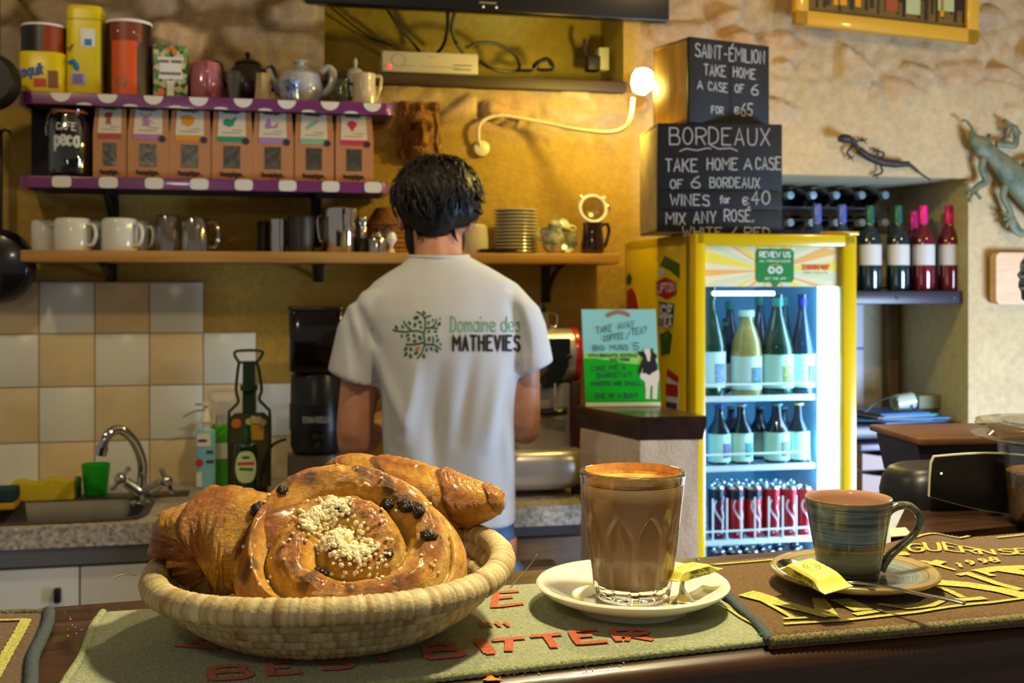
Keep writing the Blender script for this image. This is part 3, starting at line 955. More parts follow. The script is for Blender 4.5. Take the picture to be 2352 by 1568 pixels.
# ------------------------------------------------------------------ sugar swirl
def build_swirl():
 c = Vector((-0.1130, 0.772, 1.2775))
 el = R(55); roll = R(13)
 n = Vector((0, -math.cos(el), math.sin(el))); v = Vector((0, math.sin(el), math.cos(el))); u = Vector((1, 0, 0))
 rot = Matrix((u, v, n)).transposed().to_4x4()
 rot = rot @ Matrix.Rotation(-roll, 4, 'Z')
 rot = Matrix.Rotation(R(9), 4, 'Y') @ rot
 t = thing('pastry_swirl', 'glazed spiral pastry with white pearl sugar and raisins leaning in the basket', 'pastry', c)
 t.rotation_euler = rot.to_euler()
 Rr = 0.0745
 def rad(a): return Rr * (1 + 0.035 * math.cos(a - 0.4) + 0.02 * math.sin(3 * a + 1) + 0.012 * n3(math.cos(a) * 2, math.sin(a) * 2, 3))
 TURN = 2.35
 def top(rho, a):
  s = rho * TURN - a / (2 * PI) - 0.12 + 0.10 * n3(math.cos(a) * 1.3, math.sin(a) * 1.3, rho * 2)
  w = s - math.floor(s)
  ridge = math.sin(PI * min(1, max(0, w))) ** 0.62
  h = 0.0205 * ridge * (0.55 + 0.45 * rho) + 0.006 * math.cos(rho * 1.5)
  h += 0.0022 * n3(rho * 9, math.cos(a) * 5, math.sin(a) * 5) + 0.0008 * n3(a * 9, rho * 34, 2)
  h *= 1.0 - sstep(0.90, 1.0, rho) * 0.75
  return h, ridge, w
 mb = MB(); col = []
 NA, NR = 220, 90
 rings = []
 def spot(x, y): return sstep(0.18, 0.42, n3(x * 75, y * 75, 8))
 for i in range(NR + 1):
  rho = 0.004 + 0.996 * i / NR
  row = []
  for k in range(NA):
   a = 2 * PI * k / NA
   h, ridge, w = top(rho, a)
   r = rad(a) * rho
   x, y = r * math.cos(a), r * math.sin(a)
   row.append((x, y, h))
   cc = CUST.lerp(GOLD, sstep(0.42, 0.74, ridge + 0.25 * n3(x * 60, y * 60, 1)))
   cc = cc.lerp(BROWNC, sstep(0.72, 1.0, ridge + 0.30 * n3(x * 45, y * 45, 5)) * 0.9)
   if rho > 0.72: cc = cc.lerp(GOLD, 0.35 * sstep(-.2, .4, n3(x * 40, y * 40, 9)))
   cc = cc.lerp(DARK, spot(x, y) * 0.75 * sstep(0.5, 0.8, ridge))
   col.append(tuple(cc))
  rings.append(row)
 for j in range(1, 15):
  b = j / 14
  row = []
  for k in range(NA):
   a = 2 * PI * k / NA
   h0 = top(1.0, a)[0]
   z = h0 - (h0 + 0.019) * b
   r = rad(a) * (1 + 0.085 * math.sin(PI * min(1, b * 1.15)) - 0.16 * b * b + 0.012 * n3(a * 3, b * 5, 7) + 0.006 * n3(a * 12, b * 24, 3))
   row.append((r * math.cos(a), r * math.sin(a), z))
   cc = GOLD.lerp(BROWNC, sstep(-0.1, 0.5, n3(a * 5, b * 6, 4)) * 0.55).lerp(CUST * 0.8, sstep(0.5, 1, b) * 0.3)
   cc = cc.lerp(DARK, 0.7 * sstep(0.45, 0.6, n3(a * 9, b * 7, 14)))
   col.append(tuple(cc))
  rings.append(row)
 row = []
 for k in range(NA):
  a = 2 * PI * k / NA; row.append((rad(a) * 0.5 * math.cos(a), rad(a) * 0.5 * math.sin(a), -0.019)); col.append(tuple(GOLD))
 rings.append(row)
 mb.loft(rings)
 settle(mb, t)
 mb.build('dough', crust_mat('swirl_crust', 0.32, 0.32, 0.5, 190), t, angle=179, cols={'tint': col})
 # pearl sugar
 rng = random.Random(4); sg = MB()
 def grain(x, y, z, r):
  q = [rng.uniform(0.7, 1.25) * r for _ in range(6)]
  m = Matrix.Translation((x, y, z)) @ Matrix.Rotation(rng.random() * 6, 4, 'X') @ Matrix.Rotation(rng.random() * 6, 4, 'Z')
  bm = bmesh.new(); bmesh.ops.create_icosphere(bm, subdivisions=1, radius=r)
  vs = [v.co * rng.uniform(0.78, 1.12) for v in bm.verts]
  vs = [Vector((v.x, v.y, v.z * 0.85)) for v in vs]
  sg.add(vs, [[v.index for v in f.verts] for f in bm.faces], 0, m); bm.free()
 def lay(x, y, r):
  a = math.atan2(y, x); rho = min(0.97, math.hypot(x, y) / rad(a))
  grain(x, y, top(rho, a)[0] + r * 0.5, r)
 for _ in range(480):                      # thick drift across the middle
  s_ = rng.gauss(0, 1); q = rng.gauss(0, 1)
  lay(0.001 + s_ * 0.0125, -0.004 + q * 0.0075 - s_ * 0.003, rng.uniform(0.0013, 0.0023))
 for _ in range(240):                      # arc to the upper left
  f = rng.random(); a = R(112 + 85 * f)
  rr = 0.027 + rng.gauss(0, 0.0034)
  lay(rr * math.cos(a) - 0.001, rr * math.sin(a) * 0.95 + 0.002, rng.uniform(0.0013, 0.0023))
 for _ in range(70):
  a = rng.random() * 2 * PI; rr = 0.072 * math.sqrt(rng.random())
  lay(rr * math.cos(a), rr * math.sin(a), rng.uniform(0.0009, 0.0016))
 o = sg.build('pearl_sugar', M('pearl_sugar', '#f3e6bd', 0.45, sss=0.0, spec=0.4), t, angle=0)
 o['kind'] = 'stuff'
 # raisins
 rm = M('raisin', '#1c0f0a', 0.32, bump=0.8, bscale=300, coat=0.3)
 for (x, y, r) in ((0.011, 0.044, 0.0052), (0.026, 0.043, 0.0062), (0.035, 0.039, 0.0056), (0.050, 0.022, 0.0052), (-0.066, -0.002, 0.0052),
      (-0.058, 0.018, 0.004), (0.072, -0.028, 0.0088), (0.064, -0.040, 0.0066), (-0.006, -0.030, 0.0048), (0.030, -0.001, 0.004)):
  a = math.atan2(y, x); rho = min(0.985, math.hypot(x, y) / rad(a))
  h = top(rho, a)[0]
  if r > 0.0065: h += 0.002
  mb = MB(); seg = 14
  prof = [(math.sin(PI * i / 8), -math.cos(PI * i / 8)) for i in range(9)]; prof[0] = (0, -1); prof[-1] = (0, 1)
  mb.lathe(prof, seg, rf=lambda aa, rr, zz: rr * (1 + 0.16 * math.sin(3 * aa + 4 * zz) + 0.1 * math.sin(5 * aa - zz)))
  mb.v = [(p[0] * r * 1.15, p[1] * r * 0.85, p[2] * r * 0.75) for p in mb.v]
  mb.build('raisin', rm, t, angle=179, loc=(x, y, h + (r * 0.25 if r > .005 else -r * .1)), rz=random.random() * 3)
 return t
build_swirl()

# ------------------------------------------------------------------ croissants
def flaky(name, label, nodes, segs, seed, phase=0.0, ridge=0.16, squash=0.9, mat=None, extra=None, lines=1.0):
 """A rolled pastry: loft along nodes (point, radius); segs turns of the roll step along it."""
 P = smooth_path([p for p, r in nodes], 26)
 n = len(P)
 RR = smooth_path([(r, 0, 0) for p, r in nodes], 26); RR = [q.x for q in RR]
 cen = sum(P, Vector()) / n
 base = Vector((cen.x, cen.y, TOPZ + 0.012))
 mb = MB(); col = []; seg = 96; rings = []
 up = Vector((0, 0, 1))
 for i in range(n):
  tt = i / (n - 1)
  T = (P[min(n - 1, i + 1)] - P[max(0, i - 1)]).normalized()
  N = (up - T * up.dot(T)).normalized(); B = T.cross(N)
  row = []
  for k in range(seg):
   a = 2 * PI * k / seg
   sk = tt * segs + phase + 0.28 * math.sin(a + seed) + 0.10 * n3(math.cos(a) * 1.6, math.sin(a) * 1.6, seed)
   w = sk - math.floor(sk)
   step = ridge * (0.55 - w) * 1.25 if w > 0.10 else ridge * (0.55 - (0.10 - w) * 8)
   step = max(-ridge, step)
   ln = (0.034 * n3(math.cos(a) * 1.3 + seed, math.sin(a) * 1.3, sk * 13) + 0.020 * n3(math.cos(a) * 2.6, math.sin(a) * 2.6 + seed, sk * 31)) * lines
   r = RR[i] * (1 + step + ln + 0.07 * n3(math.cos(a) * 1.8, math.sin(a) * 1.8, tt * 5 + seed) + 0.012 * n3(a * 7, tt * 50, seed))
   if extra: r *= extra(tt, a)
   row.append(P[i] - base + N * (math.cos(a) * r * squash) + B * (math.sin(a) * r))
   f = sstep(-0.6, 0.9, (0.5 - w) * 1.6 + 0.8 * n3(a * 2, tt * 9, seed + 3) + 0.35 * math.cos(a))
   cc = Vector((0.76, 0.39, 0.032)).lerp(BROWNC * 1.25, f)
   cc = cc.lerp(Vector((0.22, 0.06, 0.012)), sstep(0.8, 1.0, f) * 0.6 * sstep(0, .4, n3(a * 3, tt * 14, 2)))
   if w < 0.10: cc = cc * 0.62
   col.append(tuple(cc))
  rings.append(row)
 mb.loft(rings)
 t = thing(name, label, 'pastry', base, group='pastries in the straw basket')
 settle(mb, t)
 mb.build('flaky_dough', mat or crust_mat('croissant_crust', 0.34, 0.25, 0.6, 190), t, angle=179, cols={'tint': col})
 return t, mb
def pt(px, py, d): return Vector(((px - CX) / F_PX * d, d, CAM.z + (HY - py) / F_PX * d))
flaky('croissant', 'golden croissant at the back of the basket, its tip pointing right past the rim',
  [(pt(740, 1100, .905), .010), (pt(800, 1095, .90), .020), (pt(870, 1110, .885), .0245), (pt(960, 1134, .875), .0268), (pt(1040, 1150, .868), .0245), (pt(1110, 1152, .862), .0172), (pt(1146, 1150, .858), .0110), (pt(1160, 1150, .857), .006)],
  4.3, 2.0, 0.62, 0.10)
flaky('croissant', 'large glossy croissant on the left side of the basket',
  [(pt(415, 1318, .775), .014), (pt(418, 1282, .785), .0245), (pt(450, 1256, .79), .0335), (pt(510, 1245, .795), .041), (pt(600, 1252, .80), .040), (pt(690, 1280, .81), .032), (pt(740, 1300, .815), .016)],
  2.7, 6.0, 0.15, 0.15, 0.94, crust_mat('croissant_crust_dark', 0.3, 0.34, 0.7, 150), lines=1.5,
  extra=lambda tt, a: 1 + 0.10 * math.exp(-((tt - 0.27) ** 2) / 0.004) * (1 if math.cos(a) > -0.2 else 0.3) + 0.05 * math.sin(a * 2 + tt * 9))
flaky('pastry', 'pale yellow pastry half hidden behind the raisins at the right of the basket',
  [(pt(985, 1312, .80), .010), (pt(1015, 1304, .80), .017), (pt(1045, 1303, .80), .0165), (pt(1066, 1308, .80), .008)], 2.0, 9.0, 0.1, 0.05, 0.85)

# ------------------------------------------------------------------ white saucer and latte glass
SAU = Vector((0.0905, 0.851, TOPZ))
def build_saucer(name, label, c, prof, mat, group=None):
 t = thing(name, label, 'saucer', c)
 mb = MB(); mb.lathe(prof, 96)
 mb.build('dish', mat, t, angle=60)
 return t
build_saucer('saucer', 'plain white china saucer under the coffee glass', SAU,
    [(0, 0.0035), (0.036, 0.0035), (0.038, 0), (0.0425, 0), (0.044, 0.004), (0.055, 0.0075), (0.066, 0.0125), (0.0715, 0.0165), (0.0725, 0.0185), (0.0712, 0.0200), (0.0680, 0.0195),
    (0.0600, 0.0145), (0.0500, 0.0100), (0.0430, 0.0085), (0.0360, 0.0085), (0.0345, 0.0078), (0, 0.0078)], M('white_china', '#e9e6d3', 0.12, coat=0.4))
def build_glass():
 c = SAU + Vector((0.0, 0.0, 0.0083))
 t = thing('coffee_glass', 'faceted tumbler full of milky coffee on the white saucer', 'glass', c)
 H = 0.0945
 def ro(z): return 0.0278 + (0.0398 - 0.0278) * (z / H) ** 0.86
 NF = 9
 def rf(a, r, z):
  if r < 0.02: return r
  u = (a * NF / (2 * PI) + 0.32) % 1.0 - 0.5
  top = 0.066
  zz = (z - 0.004) / (top - 0.004)
  if zz < 0 or zz > 1: return r
  half = 0.43 * (1 - max(0, (zz - 0.66) / 0.34) ** 2.2) if zz > 0.66 else 0.43 * (0.78 + 0.22 * min(1, zz * 1.6))
  m = 1 - sstep(half * 0.78, half * 1.06, abs(u)) if half > 0.01 else 0
  return r - 0.0026 * m
 prof = [(0, 0.0012), (0.020, 0.0012), (0.0235, 0.0)] + [(0.0265, 0.0), (0.0277, 0.0015)]
 prof += [(ro(0.003 + (H - 0.0045) * k / 60), 0.003 + (H - 0.0045) * k / 60) for k in range(61)]
 ri = lambda z: ro(z) - 0.0034
 prof += [(ro(H) - 0.0006, H - 0.0002), (ro(H) - 0.0014, H)] + [(ri(H - 0.001), H - 0.001)]
 prof += [(ri(H - 0.002 - (H - 0.014) * k / 24), H - 0.002 - (H - 0.014) * k / 24) for k in range(25)]
 prof += [(0.0235, 0.0095), (0, 0.009)]
 inner = {}
 mb = MB(); mb.lathe(prof, 252, rf=rf)
 # inner wall follows the plain cone
 g = M('clear_glass', '#ffffff', 0.0, trans=1.0, ior=1.46)
 mb.build('tumbler', g, t, angle=179)
 n = NT('milky_coffee')
 z = n.node('ShaderNodeSeparateXYZ'); n.l.new(n.coord(), z.inputs[0])
 zz = n.math('MULTIPLY_ADD', n.noise(40, 3), 0.004); zz.node.inputs[2].default_value = 0.0
 zs = n.math('ADD', z.outputs['Z'], zz)
 mr = n.node('ShaderNodeMapRange'); mr.inputs['From Min'].default_value = 0.008; mr.inputs['From Max'].default_value = 0.092
 n.l.new(zs, mr.inputs[0])
 n.base(n.ramp(mr.outputs[0], [(0.0, '#cdab7c'), (0.45, '#b98f5f'), (0.82, '#ad8252'), (0.865, '#caa575'), (0.92, '#e2c08a')]))
 n.b.inputs['Roughness'].default_value = 0.45
 mb = MB()
 zt = 0.0855
 prof = [(0, 0.0092), (0.0225, 0.0096)] + [(ri(0.012 + (zt - 0.012) * k / 20) + 0.0002, 0.012 + (zt - 0.012) * k / 20) for k in range(21)] + [(0, zt + 0.0004)]
 mb.lathe(prof, 96, rf=lambda a, r, z: r)
 mb.build('coffee', n.mat, t, angle=60)
 n = NT('coffee_crema')
 f = n.noise(60, 5, 0.6, None, 0.8)
 n.base(n.ramp(f, [(0.30, '#8a4a12'), (0.48, '#c07a26'), (0.62, '#dba550'), (0.8, '#f0d49a')])); n.b.inputs['Roughness'].default_value = 0.4
 mb = MB(); mb.lathe([(ri(zt) - 0.0008, zt + 0.0006), (ri(zt) - 0.0004, zt + 0.0035), (ri(zt) - 0.0010, zt + 0.0035), (ri(zt) - 0.0022, zt + 0.0014), (0.018, zt + 0.0018), (0, zt + 0.0019)], 96)
 mb.build('crema', n.mat, t, angle=60)
 mb = MB()
 mb.lathe([(ri(zt + .003) - 0.0001, zt + 0.003), (ri(zt + 0.0068) - 0.00015, zt + 0.0068), (ri(zt + 0.0068) - 0.0005, zt + 0.0094), (ri(zt + .003) - 0.0006, zt + 0.003)], 96,
    rf=lambda a, r, z: r)
 mb.build('crema_ring', M('crema_film', '#e0b06a', 0.4, var=0.25, vscale=120), t, angle=60)
build_glass()

STEEL = M('polished_steel', '#c9c6c0', 0.13, 1.0)
def build_spoon(name, label, pts, widths, bowl=None, thick=0.0011, cat='spoon'):
 P = smooth_path(pts, 8); n = len(P)
 W = [q.x for q in smooth_path([(w, 0, 0) for w in widths], 8)]
 base = P[n // 2].copy(); base.z = TOPZ
 t = thing(name, label, cat, base)
 mb = MB(); rings = []
 for i in range(n):
  T = (P[min(n - 1, i + 1)] - P[max(0, i - 1)]).normalized()
  S = T.cross(Vector((0, 0, 1))).normalized(); N = S.cross(T)
  row = []
  for k in range(14):
   a = 2 * PI * k / 14
   row.append(P[i] - base + S * (math.cos(a) * W[i] / 2) + N * (math.sin(a) * thick))
  rings.append(row)
 mb.loft(rings); mb.build('handle', STEEL, t, angle=179)
 if bowl:
  a, b, w, dep = bowl                                 # tip, neck, width, depth
  a, b = Vector(a), Vector(b)
  T = (b - a).normalized(); S = T.cross(Vector((0, 0, 1))).normalized(); N = S.cross(T); L = (b - a).length
  mb = MB()
  def pf(u, v, o):
   t_ = u * 2 - 1; s_ = v * 2 - 1
   wd = w / 2 * math.sqrt(max(0, 1 - (abs(t_) ** 2.2))) * (1.0 - 0.12 * t_)
   x = a + T * (L * u) + S * (wd * s_)
   dd = dep * (1 - t_ * t_) * (1 - s_ * s_)
   return x - base - N * (dd + o)
  mb.grid(24, 14, lambda u, v: pf(u, v, 0)); mb.grid(24, 14, lambda u, v: pf(u, v, 0.0009))
  mb.tube([pf(u / 24, 0, 0.0004) for u in range(25)] + [pf(1 - u / 24, 1, 0.0004) for u in range(1, 24)], 0.0007, 6, closed=True)
  mb.build('bowl', STEEL, t, angle=179)
 return t
build_spoon('teaspoon', 'steel teaspoon on the white saucer, flared handle end towards the front',
   [CP(1580, 1296, .0245), CP(1570, 1322, .0195), CP(1566, 1348, .0195), CP(1570, 1368, .0215), CP(1573, 1388, .0225)], [0.004, 0.0035, 0.0045, 0.010, 0.0205],
   bowl=(CP(1602, 1287, .030), CP(1566, 1312, .0205), 0.024, 0.005))
# ------------------------------------------------------------------ sugar packets
def build_packet(label, a, b, w, th, nrm_tilt, text):
 """Flat paper packet from a to b: pillow in the middle, flat crimped ends, printed words."""
 a, b = Vector(a), Vector(b)
 T = (b - a).normalized(); L = (b - a).length
 S = Vector((T.y, -T.x, 0)).normalized(); N = S.cross(T)
 if N.z < 0: S, N = -S, -N
 m = Matrix.Rotation(nrm_tilt, 3, T); S = m @ S; N = m @ N
 base = (a + b) / 2; base.z = min(a.z, b.z) - th
 t = thing('sugar_packet', label, 'sugar packet', base)
 def sec(x):
  k = min(sstep(0.02, 0.20, x), 1 - sstep(0.70, 0.93, x))
  return th * (0.06 + 0.94 * k), w * (0.5 - 0.05 * k)
 mb = MB(); rings = []
 for i in range(41):
  x = i / 40; h, hw = sec(x); row = []
  wr = 0.0004 * n3(x * 18, 1, w * 99)
  for sx, sz in ((-1, -0.2), (-1, .75), (-.86, 1), (-.4, 1), (0, 1), (.4, 1), (.86, 1), (1, .75), (1, -0.2), (.5, -.3), (-.5, -.3)):
   row.append(a + T * (L * x) + S * (hw * sx) + N * (h * sz + wr * sz) - base)
  rings.append(row)
 mb.loft(rings)
 mb.build('wrapper', M('yellow_paper', '#e6d95c', 0.45, var=0.06, vscale=200), t, angle=30)
 mb = MB()
 def top(x, y):
  h, hw = sec(x / L)
  return a + T * x + S * y + N * (h + 0.0004) - base
 def side(x, z):
  h, hw = sec(x / L)
  return a + T * x + S * (hw + 0.0004) + N * z - base
 ink = M('black_ink', '#1c1a12', 0.6)
 ribbons(mb, text_strokes(text[0], th * 0.34, L * 0.30, th * 0.30, L * 0.42), 0.0005, side)
 if len(text) > 1: ribbons(mb, text_strokes(text[1], th * 0.28, L * 0.27, -th * 0.15, L * 0.45), 0.0004, side)
 for rr in (0.0058, 0.0034):
  ribbons(mb, [[(L * 0.42 + rr * 1.2 * math.cos(k * 0.4), rr * 0.9 * math.sin(k * 0.4)) for k in range(16)]], 0.0004, top, nrm=(0, 0, 1))
 mb.build('print', ink, t, angle=0)
 return t
build_packet('small yellow sugar packet lying across the teaspoon on the white saucer', CP(1536, 1332, .0285), CP(1640, 1303, .0335), 0.024, 0.0062, R(-8), ('TORREFACTION', 'ARTISANALE'))

# ------------------------------------------------------------------ stoneware cup and saucer
def banded(name, axis, stops, lo, hi, rough=0.16, nz=0.05, ns=18, stretch=(0.35, 0.35, 14)):
 n = NT(name)
 co = n.coord()
 if axis == 'z':
  z = n.node('ShaderNodeSeparateXYZ'); n.l.new(co, z.inputs[0]); v = z.outputs['Z']
  f = n.noise(ns, 5, 0.7, n.coord('Object', stretch))
 else:
  l = n.node('ShaderNodeVectorMath', operation='LENGTH'); n.l.new(co, l.inputs[0]); v = l.outputs['Value']
  cx = n.node('ShaderNodeCombineXYZ'); n.l.new(v, cx.inputs[0])
  f = n.noise(520, 4, 0.7, cx.outputs[0])
 mr = n.node('ShaderNodeMapRange'); mr.inputs['From Min'].default_value = lo; mr.inputs['From Max'].default_value = hi
 n.l.new(v, mr.inputs[0])
 w = n.math('MULTIPLY_ADD', f, nz * 2); w.node.inputs[2].default_value = -nz
 s = n.math('ADD', mr.outputs[0], w)
 c = n.ramp(s, stops)
 n.base(n.mix(0.75, c, n.mix(1.0, c, n.ramp(f, [(0.40, '#5c5c54'), (0.56, '#ffffff')]), 'MULTIPLY')))
 n.b.inputs['Roughness'].default_value = rough
 n.b.inputs['Coat Weight'].default_value = 0.5; n.b.inputs['Coat Roughness'].default_value = 0.06
 n.bump(f, 0.08, 0.001)
 return n.mat
STZ = TOPZ + 0.0063
SC2 = Vector((0.2700, 0.893, STZ))
build_saucer('saucer', 'stoneware saucer with green and ochre rings under the blue-grey cup', SC2,
    [(0, 0.002), (0.034, 0.002), (0.035, 0), (0.039, 0), (0.041, 0.003), (0.054, 0.0055), (0.0625, 0.0085), (0.0648, 0.0105), (0.0650, 0.0120), (0.0640, 0.0132), (0.0610, 0.0128), (0.0500, 0.0098), (0.0380, 0.0076), (0.0300, 0.0068), (0, 0.0066)],
    banded('ringed_stoneware', 'r', [(0.0, '#6d7160'), (0.35, '#8d8a5e'), (0.55, '#6f8089'), (0.72, '#8a9a9a'), (0.84, '#a5945a'), (0.96, '#c0a268')], 0, 0.068, nz=0.09))
def build_cup():
 c = SC2 + Vector((-0.0045, 0, 0.0068))
 t = thing('coffee_cup', 'blue-grey brushed stoneware cup with looped handle on the ringed saucer', 'cup', c)
 H = 0.0622
 def ro(z): return 0.0226 + 0.0112 * (z / H) ** 0.9
 prof = [(0, 0.0015), (0.0195, 0.0015), (0.0205, 0), (0.0218, 0.0)] + [(ro(z) + 0.00012 * math.sin(z * 2600), z) for z in [0.001 + (H - 0.002) * k / 60 for k in range(61)]]
 prof += [(ro(H) - 0.0008, H), (ro(H) - 0.0022, H - 0.0004)]
 gl = banded('brushed_stoneware', 'z', [(0.0, '#4f4a30'), (0.25, '#6f6948'), (0.40, '#6f6c50'), (0.46, '#557382'), (0.66, '#7690a4'), (0.72, '#54646a'), (0.80, '#667c8a'), (0.94, '#707c7c'), (0.985, '#a08c58')], 0, H)
 mb = MB(); mb.lathe(prof, 96); mb.build('body', gl, t, angle=60)
 mb = MB(); mb.lathe([(ro(H) - 0.0022, H - 0.0004)] + [(ro(z) - 0.0030, z) for z in [H - 0.002 - (H - 0.008) * k / 16 for k in range(17)]] + [(0, 0.005)], 96)
 mb.build('inner_glaze', M('pink_glaze', '#b98c72', 0.22, var=0.06, vscale=60, coat=0.4), t, angle=60)
 k = c.y / F_PX
 def q(px, py): return (((px - CX) * k) - c.x, 0.004, CAM.z + (HY - py) * k - c.z)
 pts = smooth_path([q(2034, 1196), q(2044, 1176), q(2066, 1164), q(2092, 1164), (q(2112, 1180)), q(2117, 1203), q(2104, 1228), q(2078, 1252), q(2052, 1274), q(2034, 1296), q(2026, 1312)], 7)
 n_ = len(pts)
 rad = [0.0040 * (1.25 - 0.35 * math.sin(PI * i / (n_ - 1))) for i in range(n_)]
 mb = MB(); mb.tube(pts, rad, 16, flat=0.8)
 mb.build('handle', banded('handle_glaze', 'z', [(0, '#4f4a30'), (0.5, '#6d6a4e'), (0.8, '#5c655c'), (1, '#7b7550')], 0, H, nz=0.12, ns=40, stretch=(3, 3, 5)), t, angle=179)
build_cup()
build_spoon('teaspoon', 'long steel teaspoon across the stoneware saucer, handle over the brown towel',
   [CP(1893, 1348, .0262), CP(1925, 1338, .0262), CP(1975, 1338, .0270), CP(2040, 1348, .0285), CP(2120, 1365, .0295), CP(2190, 1379, .0300), CP(2216, 1385, .0298)],
   [0.006, 0.0038, 0.0034, 0.0042, 0.0056, 0.0064, 0.0066], bowl=(CP(1797, 1284, .036), CP(1898, 1347, .0262), 0.026, 0.0055))
build_packet('small yellow sugar packet lying in the spoon beside the stoneware cup', CP(1822, 1297, .0385), CP(1928, 1356, .0325), 0.0245, 0.0066, R(8), ('TORREFACTION', 'ARTISANALE'))

# ------------------------------------------------------------------ right end of the counter
def build_tub():
 d = 1.165
 c = Vector(((2432 - CX) / F_PX * d, d, ZC))
 k = d / F_PX
 t = thing('sugar_tub', 'clear plastic tub of brown sugar with a flanged lid at the counter end', 'tub', c)
 Z = lambda py: CAM.z + (HY - py) * k - ZC
 pl = M_glass('clear_plastic', '#e9eef2', 0.10, 0.12)
 mb = MB()
 mb.lathe([(0, 0.001), (0.036, 0.001), (0.045, 0.004), (0.050, 0.012), (0.0545, Z(1075)), (0.0545, Z(1072)), (0.0582, Z(1068)), (0.0590, Z(1018)), (0.0566, Z(1018)), (0.0560, Z(1066)), (0.0522, Z(1072)), (0.048, 0.012), (0.042, 0.005), (0, 0.003)], 64)
 mb.build('tub_body', pl, t, angle=40)
 n = NT('brown_sugar'); f = n.noise(260, 4, 0.7)
 n.base(n.ramp(f, [(0.35, '#7a4d22'), (0.65, '#c08a48')])); n.b.inputs['Roughness'].default_value = 0.8; n.bump(f, 0.8, 0.003)
 mb = MB(); mb.lathe([(0, 0.0035), (0.040, 0.0055), (0.0465, 0.013), (0.0505, Z(1085)), (0.048, Z(1082)), (0.02, Z(1074)), (0, Z(1072))], 64)
 o = mb.build('brown_sugar', n.mat, t, angle=60); o['kind'] = 'stuff'
 lid = M_glass('clear_lid', '#f3efdf', 0.16, 0.08)
 mb = MB()
 mb.lathe([(0.0592, Z(1012)), (0.070, Z(1004)), (0.0835, Z(1003)), (0.0845, Z(999)), (0.070, Z(999)), (0.066, Z(990)), (0.0785, Z(981)), (0.0818, Z(973)), (0.080, Z(968)), (0.070, Z(966)), (0.055, Z(966)), (0.053, Z(972)), (0, Z(972))], 72)
 mb.build('lid', lid, t, angle=40)
build_tub()
def build_display():
 d = 1.215; k = d / F_PX
 c = Vector(((2288 - CX) * k, d, ZC))
 t = thing('customer_display', 'small black customer display panel on a short grey post by the tub', 'display', c, R(-12))
 def q(px, py): return ((px - 2288) * k, CAM.z + (HY - py) * k - ZC)
 out = [q(2152, 1052)] + [q(2152 + (2425 - 2152) * i / 12, 1052 - 12 * math.sin(PI * i / 12)) for i in range(1, 12)] + [q(2425, 1056), q(2434, 1080), q(2432, 1176)]
 out += [q(2432 - (2432 - 2142) * i / 12, 1176 + (1146 - 1176) * (i / 12) + 16 * math.sin(PI * i / 12)) for i in range(1, 12)] + [q(2141, 1146), q(2143, 1100), q(2146, 1066)]
 def bow(mb):
  mb.v = [(x, y + 0.10 * (x * x), z) for x, y, z in mb.v]
  return mb
 mb = MB(); mb.prism(out[::-1], 0.0, 0.007); bow(mb).build('back_shell', M('grey_trim', '#c9c5b0', 0.4), t, angle=25)
 cx_ = sum(p[0] for p in out) / len(out); cz_ = sum(p[1] for p in out) / len(out)
 inn = [(cx_ + (x - cx_) * 0.984, cz_ + (z - cz_) * 0.965) for x, z in out]
 mb = MB(); mb.prism(inn[::-1], -0.002, 0.004); bow(mb).build('screen', M('black_gloss', '#08090b', 0.22), t, angle=25)
 mb = MB(); mb.lathe([(0, 0), (0.0125, 0), (0.0120, 0.034), (0, 0.034)], 24, c=(0.0, 0.024, 0)); mb.build('post', M('grey_plastic', '#6d675c', 0.5), t)
 mb = MB(); mb.sphere((q(2168, 1090)[0], -0.003, q(2168, 1090)[1]), 0.0011, 8); mb.build('indicator_light', M('led_white', '#ffffff', 0.3, emit='#fff2d8', estr=3), t)
build_display()
def build_base():
 c = CP(2165, 1150) ; c.z = ZC
 t = thing('card_printer', 'low rounded black till printer behind the small display', 'printer', c, R(12))
 mb = MB(); rings = []
 for z, k in ((0, 1.0), (0.012, 1.02), (0.028, 0.97), (0.038, 0.86), (0.0425, 0.70), (0.0435, 0.4)):
  rings.append([(0.066 * k * (abs(math.cos(a)) ** 0.55) * math.copysign(1, math.cos(a)), 0.047 * k * (abs(math.sin(a)) ** 0.6) * math.copysign(1, math.sin(a)), z) for a in [2 * PI * i / 48 for i in range(48)]])
 mb.loft(rings); mb.build('housing', M('black_plastic', '#14151a', 0.38), t, angle=50)
 mb = MB(); mb.box((0.01, -0.006, 0.0438), (0.05, 0.008, 0.002), 0.0006); mb.build('paper_slot', M('dark_slot', '#050507', 0.6), t)
build_base()
def build_till():
 d = 1.42; k = d / F_PX
 c = Vector(((2255 - CX) * k, d, ZC))
 t = thing('till_box', 'low wedge-shaped till with brown wooden lid and dark side at the counter end', 'till', c, R(6))
 def q(px, py): return ((px - 2255) * k, CAM.z + (HY - py) * k - ZC)
 mb = MB(); b = [q(2100, 1020), q(2420, 1020), q(2440, 1100), q(2120, 1104)]
 b = [(b[0][0], b[0][1]), (b[1][0], b[1][1]), (b[2][0], 0.0), (b[3][0], 0.0)]
 mb.prism(b, 0, 0.12); mb.build('body', M('dark_navy', '#1b1820', 0.35), t, angle=20)
 z = q(0, 1020)[1]
 mb = MB(); mb.box((0.008, 0.065, z + 0.005), (0.19, 0.15, 0.009), 0.003); mb.build('lid', M_wood('brown_lid', '#4b2d1a', '#70472a', (2, 10, 10), 0.35), t)
build_till()
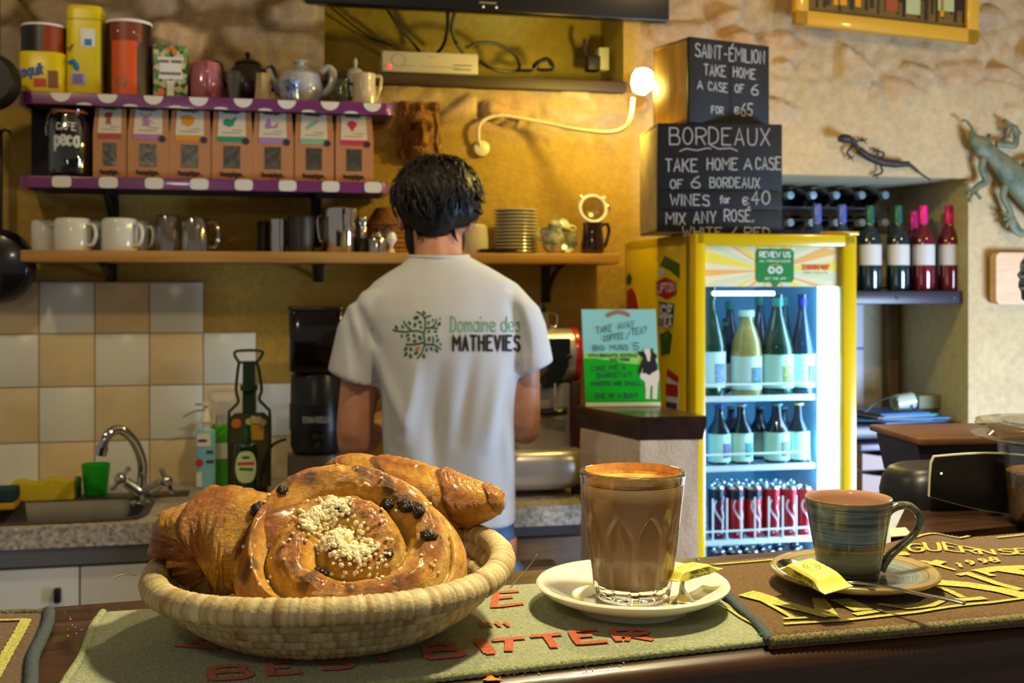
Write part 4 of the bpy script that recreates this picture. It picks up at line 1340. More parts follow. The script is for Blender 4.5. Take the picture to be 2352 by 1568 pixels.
def build_paper():
 a = [CP(*p, 0.0006) for p in ((2046, 1233), (2095, 1229), (2080, 1212), (2040, 1214))]
 c = sum(a, Vector()) / 4; c.z = ZC
 mb = MB(); mb.add([Vector((p.x, p.y, 0.0)) - Vector((c.x, c.y, 0)) + Vector((0, 0, 0.0004)) for p in a] + [Vector((p.x, p.y, 0)) - Vector((c.x, c.y, 0)) + Vector((0, 0, 0.0012)) for p in a],
      [(0, 1, 2, 3), (4, 5, 6, 7), (0, 1, 5, 4), (1, 2, 6, 5), (2, 3, 7, 6), (3, 0, 4, 7)])
 o = mb.build('paper_slip', M('cream_paper', '#ddd6ae', 0.7), loc=c)
 tag(o, 'cream paper slip on the counter behind the stoneware cup', 'paper')
build_paper()
def build_crumbs():
 rng = random.Random(3); mb = MB()
 for _ in range(60):
  px, py = rng.uniform(1120, 1480), 0
  py = 1560 - (px - 1120) * 0.105 - rng.uniform(-4, 22)
  if rng.random() < 0.35: px, py = rng.uniform(150, 235), rng.uniform(1410, 1470)
  p = CP(px, py); r = rng.uniform(0.0003, 0.0008)
  mb.sphere((p.x, p.y, ZC + r * 0.6), (r, r * rng.uniform(.6, 1.2), r * .7), 6)
 o = mb.build('pastry_crumbs', M('crumb', '#e2d3ae', 0.7)); tag(o, 'white sugar crumbs scattered on the dark counter edge', 'crumbs', kind='stuff')
 p = CP(1132, 1561)
 mb = MB(); mb.grid(8, 6, lambda u, v: ((u - .5) * 0.013 * (1 - .4 * v), (v - .5) * 0.006, 0.0008 + 0.0012 * math.sin(u * 5) * v + 0.0006 * n3(u * 5, v * 5)))
 mb.grid(8, 6, lambda u, v: ((u - .5) * 0.013 * (1 - .4 * v), (v - .5) * 0.006, 0.0002))
 o = mb.build('pastry_flake', M('flake', '#c98222', 0.5, var=0.2, vscale=200), loc=(p.x, p.y, ZC)); tag(o, 'golden pastry flake lying on the front edge of the counter', 'pastry flake')
build_crumbs()

# ================================================================== SHELVES ON THE WALL
def wthing(name, label, cat, px, z, off, group=None, rz=0.0):
 """Empty on the wall frame at pixel column px, height z, off metres out from the wall; returns it and metres per pixel there."""
 l = WALL.at(px, HY, -off); l.z = z
 t = thing(name, label, cat, WALL.w(l), TW + rz, group)
 return t, WALL.k / F_PX
def zz(py, px, off): return WALL.at(px, py, -off).z
BLACK = M('black_iron', '#17130f', 0.5)
def shelf(name, label, pxl, pxr, py_front, off, thick, front_mat, under_mat, kind):
 zt = zz(py_front, (pxl + pxr) / 2, off)
 ul, ur = WALL.at(pxl, HY, -off).x, WALL.at(pxr, HY, -off).x
 um = (ul + ur) / 2
 t = thing(name, label, 'shelf', WALL.w((um, 0, zt)), TW)
 hw = (ur - ul) / 2
 if kind == 'plain':
  mb = MB(); mb.box((0, -off / 2 - 0.002, -thick / 2), (2 * hw, off - 0.006, thick), 0.004)
  mb.build('board', front_mat, t)
 else:
  mb = MB(); mb.box((0.01, -off / 2 - 0.002, -thick * 0.55), (2 * hw - 0.04, off - 0.03, thick * 0.85), 0.003)
  mb.build('board', under_mat, t)
  # rounded oilcloth band round the front and the ends
  cr = 0.03
  path = [(-hw, -0.02)] + [(-hw, -off + cr + 0.02)] + [(-hw + cr - cr * math.cos(PI / 2 * k / 5), -off + cr - cr * math.sin(PI / 2 * k / 5)) for k in range(6)]
  path += [(hw - cr + cr * math.sin(PI / 2 * k / 5), -off + cr - cr * math.cos(PI / 2 * k / 5)) for k in range(6)] + [(hw, -0.02)]
  prof = [(-0.012, 0.0), (-0.004, 0.0)] + [(0.0 + 0.004 * math.sin(PI / 2 * k / 4) - 0.002, -0.004 + 0.004 * math.cos(PI / 2 * k / 4)) for k in range(5)] + [(0.002, -thick), (-0.004, -thick), (-0.012, -thick)]
  rings = []
  n = len(path)
  for i in range(n):
   a = Vector(path[max(0, i - 1)]); b = Vector(path[min(n - 1, i + 1)]); d = (b - a).normalized(); nn = Vector((d.y, -d.x))
   rings.append([(path[i][0] + nn.x * q[0], path[i][1] + nn.y * q[0], q[1]) for q in prof])
  mb = MB(); mb.loft(rings); mb.build('edge_band', front_mat, t)
  mb = MB(); mb.plate([(-hw + 0.006, -0.004), (hw - 0.006, -0.004), (hw - 0.006, -off + 0.006), (-hw + 0.006, -off + 0.006)][::-1], -0.006, -0.0004)
  mb.build('oilcloth_top', front_mat, t)
 return t, zt, um, hw
def bracket(t, um, px, off, zdrop, dep):
 u = WALL.at(px, HY, -off).x - um
 mb = MB()
 mb.box((u, -0.004, -zdrop / 2), (0.030, 0.006, zdrop), 0.002)
 mb.box((u, -dep / 2, -0.034), (0.024, dep, 0.006), 0.002)
 mb.tube(bez((u, -dep + 0.01, -0.037), (u, -dep * 0.55, -0.05), (u, -0.05, -zdrop * 0.6), (u, -0.006, -zdrop * 0.92), 10), 0.008, 8)
 mb.build('bracket', BLACK, t)
PURPLE = M('purple_oilcloth', '#6e2c64', 0.28, coat=0.3)
DOTW = M('white_dot', '#d8d4c6', 0.35)
DARKB = M('dark_board', '#1d130c', 0.7)
def dots(t, hw, off, thick, px0, step, um, count, half, zc):
 mb = MB()
 for k in range(count):
  u = px0 + k * step
  if abs(u) > hw - 0.035: continue
  if half:
   pts = [(u + 0.026 * math.cos(PI + PI * i / 12), -0.003 + 0.0245 * math.sin(PI + PI * i / 12)) for i in range(13)]
  else:
   pts = [(u + 0.025 * math.copysign(abs(math.cos(2 * PI * i / 24)) ** 0.5, math.cos(2 * PI * i / 24)), zc + (thick / 2 - 0.0005) * math.copysign(abs(math.sin(2 * PI * i / 24)) ** 0.5, math.sin(2 * PI * i / 24))) for i in range(24)]
  mb.prism(pts, -off - 0.0032, -off - 0.0008)
  if half and u + 0.5 * step < hw - 0.05: mb.prism([(u + 0.5 * step + 0.02 * math.cos(PI * i / 8), -thick + 0.006 * math.sin(PI * i / 8)) for i in range(9)], -off - 0.0032, -off - 0.0008)
 mb.build('dot_pattern', DOTW, t)
S1, Z1S, UM1, HW1 = shelf('wall_shelf', 'upper shelf edged in purple oilcloth with white half dots', 40, 905, 222, 0.24, 0.034, PURPLE, DARKB, 'band')
d_ = (WALL.at(855, HY, -.24).x - WALL.at(140, HY, -.24).x) / 7
dots(S1, HW1, 0.24, 0.034, WALL.at(140, HY, -.24).x - UM1, d_, UM1, 8, True, 0)
S2, Z2S, UM2, HW2 = shelf('wall_shelf', 'lower shelf edged in purple oilcloth with white oval dots', 42, 893, 410, 0.24, 0.032, PURPLE, DARKB, 'band')
dots(S2, HW2, 0.24, 0.032, WALL.at(142, HY, -.24).x - UM2, d_, UM2, 8, False, -0.016)
bracket(S2, UM2, 258, 0.03, 0.18, 0.2); bracket(S2, UM2, 728, 0.03, 0.18, 0.2)
PINE = M_wood('pine_board', '#9a6a2c', '#c08c42', (1.0, 12, 12), 0.5)
S3, Z3S, UM3, HW3 = shelf('wall_shelf', 'long plain pine shelf carrying the mugs and plates', 46, 1424, 578, 0.25, 0.032, PINE, PINE, 'plain')
for px, dr in ((254, .085), (733, .085), (1258, .15)): bracket(S3, UM3, px, 0.03, dr, 0.21)

# ------------------------------------------------------------------ helpers for the small wares
def base_px(px, off): return None
def std(name, label, cat, pxl, pxr, off, z, group=None, rz=0.0):
 t, s = wthing(name, label, cat, (pxl + pxr) / 2, z + 0.0004, off, group, rz)
 return t, s, (pxr - pxl) / 2 * s
def H(py_top, px, off, z): return zz(py_top, px, off) - z
def arc_label(t, name, r, z0, z1, a_mid, a_span, mat, seg=20, sq=None):
 mb = MB(); mb.lathe([(r - 0.0004, z0), (r, z0), (r, z1), (r - 0.0004, z1)], seg, a0=a_mid - a_span / 2, a1=a_mid + a_span / 2)
 return mb.build(name, mat, t)
FRONT = -PI / 2
def wrap(r, z=0.0):
 """Writing laid round a cylinder facing the camera."""
 return lambda a, b: (r * math.sin(a / r), -r * math.cos(a / r), b + z)
def rsq(mb, w, d, z0, z1, r=0.3, mi=0, top=0.0, seg=40, k=0.5):
 """Rounded-square can from z0 to z1."""
 def ring(sc, z):
  return [(w / 2 * sc * math.copysign(abs(math.cos(2 * PI * i / seg)) ** k, math.cos(2 * PI * i / seg)), d / 2 * sc * math.copysign(abs(math.sin(2 * PI * i / seg)) ** k, math.sin(2 * PI * i / seg)), z) for i in range(seg)]
 h = z1 - z0
 if top: rings = [ring(0.97, z0), ring(1, z0 + 0.004)] + [ring(1, z1 - top)] + [ring(1 - 0.16 * (q / 5) ** 2.2, z1 - top + top * math.sin(PI / 2 * q / 5)) for q in range(1, 6)]
 else: rings = [ring(0.97, z0), ring(1, z0 + 0.004), ring(1, z1 - 0.004), ring(0.97, z1)]
 return mb.loft(rings, mi)
YEL = M('yellow_plastic', '#dcc400', 0.35); BLU = M('blue_print', '#24479c', 0.5); RED = M('red_print', '#b8322a', 0.5); WHT = M('white_print', '#e2ddd0', 0.5)
INK = M('black_print', '#191714', 0.6); GRN = M('green_print', '#2f7d3a', 0.5); ORG = M('orange_print', '#d2521a', 0.45)
# ------------------------------------------------------------------ upper purple shelf
def upper():
 o = 0.13; z = Z1S
 t, s, r = std('cocoa_tub', 'yellow cocoa tub with dark and orange drum on top, leftmost on the upper shelf', 'tub', 46, 156, o, z); r *= .95
 h1 = H(128, 100, o, z); h2 = H(62, 100, o, z)
 mb = MB(); rsq(mb, 2 * r, 2 * r, 0, h1, k=0.6); mb.build('tub_body', YEL, t)
 mb = MB(); mb.lathe([(0, h1), (r * .93, h1), (r * .93, h2 - .006), (0, h2 - .006)], 40, a0=PI * .5, a1=PI * 1.5 + 0.12); mb.lathe([(0, h1), (r * .93, h1), (r * .93, h2 - .006), (0, h2 - .006)], 12, a0=2 * PI - 0.35, a1=2 * PI + PI * .5)
 mb.build('drum', M('dark_drum', '#1f1c1c', 0.4), t)
 mb = MB(); mb.lathe([(0, h1), (r * .93, h1), (r * .93, h2 - .006), (0, h2 - .006)], 12, a0=PI * 1.5 + .12, a1=2 * PI - .35); mb.build('orange_panel', M('dark_orange', '#8a3410', 0.4), t)
 mb = MB(); mb.lathe([(0, h2 - .006), (r * .95, h2 - .006), (r * .95, h2), (0, h2)], 40); mb.build('lid', WHT, t)
 mb = MB(); ribbons(mb, text_strokes('esquik', h1 * .24, -r * .90, h1 * .36, r * 1.05, slant=0.12), 0.0058, lambda a, b: (a, -r * 1.0 - .0012, b + (a + r) * .18)); mb.build('lettering', BLU, t)
 mb = MB(); mb.box((r * .02, -r - .0008, h1 * .26), (r * .5, .001, h1 * .2), 0); mb.build('red_badge', RED, t)
 mb = MB(); mb.box((r * .55, -r * .99 - .0008, h1 * .35), (r * .4, .001, h1 * .4), 0); mb.build('brown_patch', M('brown_print', '#7a4a22', .5), t)
 t, s, r = std('drink_powder_tin', 'tall yellow drinking powder tin, second on the upper shelf', 'tin', 157, 238, o, z)
 h = H(18, 198, o, z)
 mb = MB(); rsq(mb, 2 * r, 2 * r * .8, 0, h, top=.022, k=0.5); mb.build('tin_body', YEL, t)
 mb = MB(); rsq(mb, 2.02 * r, 2.02 * r * .8, h * .835, h * .85, k=0.5); mb.build('lid_seam', M('yellow_seam', '#a89200', .4), t)
 f = -r * .8 - .001
 mb = MB(); mb.box((r * .22, f, h * .64), (r * .8, .001, h * .2), .0003); mb.build('white_label', WHT, t)
 mb = MB(); mb.box((r * .24, f - .0008, h * .59), (r * .38, .001, h * .07), .0003); mb.build('blue_square', M('sky_print', '#1878b4', .5), t)
 mb = MB(); mb.box((-r * .3, f, h * .19), (r * .8, .001, h * .13), .0003); mb.build('barcode_field', M('violet_field', '#a9a0cf', .5), t)
 mb = MB()
 for k in range(9): mb.box((-r * .55 + k * r * .06, f - .0008, h * .19), (r * .025, .001, h * .1), 0)
 mb.build('barcode', M('violet_ink', '#3b327a', .5), t)
 mb = MB(); mb.tube([(-r * .85, f, h * .36), (-r * .55, f, h * .38), (-r * .4, f, h * .33), (-r * .32, f, h * .28)], [.004, .008, .009, .005], 8); mb.build('blue_swoosh', M('sky_print', '#1878b4', .5), t)
 mb = MB(); mb.tube([(-r * .95, f, h * .54), (-r * .8, f, h * .5), (-r * .55, f, h * .56)], [.003, .005, .002], 8); mb.build('brown_splash', M('brown_print', '#7a4a22', .5), t)
 t, s, r = std('chocolate_canister', 'dark brown canister with orange panel and white lid on the upper shelf', 'canister', 245, 348, o, z)
 h = H(54, 296, o, z)
 mb = MB(); mb.lathe([(0, 0), (r * .98, 0), (r * .98, h - .008), (0, h - .008)], 48); mb.build('canister_body', M('choc_brown', '#2c120b', 0.35), t)
 mb = MB(); mb.lathe([(0, h - .008), (r, h - .008), (r * 1.01, h - .004), (r, h), (r * .8, h + .001), (0, h + .001)], 48); mb.build('lid', WHT, t)
 arc_label(t, 'orange_panel', r * .99, h * .02, h * .72, FRONT - .12, 1.15, ORG)
 arc_label(t, 'rust_panel', r * .99, h * .72, h * .96, FRONT - .05, 1.5, M('rust_print', '#7c3312', .45))
 mb = MB(); ribbons(mb, [[(-.014 + .017 * math.cos(k * .35), h * .20 + .008 * math.sin(k * .35)) for k in range(19)], [(-.03, h * .2), (-.024, h * .12), (-.004, h * .12), (.003, h * .2)]], .004, wrap(r * 1.0)); mb.build('cup_picture', M('grey_brown', '#7d6652', .5), t)
 mb = MB(); ribbons(mb, [[(-.024, h * .84), (.02, h * .83)]], .005, wrap(r * 1.0)); mb.build('title_line', WHT, t)
 mb = MB(); ribbons(mb, [[(.018, h * .82), (.034, h * .8), (.036, h * .72), (.026, h * .64)]], .003, wrap(r * 1.0)); mb.build('pink_scroll', M('rose_print', '#a85a58', .5), t)
 t, s, r = std('tea_box', 'green tea carton with orange flowers and pale label on the upper shelf', 'box', 356, 431, o, z)
 h = H(109, 393, o, z)
 mb = MB(); mb.box((0, 0, h / 2), (2 * r, r * 1.3, h), .002)
 n = NT('leafy_print'); v = n.node('ShaderNodeTexVoronoi'); v.inputs['Scale'].default_value = 75; n.l.new(n.coord(), v.inputs['Vector'])
 n.base(n.ramp(v.outputs['Color'], [(0.2, '#1e4a26'), (0.5, '#3a7a3c'), (0.75, '#c8c090')])); mb.build('carton', n.mat, t)
 f = -r * .65 - .0008
 mb = MB(); mb.prism([(-r * .75, h * .78), (r * .8, h * .78), (r * .65, h * .6), (r * .72, h * .38), (-r * .7, h * .38), (-r * .6, h * .6)], f, f + .001); mb.box((0, f, h * .18), (r * .4, .001, h * .34), 0); mb.build('pale_label', WHT, t)
 mb = MB(); ribbons(mb, [[(-r * .6, h * .7), (-r * .15, h * .7)], [(r * .1, h * .7), (r * .6, h * .7)], [(-r * .55, h * .48), (r * .55, h * .48)]], .008, flat(f - .0008)); mb.build('title', M('soft_grey', '#6f6d62', .5), t)
 mb = MB()
 for a, b, q in ((-.1, .92, .007), (.25, .88, .008), (-.55, .14, .011), (.02, .95, .006)): mb.lathe([(0, 0), (q, 0), (q, .0006), (0, .0006)], 12, mat=Matrix.Translation((a * r, f - .0006, b * h)) @ Matrix.Rotation(PI / 2, 4, 'X'))
 mb.build('orange_flowers', M('flower_orange', '#d9781a', .5), t)
 t, s, r = std('mug', 'pink china mug with loop handle on the upper shelf', 'mug', 434, 512, 0.12, z)
 h = H(146, 470, .12, z); pk = M('pink_china', '#a85f68', 0.16, coat=.4)
 mb = MB(); mb.lathe([(0, 0), (r * .8, 0), (r * .98, h * .2), (r, h * .5), (r * .82, h * .93), (r * .76, h), (r * .70, h), (r * .74, h * .9), (r * .9, h * .4), (0, h * .1)], 40); mb.build('body', pk, t)
 mb = MB(); mb.tube(smooth_path([(r * .1, -r * .88, h * .92), (r * .18, -r * 1.35, h * .9), (r * .22, -r * 1.5, h * .55), (r * .2, -r * 1.2, h * .25), (r * .12, -r * .95, h * .2)], 6), .007, 12); mb.build('handle', pk, t)
 t, s, r = std('drinking_glass', 'small clear glass beside the pink mug on the upper shelf', 'glass', 519, 556, .15, z)
 h = H(166, 538, .15, z); gl = M_glass('thin_glass', '#e8ece4', .12)
 mb = MB(); mb.lathe([(0, .002), (r * .8, .002), (r, h), (r * .93, h), (r * .72, .006), (0, .006)], 32); mb.build('tumbler', gl, t)
 t, s, r = std('teapot', 'dark brown teapot with knobbed lid behind the glass on the upper shelf', 'teapot', 520, 618, .055, z)
 h = H(148, 570, .055, z); br = M('dark_pot', '#1d120b', .3, coat=.2)
 mb = MB(); mb.lathe([(0, 0), (r * .6, 0), (r * .9, h * .25), (r, h * .5), (r * .8, h * .85), (r * .55, h), (0, h)], 40); mb.build('body', br, t)
 mb = MB(); mb.lathe([(r * .62, h), (r * .5, h + .008), (r * .2, h + .016), (.004, h + .02), (.009, h + .028), (.006, h + .036), (0, h + .038)], 32); mb.build('lid', br, t)
 mb = MB(); mb.tube(smooth_path([(-r * .8, 0, h * .5), (-r * 1.15, 0, h * .7), (-r * 1.3, 0, h * .98), (-r * 1.55, 0, h * 1.02)], 6), [.013] * 6 + [.010] * 6 + [.006] * 7, 12); mb.build('spout', br, t)
 mb = MB(); mb.tube(smooth_path([(r * .75, 0, h * .85), (r * 1.15, 0, h * .95), (r * 1.25, 0, h * .55), (r * .85, 0, h * .3)], 6), .006, 10); mb.build('handle', br, t)
 t, s, r = std('jug', 'small hexagonal ivory jug in front of the dark teapot', 'jug', 583, 626, .16, z)
 h = H(170, 604, .16, z)
 mb = MB(); mb.lathe([(0, 0), (r * 1.02, 0), (r * .95, h * .1), (r * .72, h * .86), (r * .8, h), (r * .7, h), (r * .6, h * .85), (0, h * .2)], 6, a0=.3, a1=.3 + 2 * PI); mb.build('body', M('ivory_glaze', '#b39c6c', .3, var=.12, vscale=60), t, angle=25)
 mb = MB(); mb.tube(smooth_path([(-r * .1, r * .6, h * .9), (-r * .1, r * 1.3, h * .8), (-r * .1, r * 1.25, h * .35), (-r * .1, r * .85, h * .2)], 5), .003, 8); mb.build('handle', M('ivory_glaze', '#b39c6c', .3), t)
 t, s, r = std('teapot', 'round white teapot with blue motif on the upper shelf', 'teapot', 636, 742, .11, z)
 h = H(157, 688, .11, z); wh = M('blue_white_china', '#a9a9ad', .14, coat=.4)
 mb = MB(); mb.lathe([(0, 0), (r * .62, 0), (r * .9, h * .22), (r * 1.0, h * .5), (r * .86, h * .82), (r * .4, h * 1.0), (0, h)], 48); mb.build('body', wh, t)
 mb = MB(); mb.lathe([(r * .4, h), (r * .3, h + .006), (r * .16, h + .008), (r * .18, h + .013), (r * .33, h + .017), (r * .3, h + .021), (0, h + .022)], 32); mb.build('lid', wh, t)
 mb = MB(); mb.tube(smooth_path([(r * .8, -.01, h * .3), (r * 1.25, -.012, h * .45), (r * 1.42, -.013, h * .85), (r * 1.2, -.012, h * 1.02), (r * .9, -.01, h * .88)], 6), [.013] * 6 + [.012] * 12 + [.011] * 7, 12); mb.build('handle', wh, t)
 mb = MB(); mb.tube([(-r * .8, 0, h * .35), (-r * 1.2, 0, h * .7), (-r * 1.35, 0, h * .95)], [.016, .011, .008], 12); mb.build('spout', wh, t)
 t, s, r = std('mini_jug', 'tiny blue and white china jug in front of the round teapot', 'jug', 650, 696, .20, z)
 h = H(186, 672, .2, z); bw = banded('delft', 'z', [(0, '#4a62a0'), (.35, '#aab4cf'), (.6, '#33509a'), (.85, '#9aa8cc')], 0, h, nz=.25, ns=60, stretch=(1, 1, 1))
 mb = MB(); mb.lathe([(0, 0), (r * .6, 0), (r * .7, h * .15), (r * .62, h * .5), (r * .8, h * .85), (r * .98, h), (r * .85, h), (r * .6, h * .7), (0, h * .2)], 32); mb.build('body', bw, t)
 mb = MB(); mb.tube(smooth_path([(-r * .7, 0, h * .9), (-r * 1.2, 0, h * .85), (-r * 1.1, 0, h * .4), (-r * .62, 0, h * .3)], 5), .003, 8); mb.build('handle', bw, t)
 t, s, r = std('mini_jug', 'small green and brown glazed jug near the right end of the upper shelf', 'jug', 770, 806, .16, z)
 h = H(184, 790, .16, z); gg = M('green_glaze', '#3d4a16', .2, var=.5, vscale=50, coat=.4)
 mb = MB(); mb.lathe([(0, 0), (r * .7, 0), (r * 1.0, h * .3), (r * .98, h * .5), (r * .7, h * .8), (r * .9, h), (r * .78, h), (r * .6, h * .8), (0, h * .2)], 32); mb.build('body', gg, t)
 mb = MB(); mb.tube(smooth_path([(r * .8, 0, h * .88), (r * 1.4, 0, h * .8), (r * 1.4, 0, h * .4), (r * .9, 0, h * .25)], 5), .0045, 8); mb.build('handle', gg, t)
 t, s, r = std('sugar_bowl', 'pale lidded bowl with pointed knob behind the green jug', 'bowl', 795, 838, .06, z)
 h = H(170, 815, .06, z)
 mb = MB(); mb.lathe([(0, 0), (r * .5, 0), (r * 1.0, h * .5), (r * .9, h), (0, h)], 32); mb.build('body', wh, t)
 mb = MB(); mb.lathe([(r * .95, h), (r * .7, h + .012), (r * .2, h + .018), (.004, h + .026), (.007, h + .036), (.003, h + .048), (0, h + .05)], 32); mb.build('lid', wh, t)
 t, s, r = std('jug', 'cream china milk jug, rightmost on the upper shelf', 'jug', 808, 866, .17, z)
 h = H(171, 840, .17, z); cr = M('cream_china', '#c2b08a', .16, coat=.4)
 mb = MB(); mb.lathe([(0, 0), (r * .95, 0), (r * 1.0, h * .06), (r * .86, h * .6), (r * .88, h), (r * .8, h), (r * .78, h * .6), (0, h * .1)], 40, rf=lambda a, q, zz_: q * (1 + .22 * max(0, math.cos(a - PI)) ** 6 * max(0, zz_ / h - .6))); mb.build('body', cr, t)
 mb = MB(); mb.tube(smooth_path([(r * .85, 0, h * .95), (r * 1.3, 0, h * .93), (r * 1.25, 0, h * .6), (r * .95, 0, h * .2), (r * .9, 0, h * .12)], 6), .0045, 10); mb.build('handle', cr, t)
upper()

# ------------------------------------------------------------------ lower purple shelf
def lower():
 z = Z2S; o = .12
 t, s, r = std('storage_box', 'black storage box behind the clip-top jar on the lower purple shelf', 'box', 84, 222, .058, z)
 h = H(262, 150, .058, z)
 mb = MB(); mb.box((0, 0, h / 2), (2 * r, .10, h), .004); mb.build('box_body', M('black_card', '#0c0a0a', .6), t)
 mb = MB(); mb.box((0, 0, h + .004), (2.03 * r, .105, .008), .003); mb.build('lid', M('black_card', '#0c0a0a', .6), t)
 t, s, r = std('storage_jar', 'clip-top glass jar with orange seal and white handwriting on the lower purple shelf', 'jar', 113, 206, .175, z)
 h = H(250, 160, .175, z)
 mb = MB(); mb.lathe([(0, .002), (r * .9, .002), (r, .01), (r, h * .78), (r * .84, h * .87), (r * .84, h * .92), (r * .8, h * .92), (r * .8, h * .87), (r * .95, h * .77), (r * .95, .012), (0, .008)], 48); mb.build('jar_body', M_glass('jar_glass', '#d5dad8', .10), t)
 mb = MB(); mb.lathe([(0, .009), (r * .92, .012), (r * .92, h * .5), (0, h * .53)], 40); mb.build('coffee_beans', M('dark_beans', '#1e120c', .5, bump=1, bscale=200), t)['kind'] = 'stuff'
 mb = MB(); mb.lathe([(r * .84, h * .92), (r * .88, h * .92), (r * .88, h * .945), (r * .84, h * .945)], 40); mb.build('rubber_seal', M('orange_rubber', '#c25a1c', .5), t)
 mb = MB(); mb.lathe([(r * .86, h * .945), (r * .88, h * .97), (r * .6, h), (0, h)], 40); mb.build('lid', M_glass('jar_glass', '#d5dad8', .10), t)
 mb = MB(); ribbons(mb, text_strokes('CAFE', h * .10, -r * .45, h * .66, r * .9, .04), .0035, wrap(r * 1.01)); ribbons(mb, text_strokes('peca', h * .20, -r * .55, h * .44, r * 1.15, .05), .0075, wrap(r * 1.01)); mb.build('handwriting', M('chalk_pen', '#cfd2d0', .7), t)
 mb = MB(); mb.tube([(-r * 1.02, -.004, h * .80), (-r * 1.06, -.01, h * .7), (-r * 1.04, -.004, h * .6)], .0025, 8); mb.tube([(-r * .9, 0, h * .95), (-r * 1.03, 0, h * .85), (-r * 1.03, 0, h * .75)], .0018, 8); mb.build('wire_clip', STEEL, t)
 kraft = M('kraft_card', '#b37a4d', .7, var=.05, vscale=30)
 X = [(220, 295), (298, 391), (393, 486), (488, 581), (582, 674), (676, 766), (768, 856)]
 cols = ['#a04038', '#b06a9c', '#d28a14', '#1f8a68', '#9a78b0', '#7fae88', '#c0304a']
 nm = ['red bear', 'pink windmill', 'orange sack', 'green whale', 'mauve leaf', 'pale green sweet', 'crimson berry']
 icons = [
  [[(-.5, .9), (.6, .95), (.5, .4), (.3, .2), (.35, -.9), (.05, -.9), (-.05, -.3), (-.2, -.95), (-.45, -.8), (-.35, .1), (-.7, .3)]],
  [[(-.3, .1), (.2, .1), (.45, -.9), (-.6, -.9)], [(-.8, .9), (-.7, .95), (.9, -.4), (.8, -.5)], [(.6, .9), (.5, .95), (-.7, -.1), (-.6, -.2)]],
  [[(-.9, .8), (.1, .95), (.9, .35), (.6, -.4), (.1, -.8), (-.75, -.5)]],
  [[(-.9, .2), (-.4, .6), (.2, .4), (.5, .7), (.95, .85), (.6, .3), (.4, -.5), (-.2, -.7), (-.8, -.4)]],
  [[(-.6, .1), (-.25, .9), (-.1, .2), (.0, -.4), (.5, -.3), (.95, .3), (.8, -.6), (-.7, -.8), (-.8, -.3)]],
  [[(-.95, -.3), (-.6, -.2), (-.2, .4), (.4, .6), (.6, .8), (.95, .7), (.7, .3), (.3, -.1), (-.4, -.5), (-.7, -.8)]],
  [[(-.6, .6), (0, .9), (.6, .6), (.65, .2), (.2, -.4), (.0, -.9), (-.25, -.4), (-.65, .1)]]]
 for i, ((a, b), c) in enumerate(zip(X, cols)):
  t, s, r = std('tea_carton', f'brown kraft tea carton with {nm[i]} on its label', 'carton', a, b, .165, z, 'kraft tea cartons on the lower purple shelf', R(random.uniform(-.7, .7)))
  h = H(243 + 3.2 * i, (a + b) / 2, .165, z); D = r * .75; r *= .975
  if i == 0: D = r * .9
  mb = MB(); zb = h * .60
  mb.loft([[(-r, -D, 0), (r, -D, 0), (r, D, 0), (-r, D, 0)], [(-r, -D, zb), (r, -D, zb), (r, D, zb), (-r, D, zb)], [(-r * .9, -D * .45, h), (r * .9, -D * .45, h), (r * .9, D * .45, h), (-r * .9, D * .45, h)]])
  mb.build('carton_body', kraft, t, angle=15)
  sl = (D * .55) / (h - zb)
  def face(x, zz_, lift=.0012): return (x, -D + max(0, zz_ - zb) * sl - lift, zz_)
  def sticker(poly, lift, mat, nm_):
   m_ = MB(); n0 = len(poly)
   m_.add([face(x, y, lift) for x, y in poly] + [face(x, y, lift - .001) for x, y in poly], [tuple(range(n0))] + [(k, (k + 1) % n0, (k + 1) % n0 + n0, k + n0) for k in range(n0)])
   return m_.build(nm_, mat, t, angle=0)
  sticker([(-r * .72, zb), (r * .66, zb), (r * .62, h * .975), (-r * .66, h * .975)], .0010, M('label_paper', '#d2c4ac', .6), 'label')
  cm = M('tea_' + nm[i].split()[0] + str(i), c, .5)
  sticker([(-r * .72, zb - h * .075), (r * .66, zb - h * .075), (r * .66, zb - .001), (-r * .72, zb - .001)], .0012, cm, 'colour_band')
  mb = MB()
  for k, pl in enumerate(icons[i]):
   mb.add([face(x * r * .38 - r * .1, h * .80 + y * h * .095, .0019 + .0001 * k) for x, y in pl], [tuple(range(len(pl)))])
  mb.build('picture', cm, t, angle=0)
  sticker([(-r * .42, h * .16), (r * .38, h * .16), (r * .38, h * .47), (-r * .42, h * .47)], .0010, M('window_film', '#4a4436', .12, var=.45, vscale=38, coat=.6, bump=.4, bscale=45), 'window')
  mb = MB(); ribbons(mb, text_strokes('teapigs.', h * .052, -r * .58, h * .055, r * 1.1), .0042, lambda x, y: face(x, y, .0014)); ribbons(mb, text_strokes('teapigs.', h * .03, -r * .5, h * .935, r * .9), .002, lambda x, y: face(x, y, .002))
  ribbons(mb, [[(-r * .5, zb + h * .05), (r * .4, zb + h * .05)], [(r * .0, zb + h * .09), (r * .5, zb + h * .09)]], .0012, lambda x, y: face(x, y, .002)); mb.build('lettering', M('brown_ink', '#3a2418', .6), t, angle=0)
  if i: sticker([(r * .66 + r * .17 * math.cos(k * PI / 8), zb - h * .06 + r * .17 * math.sin(k * PI / 8)) for k in range(16)], .0026, M('seal_ink', '#2d2a34', .5), 'seal')
lower()

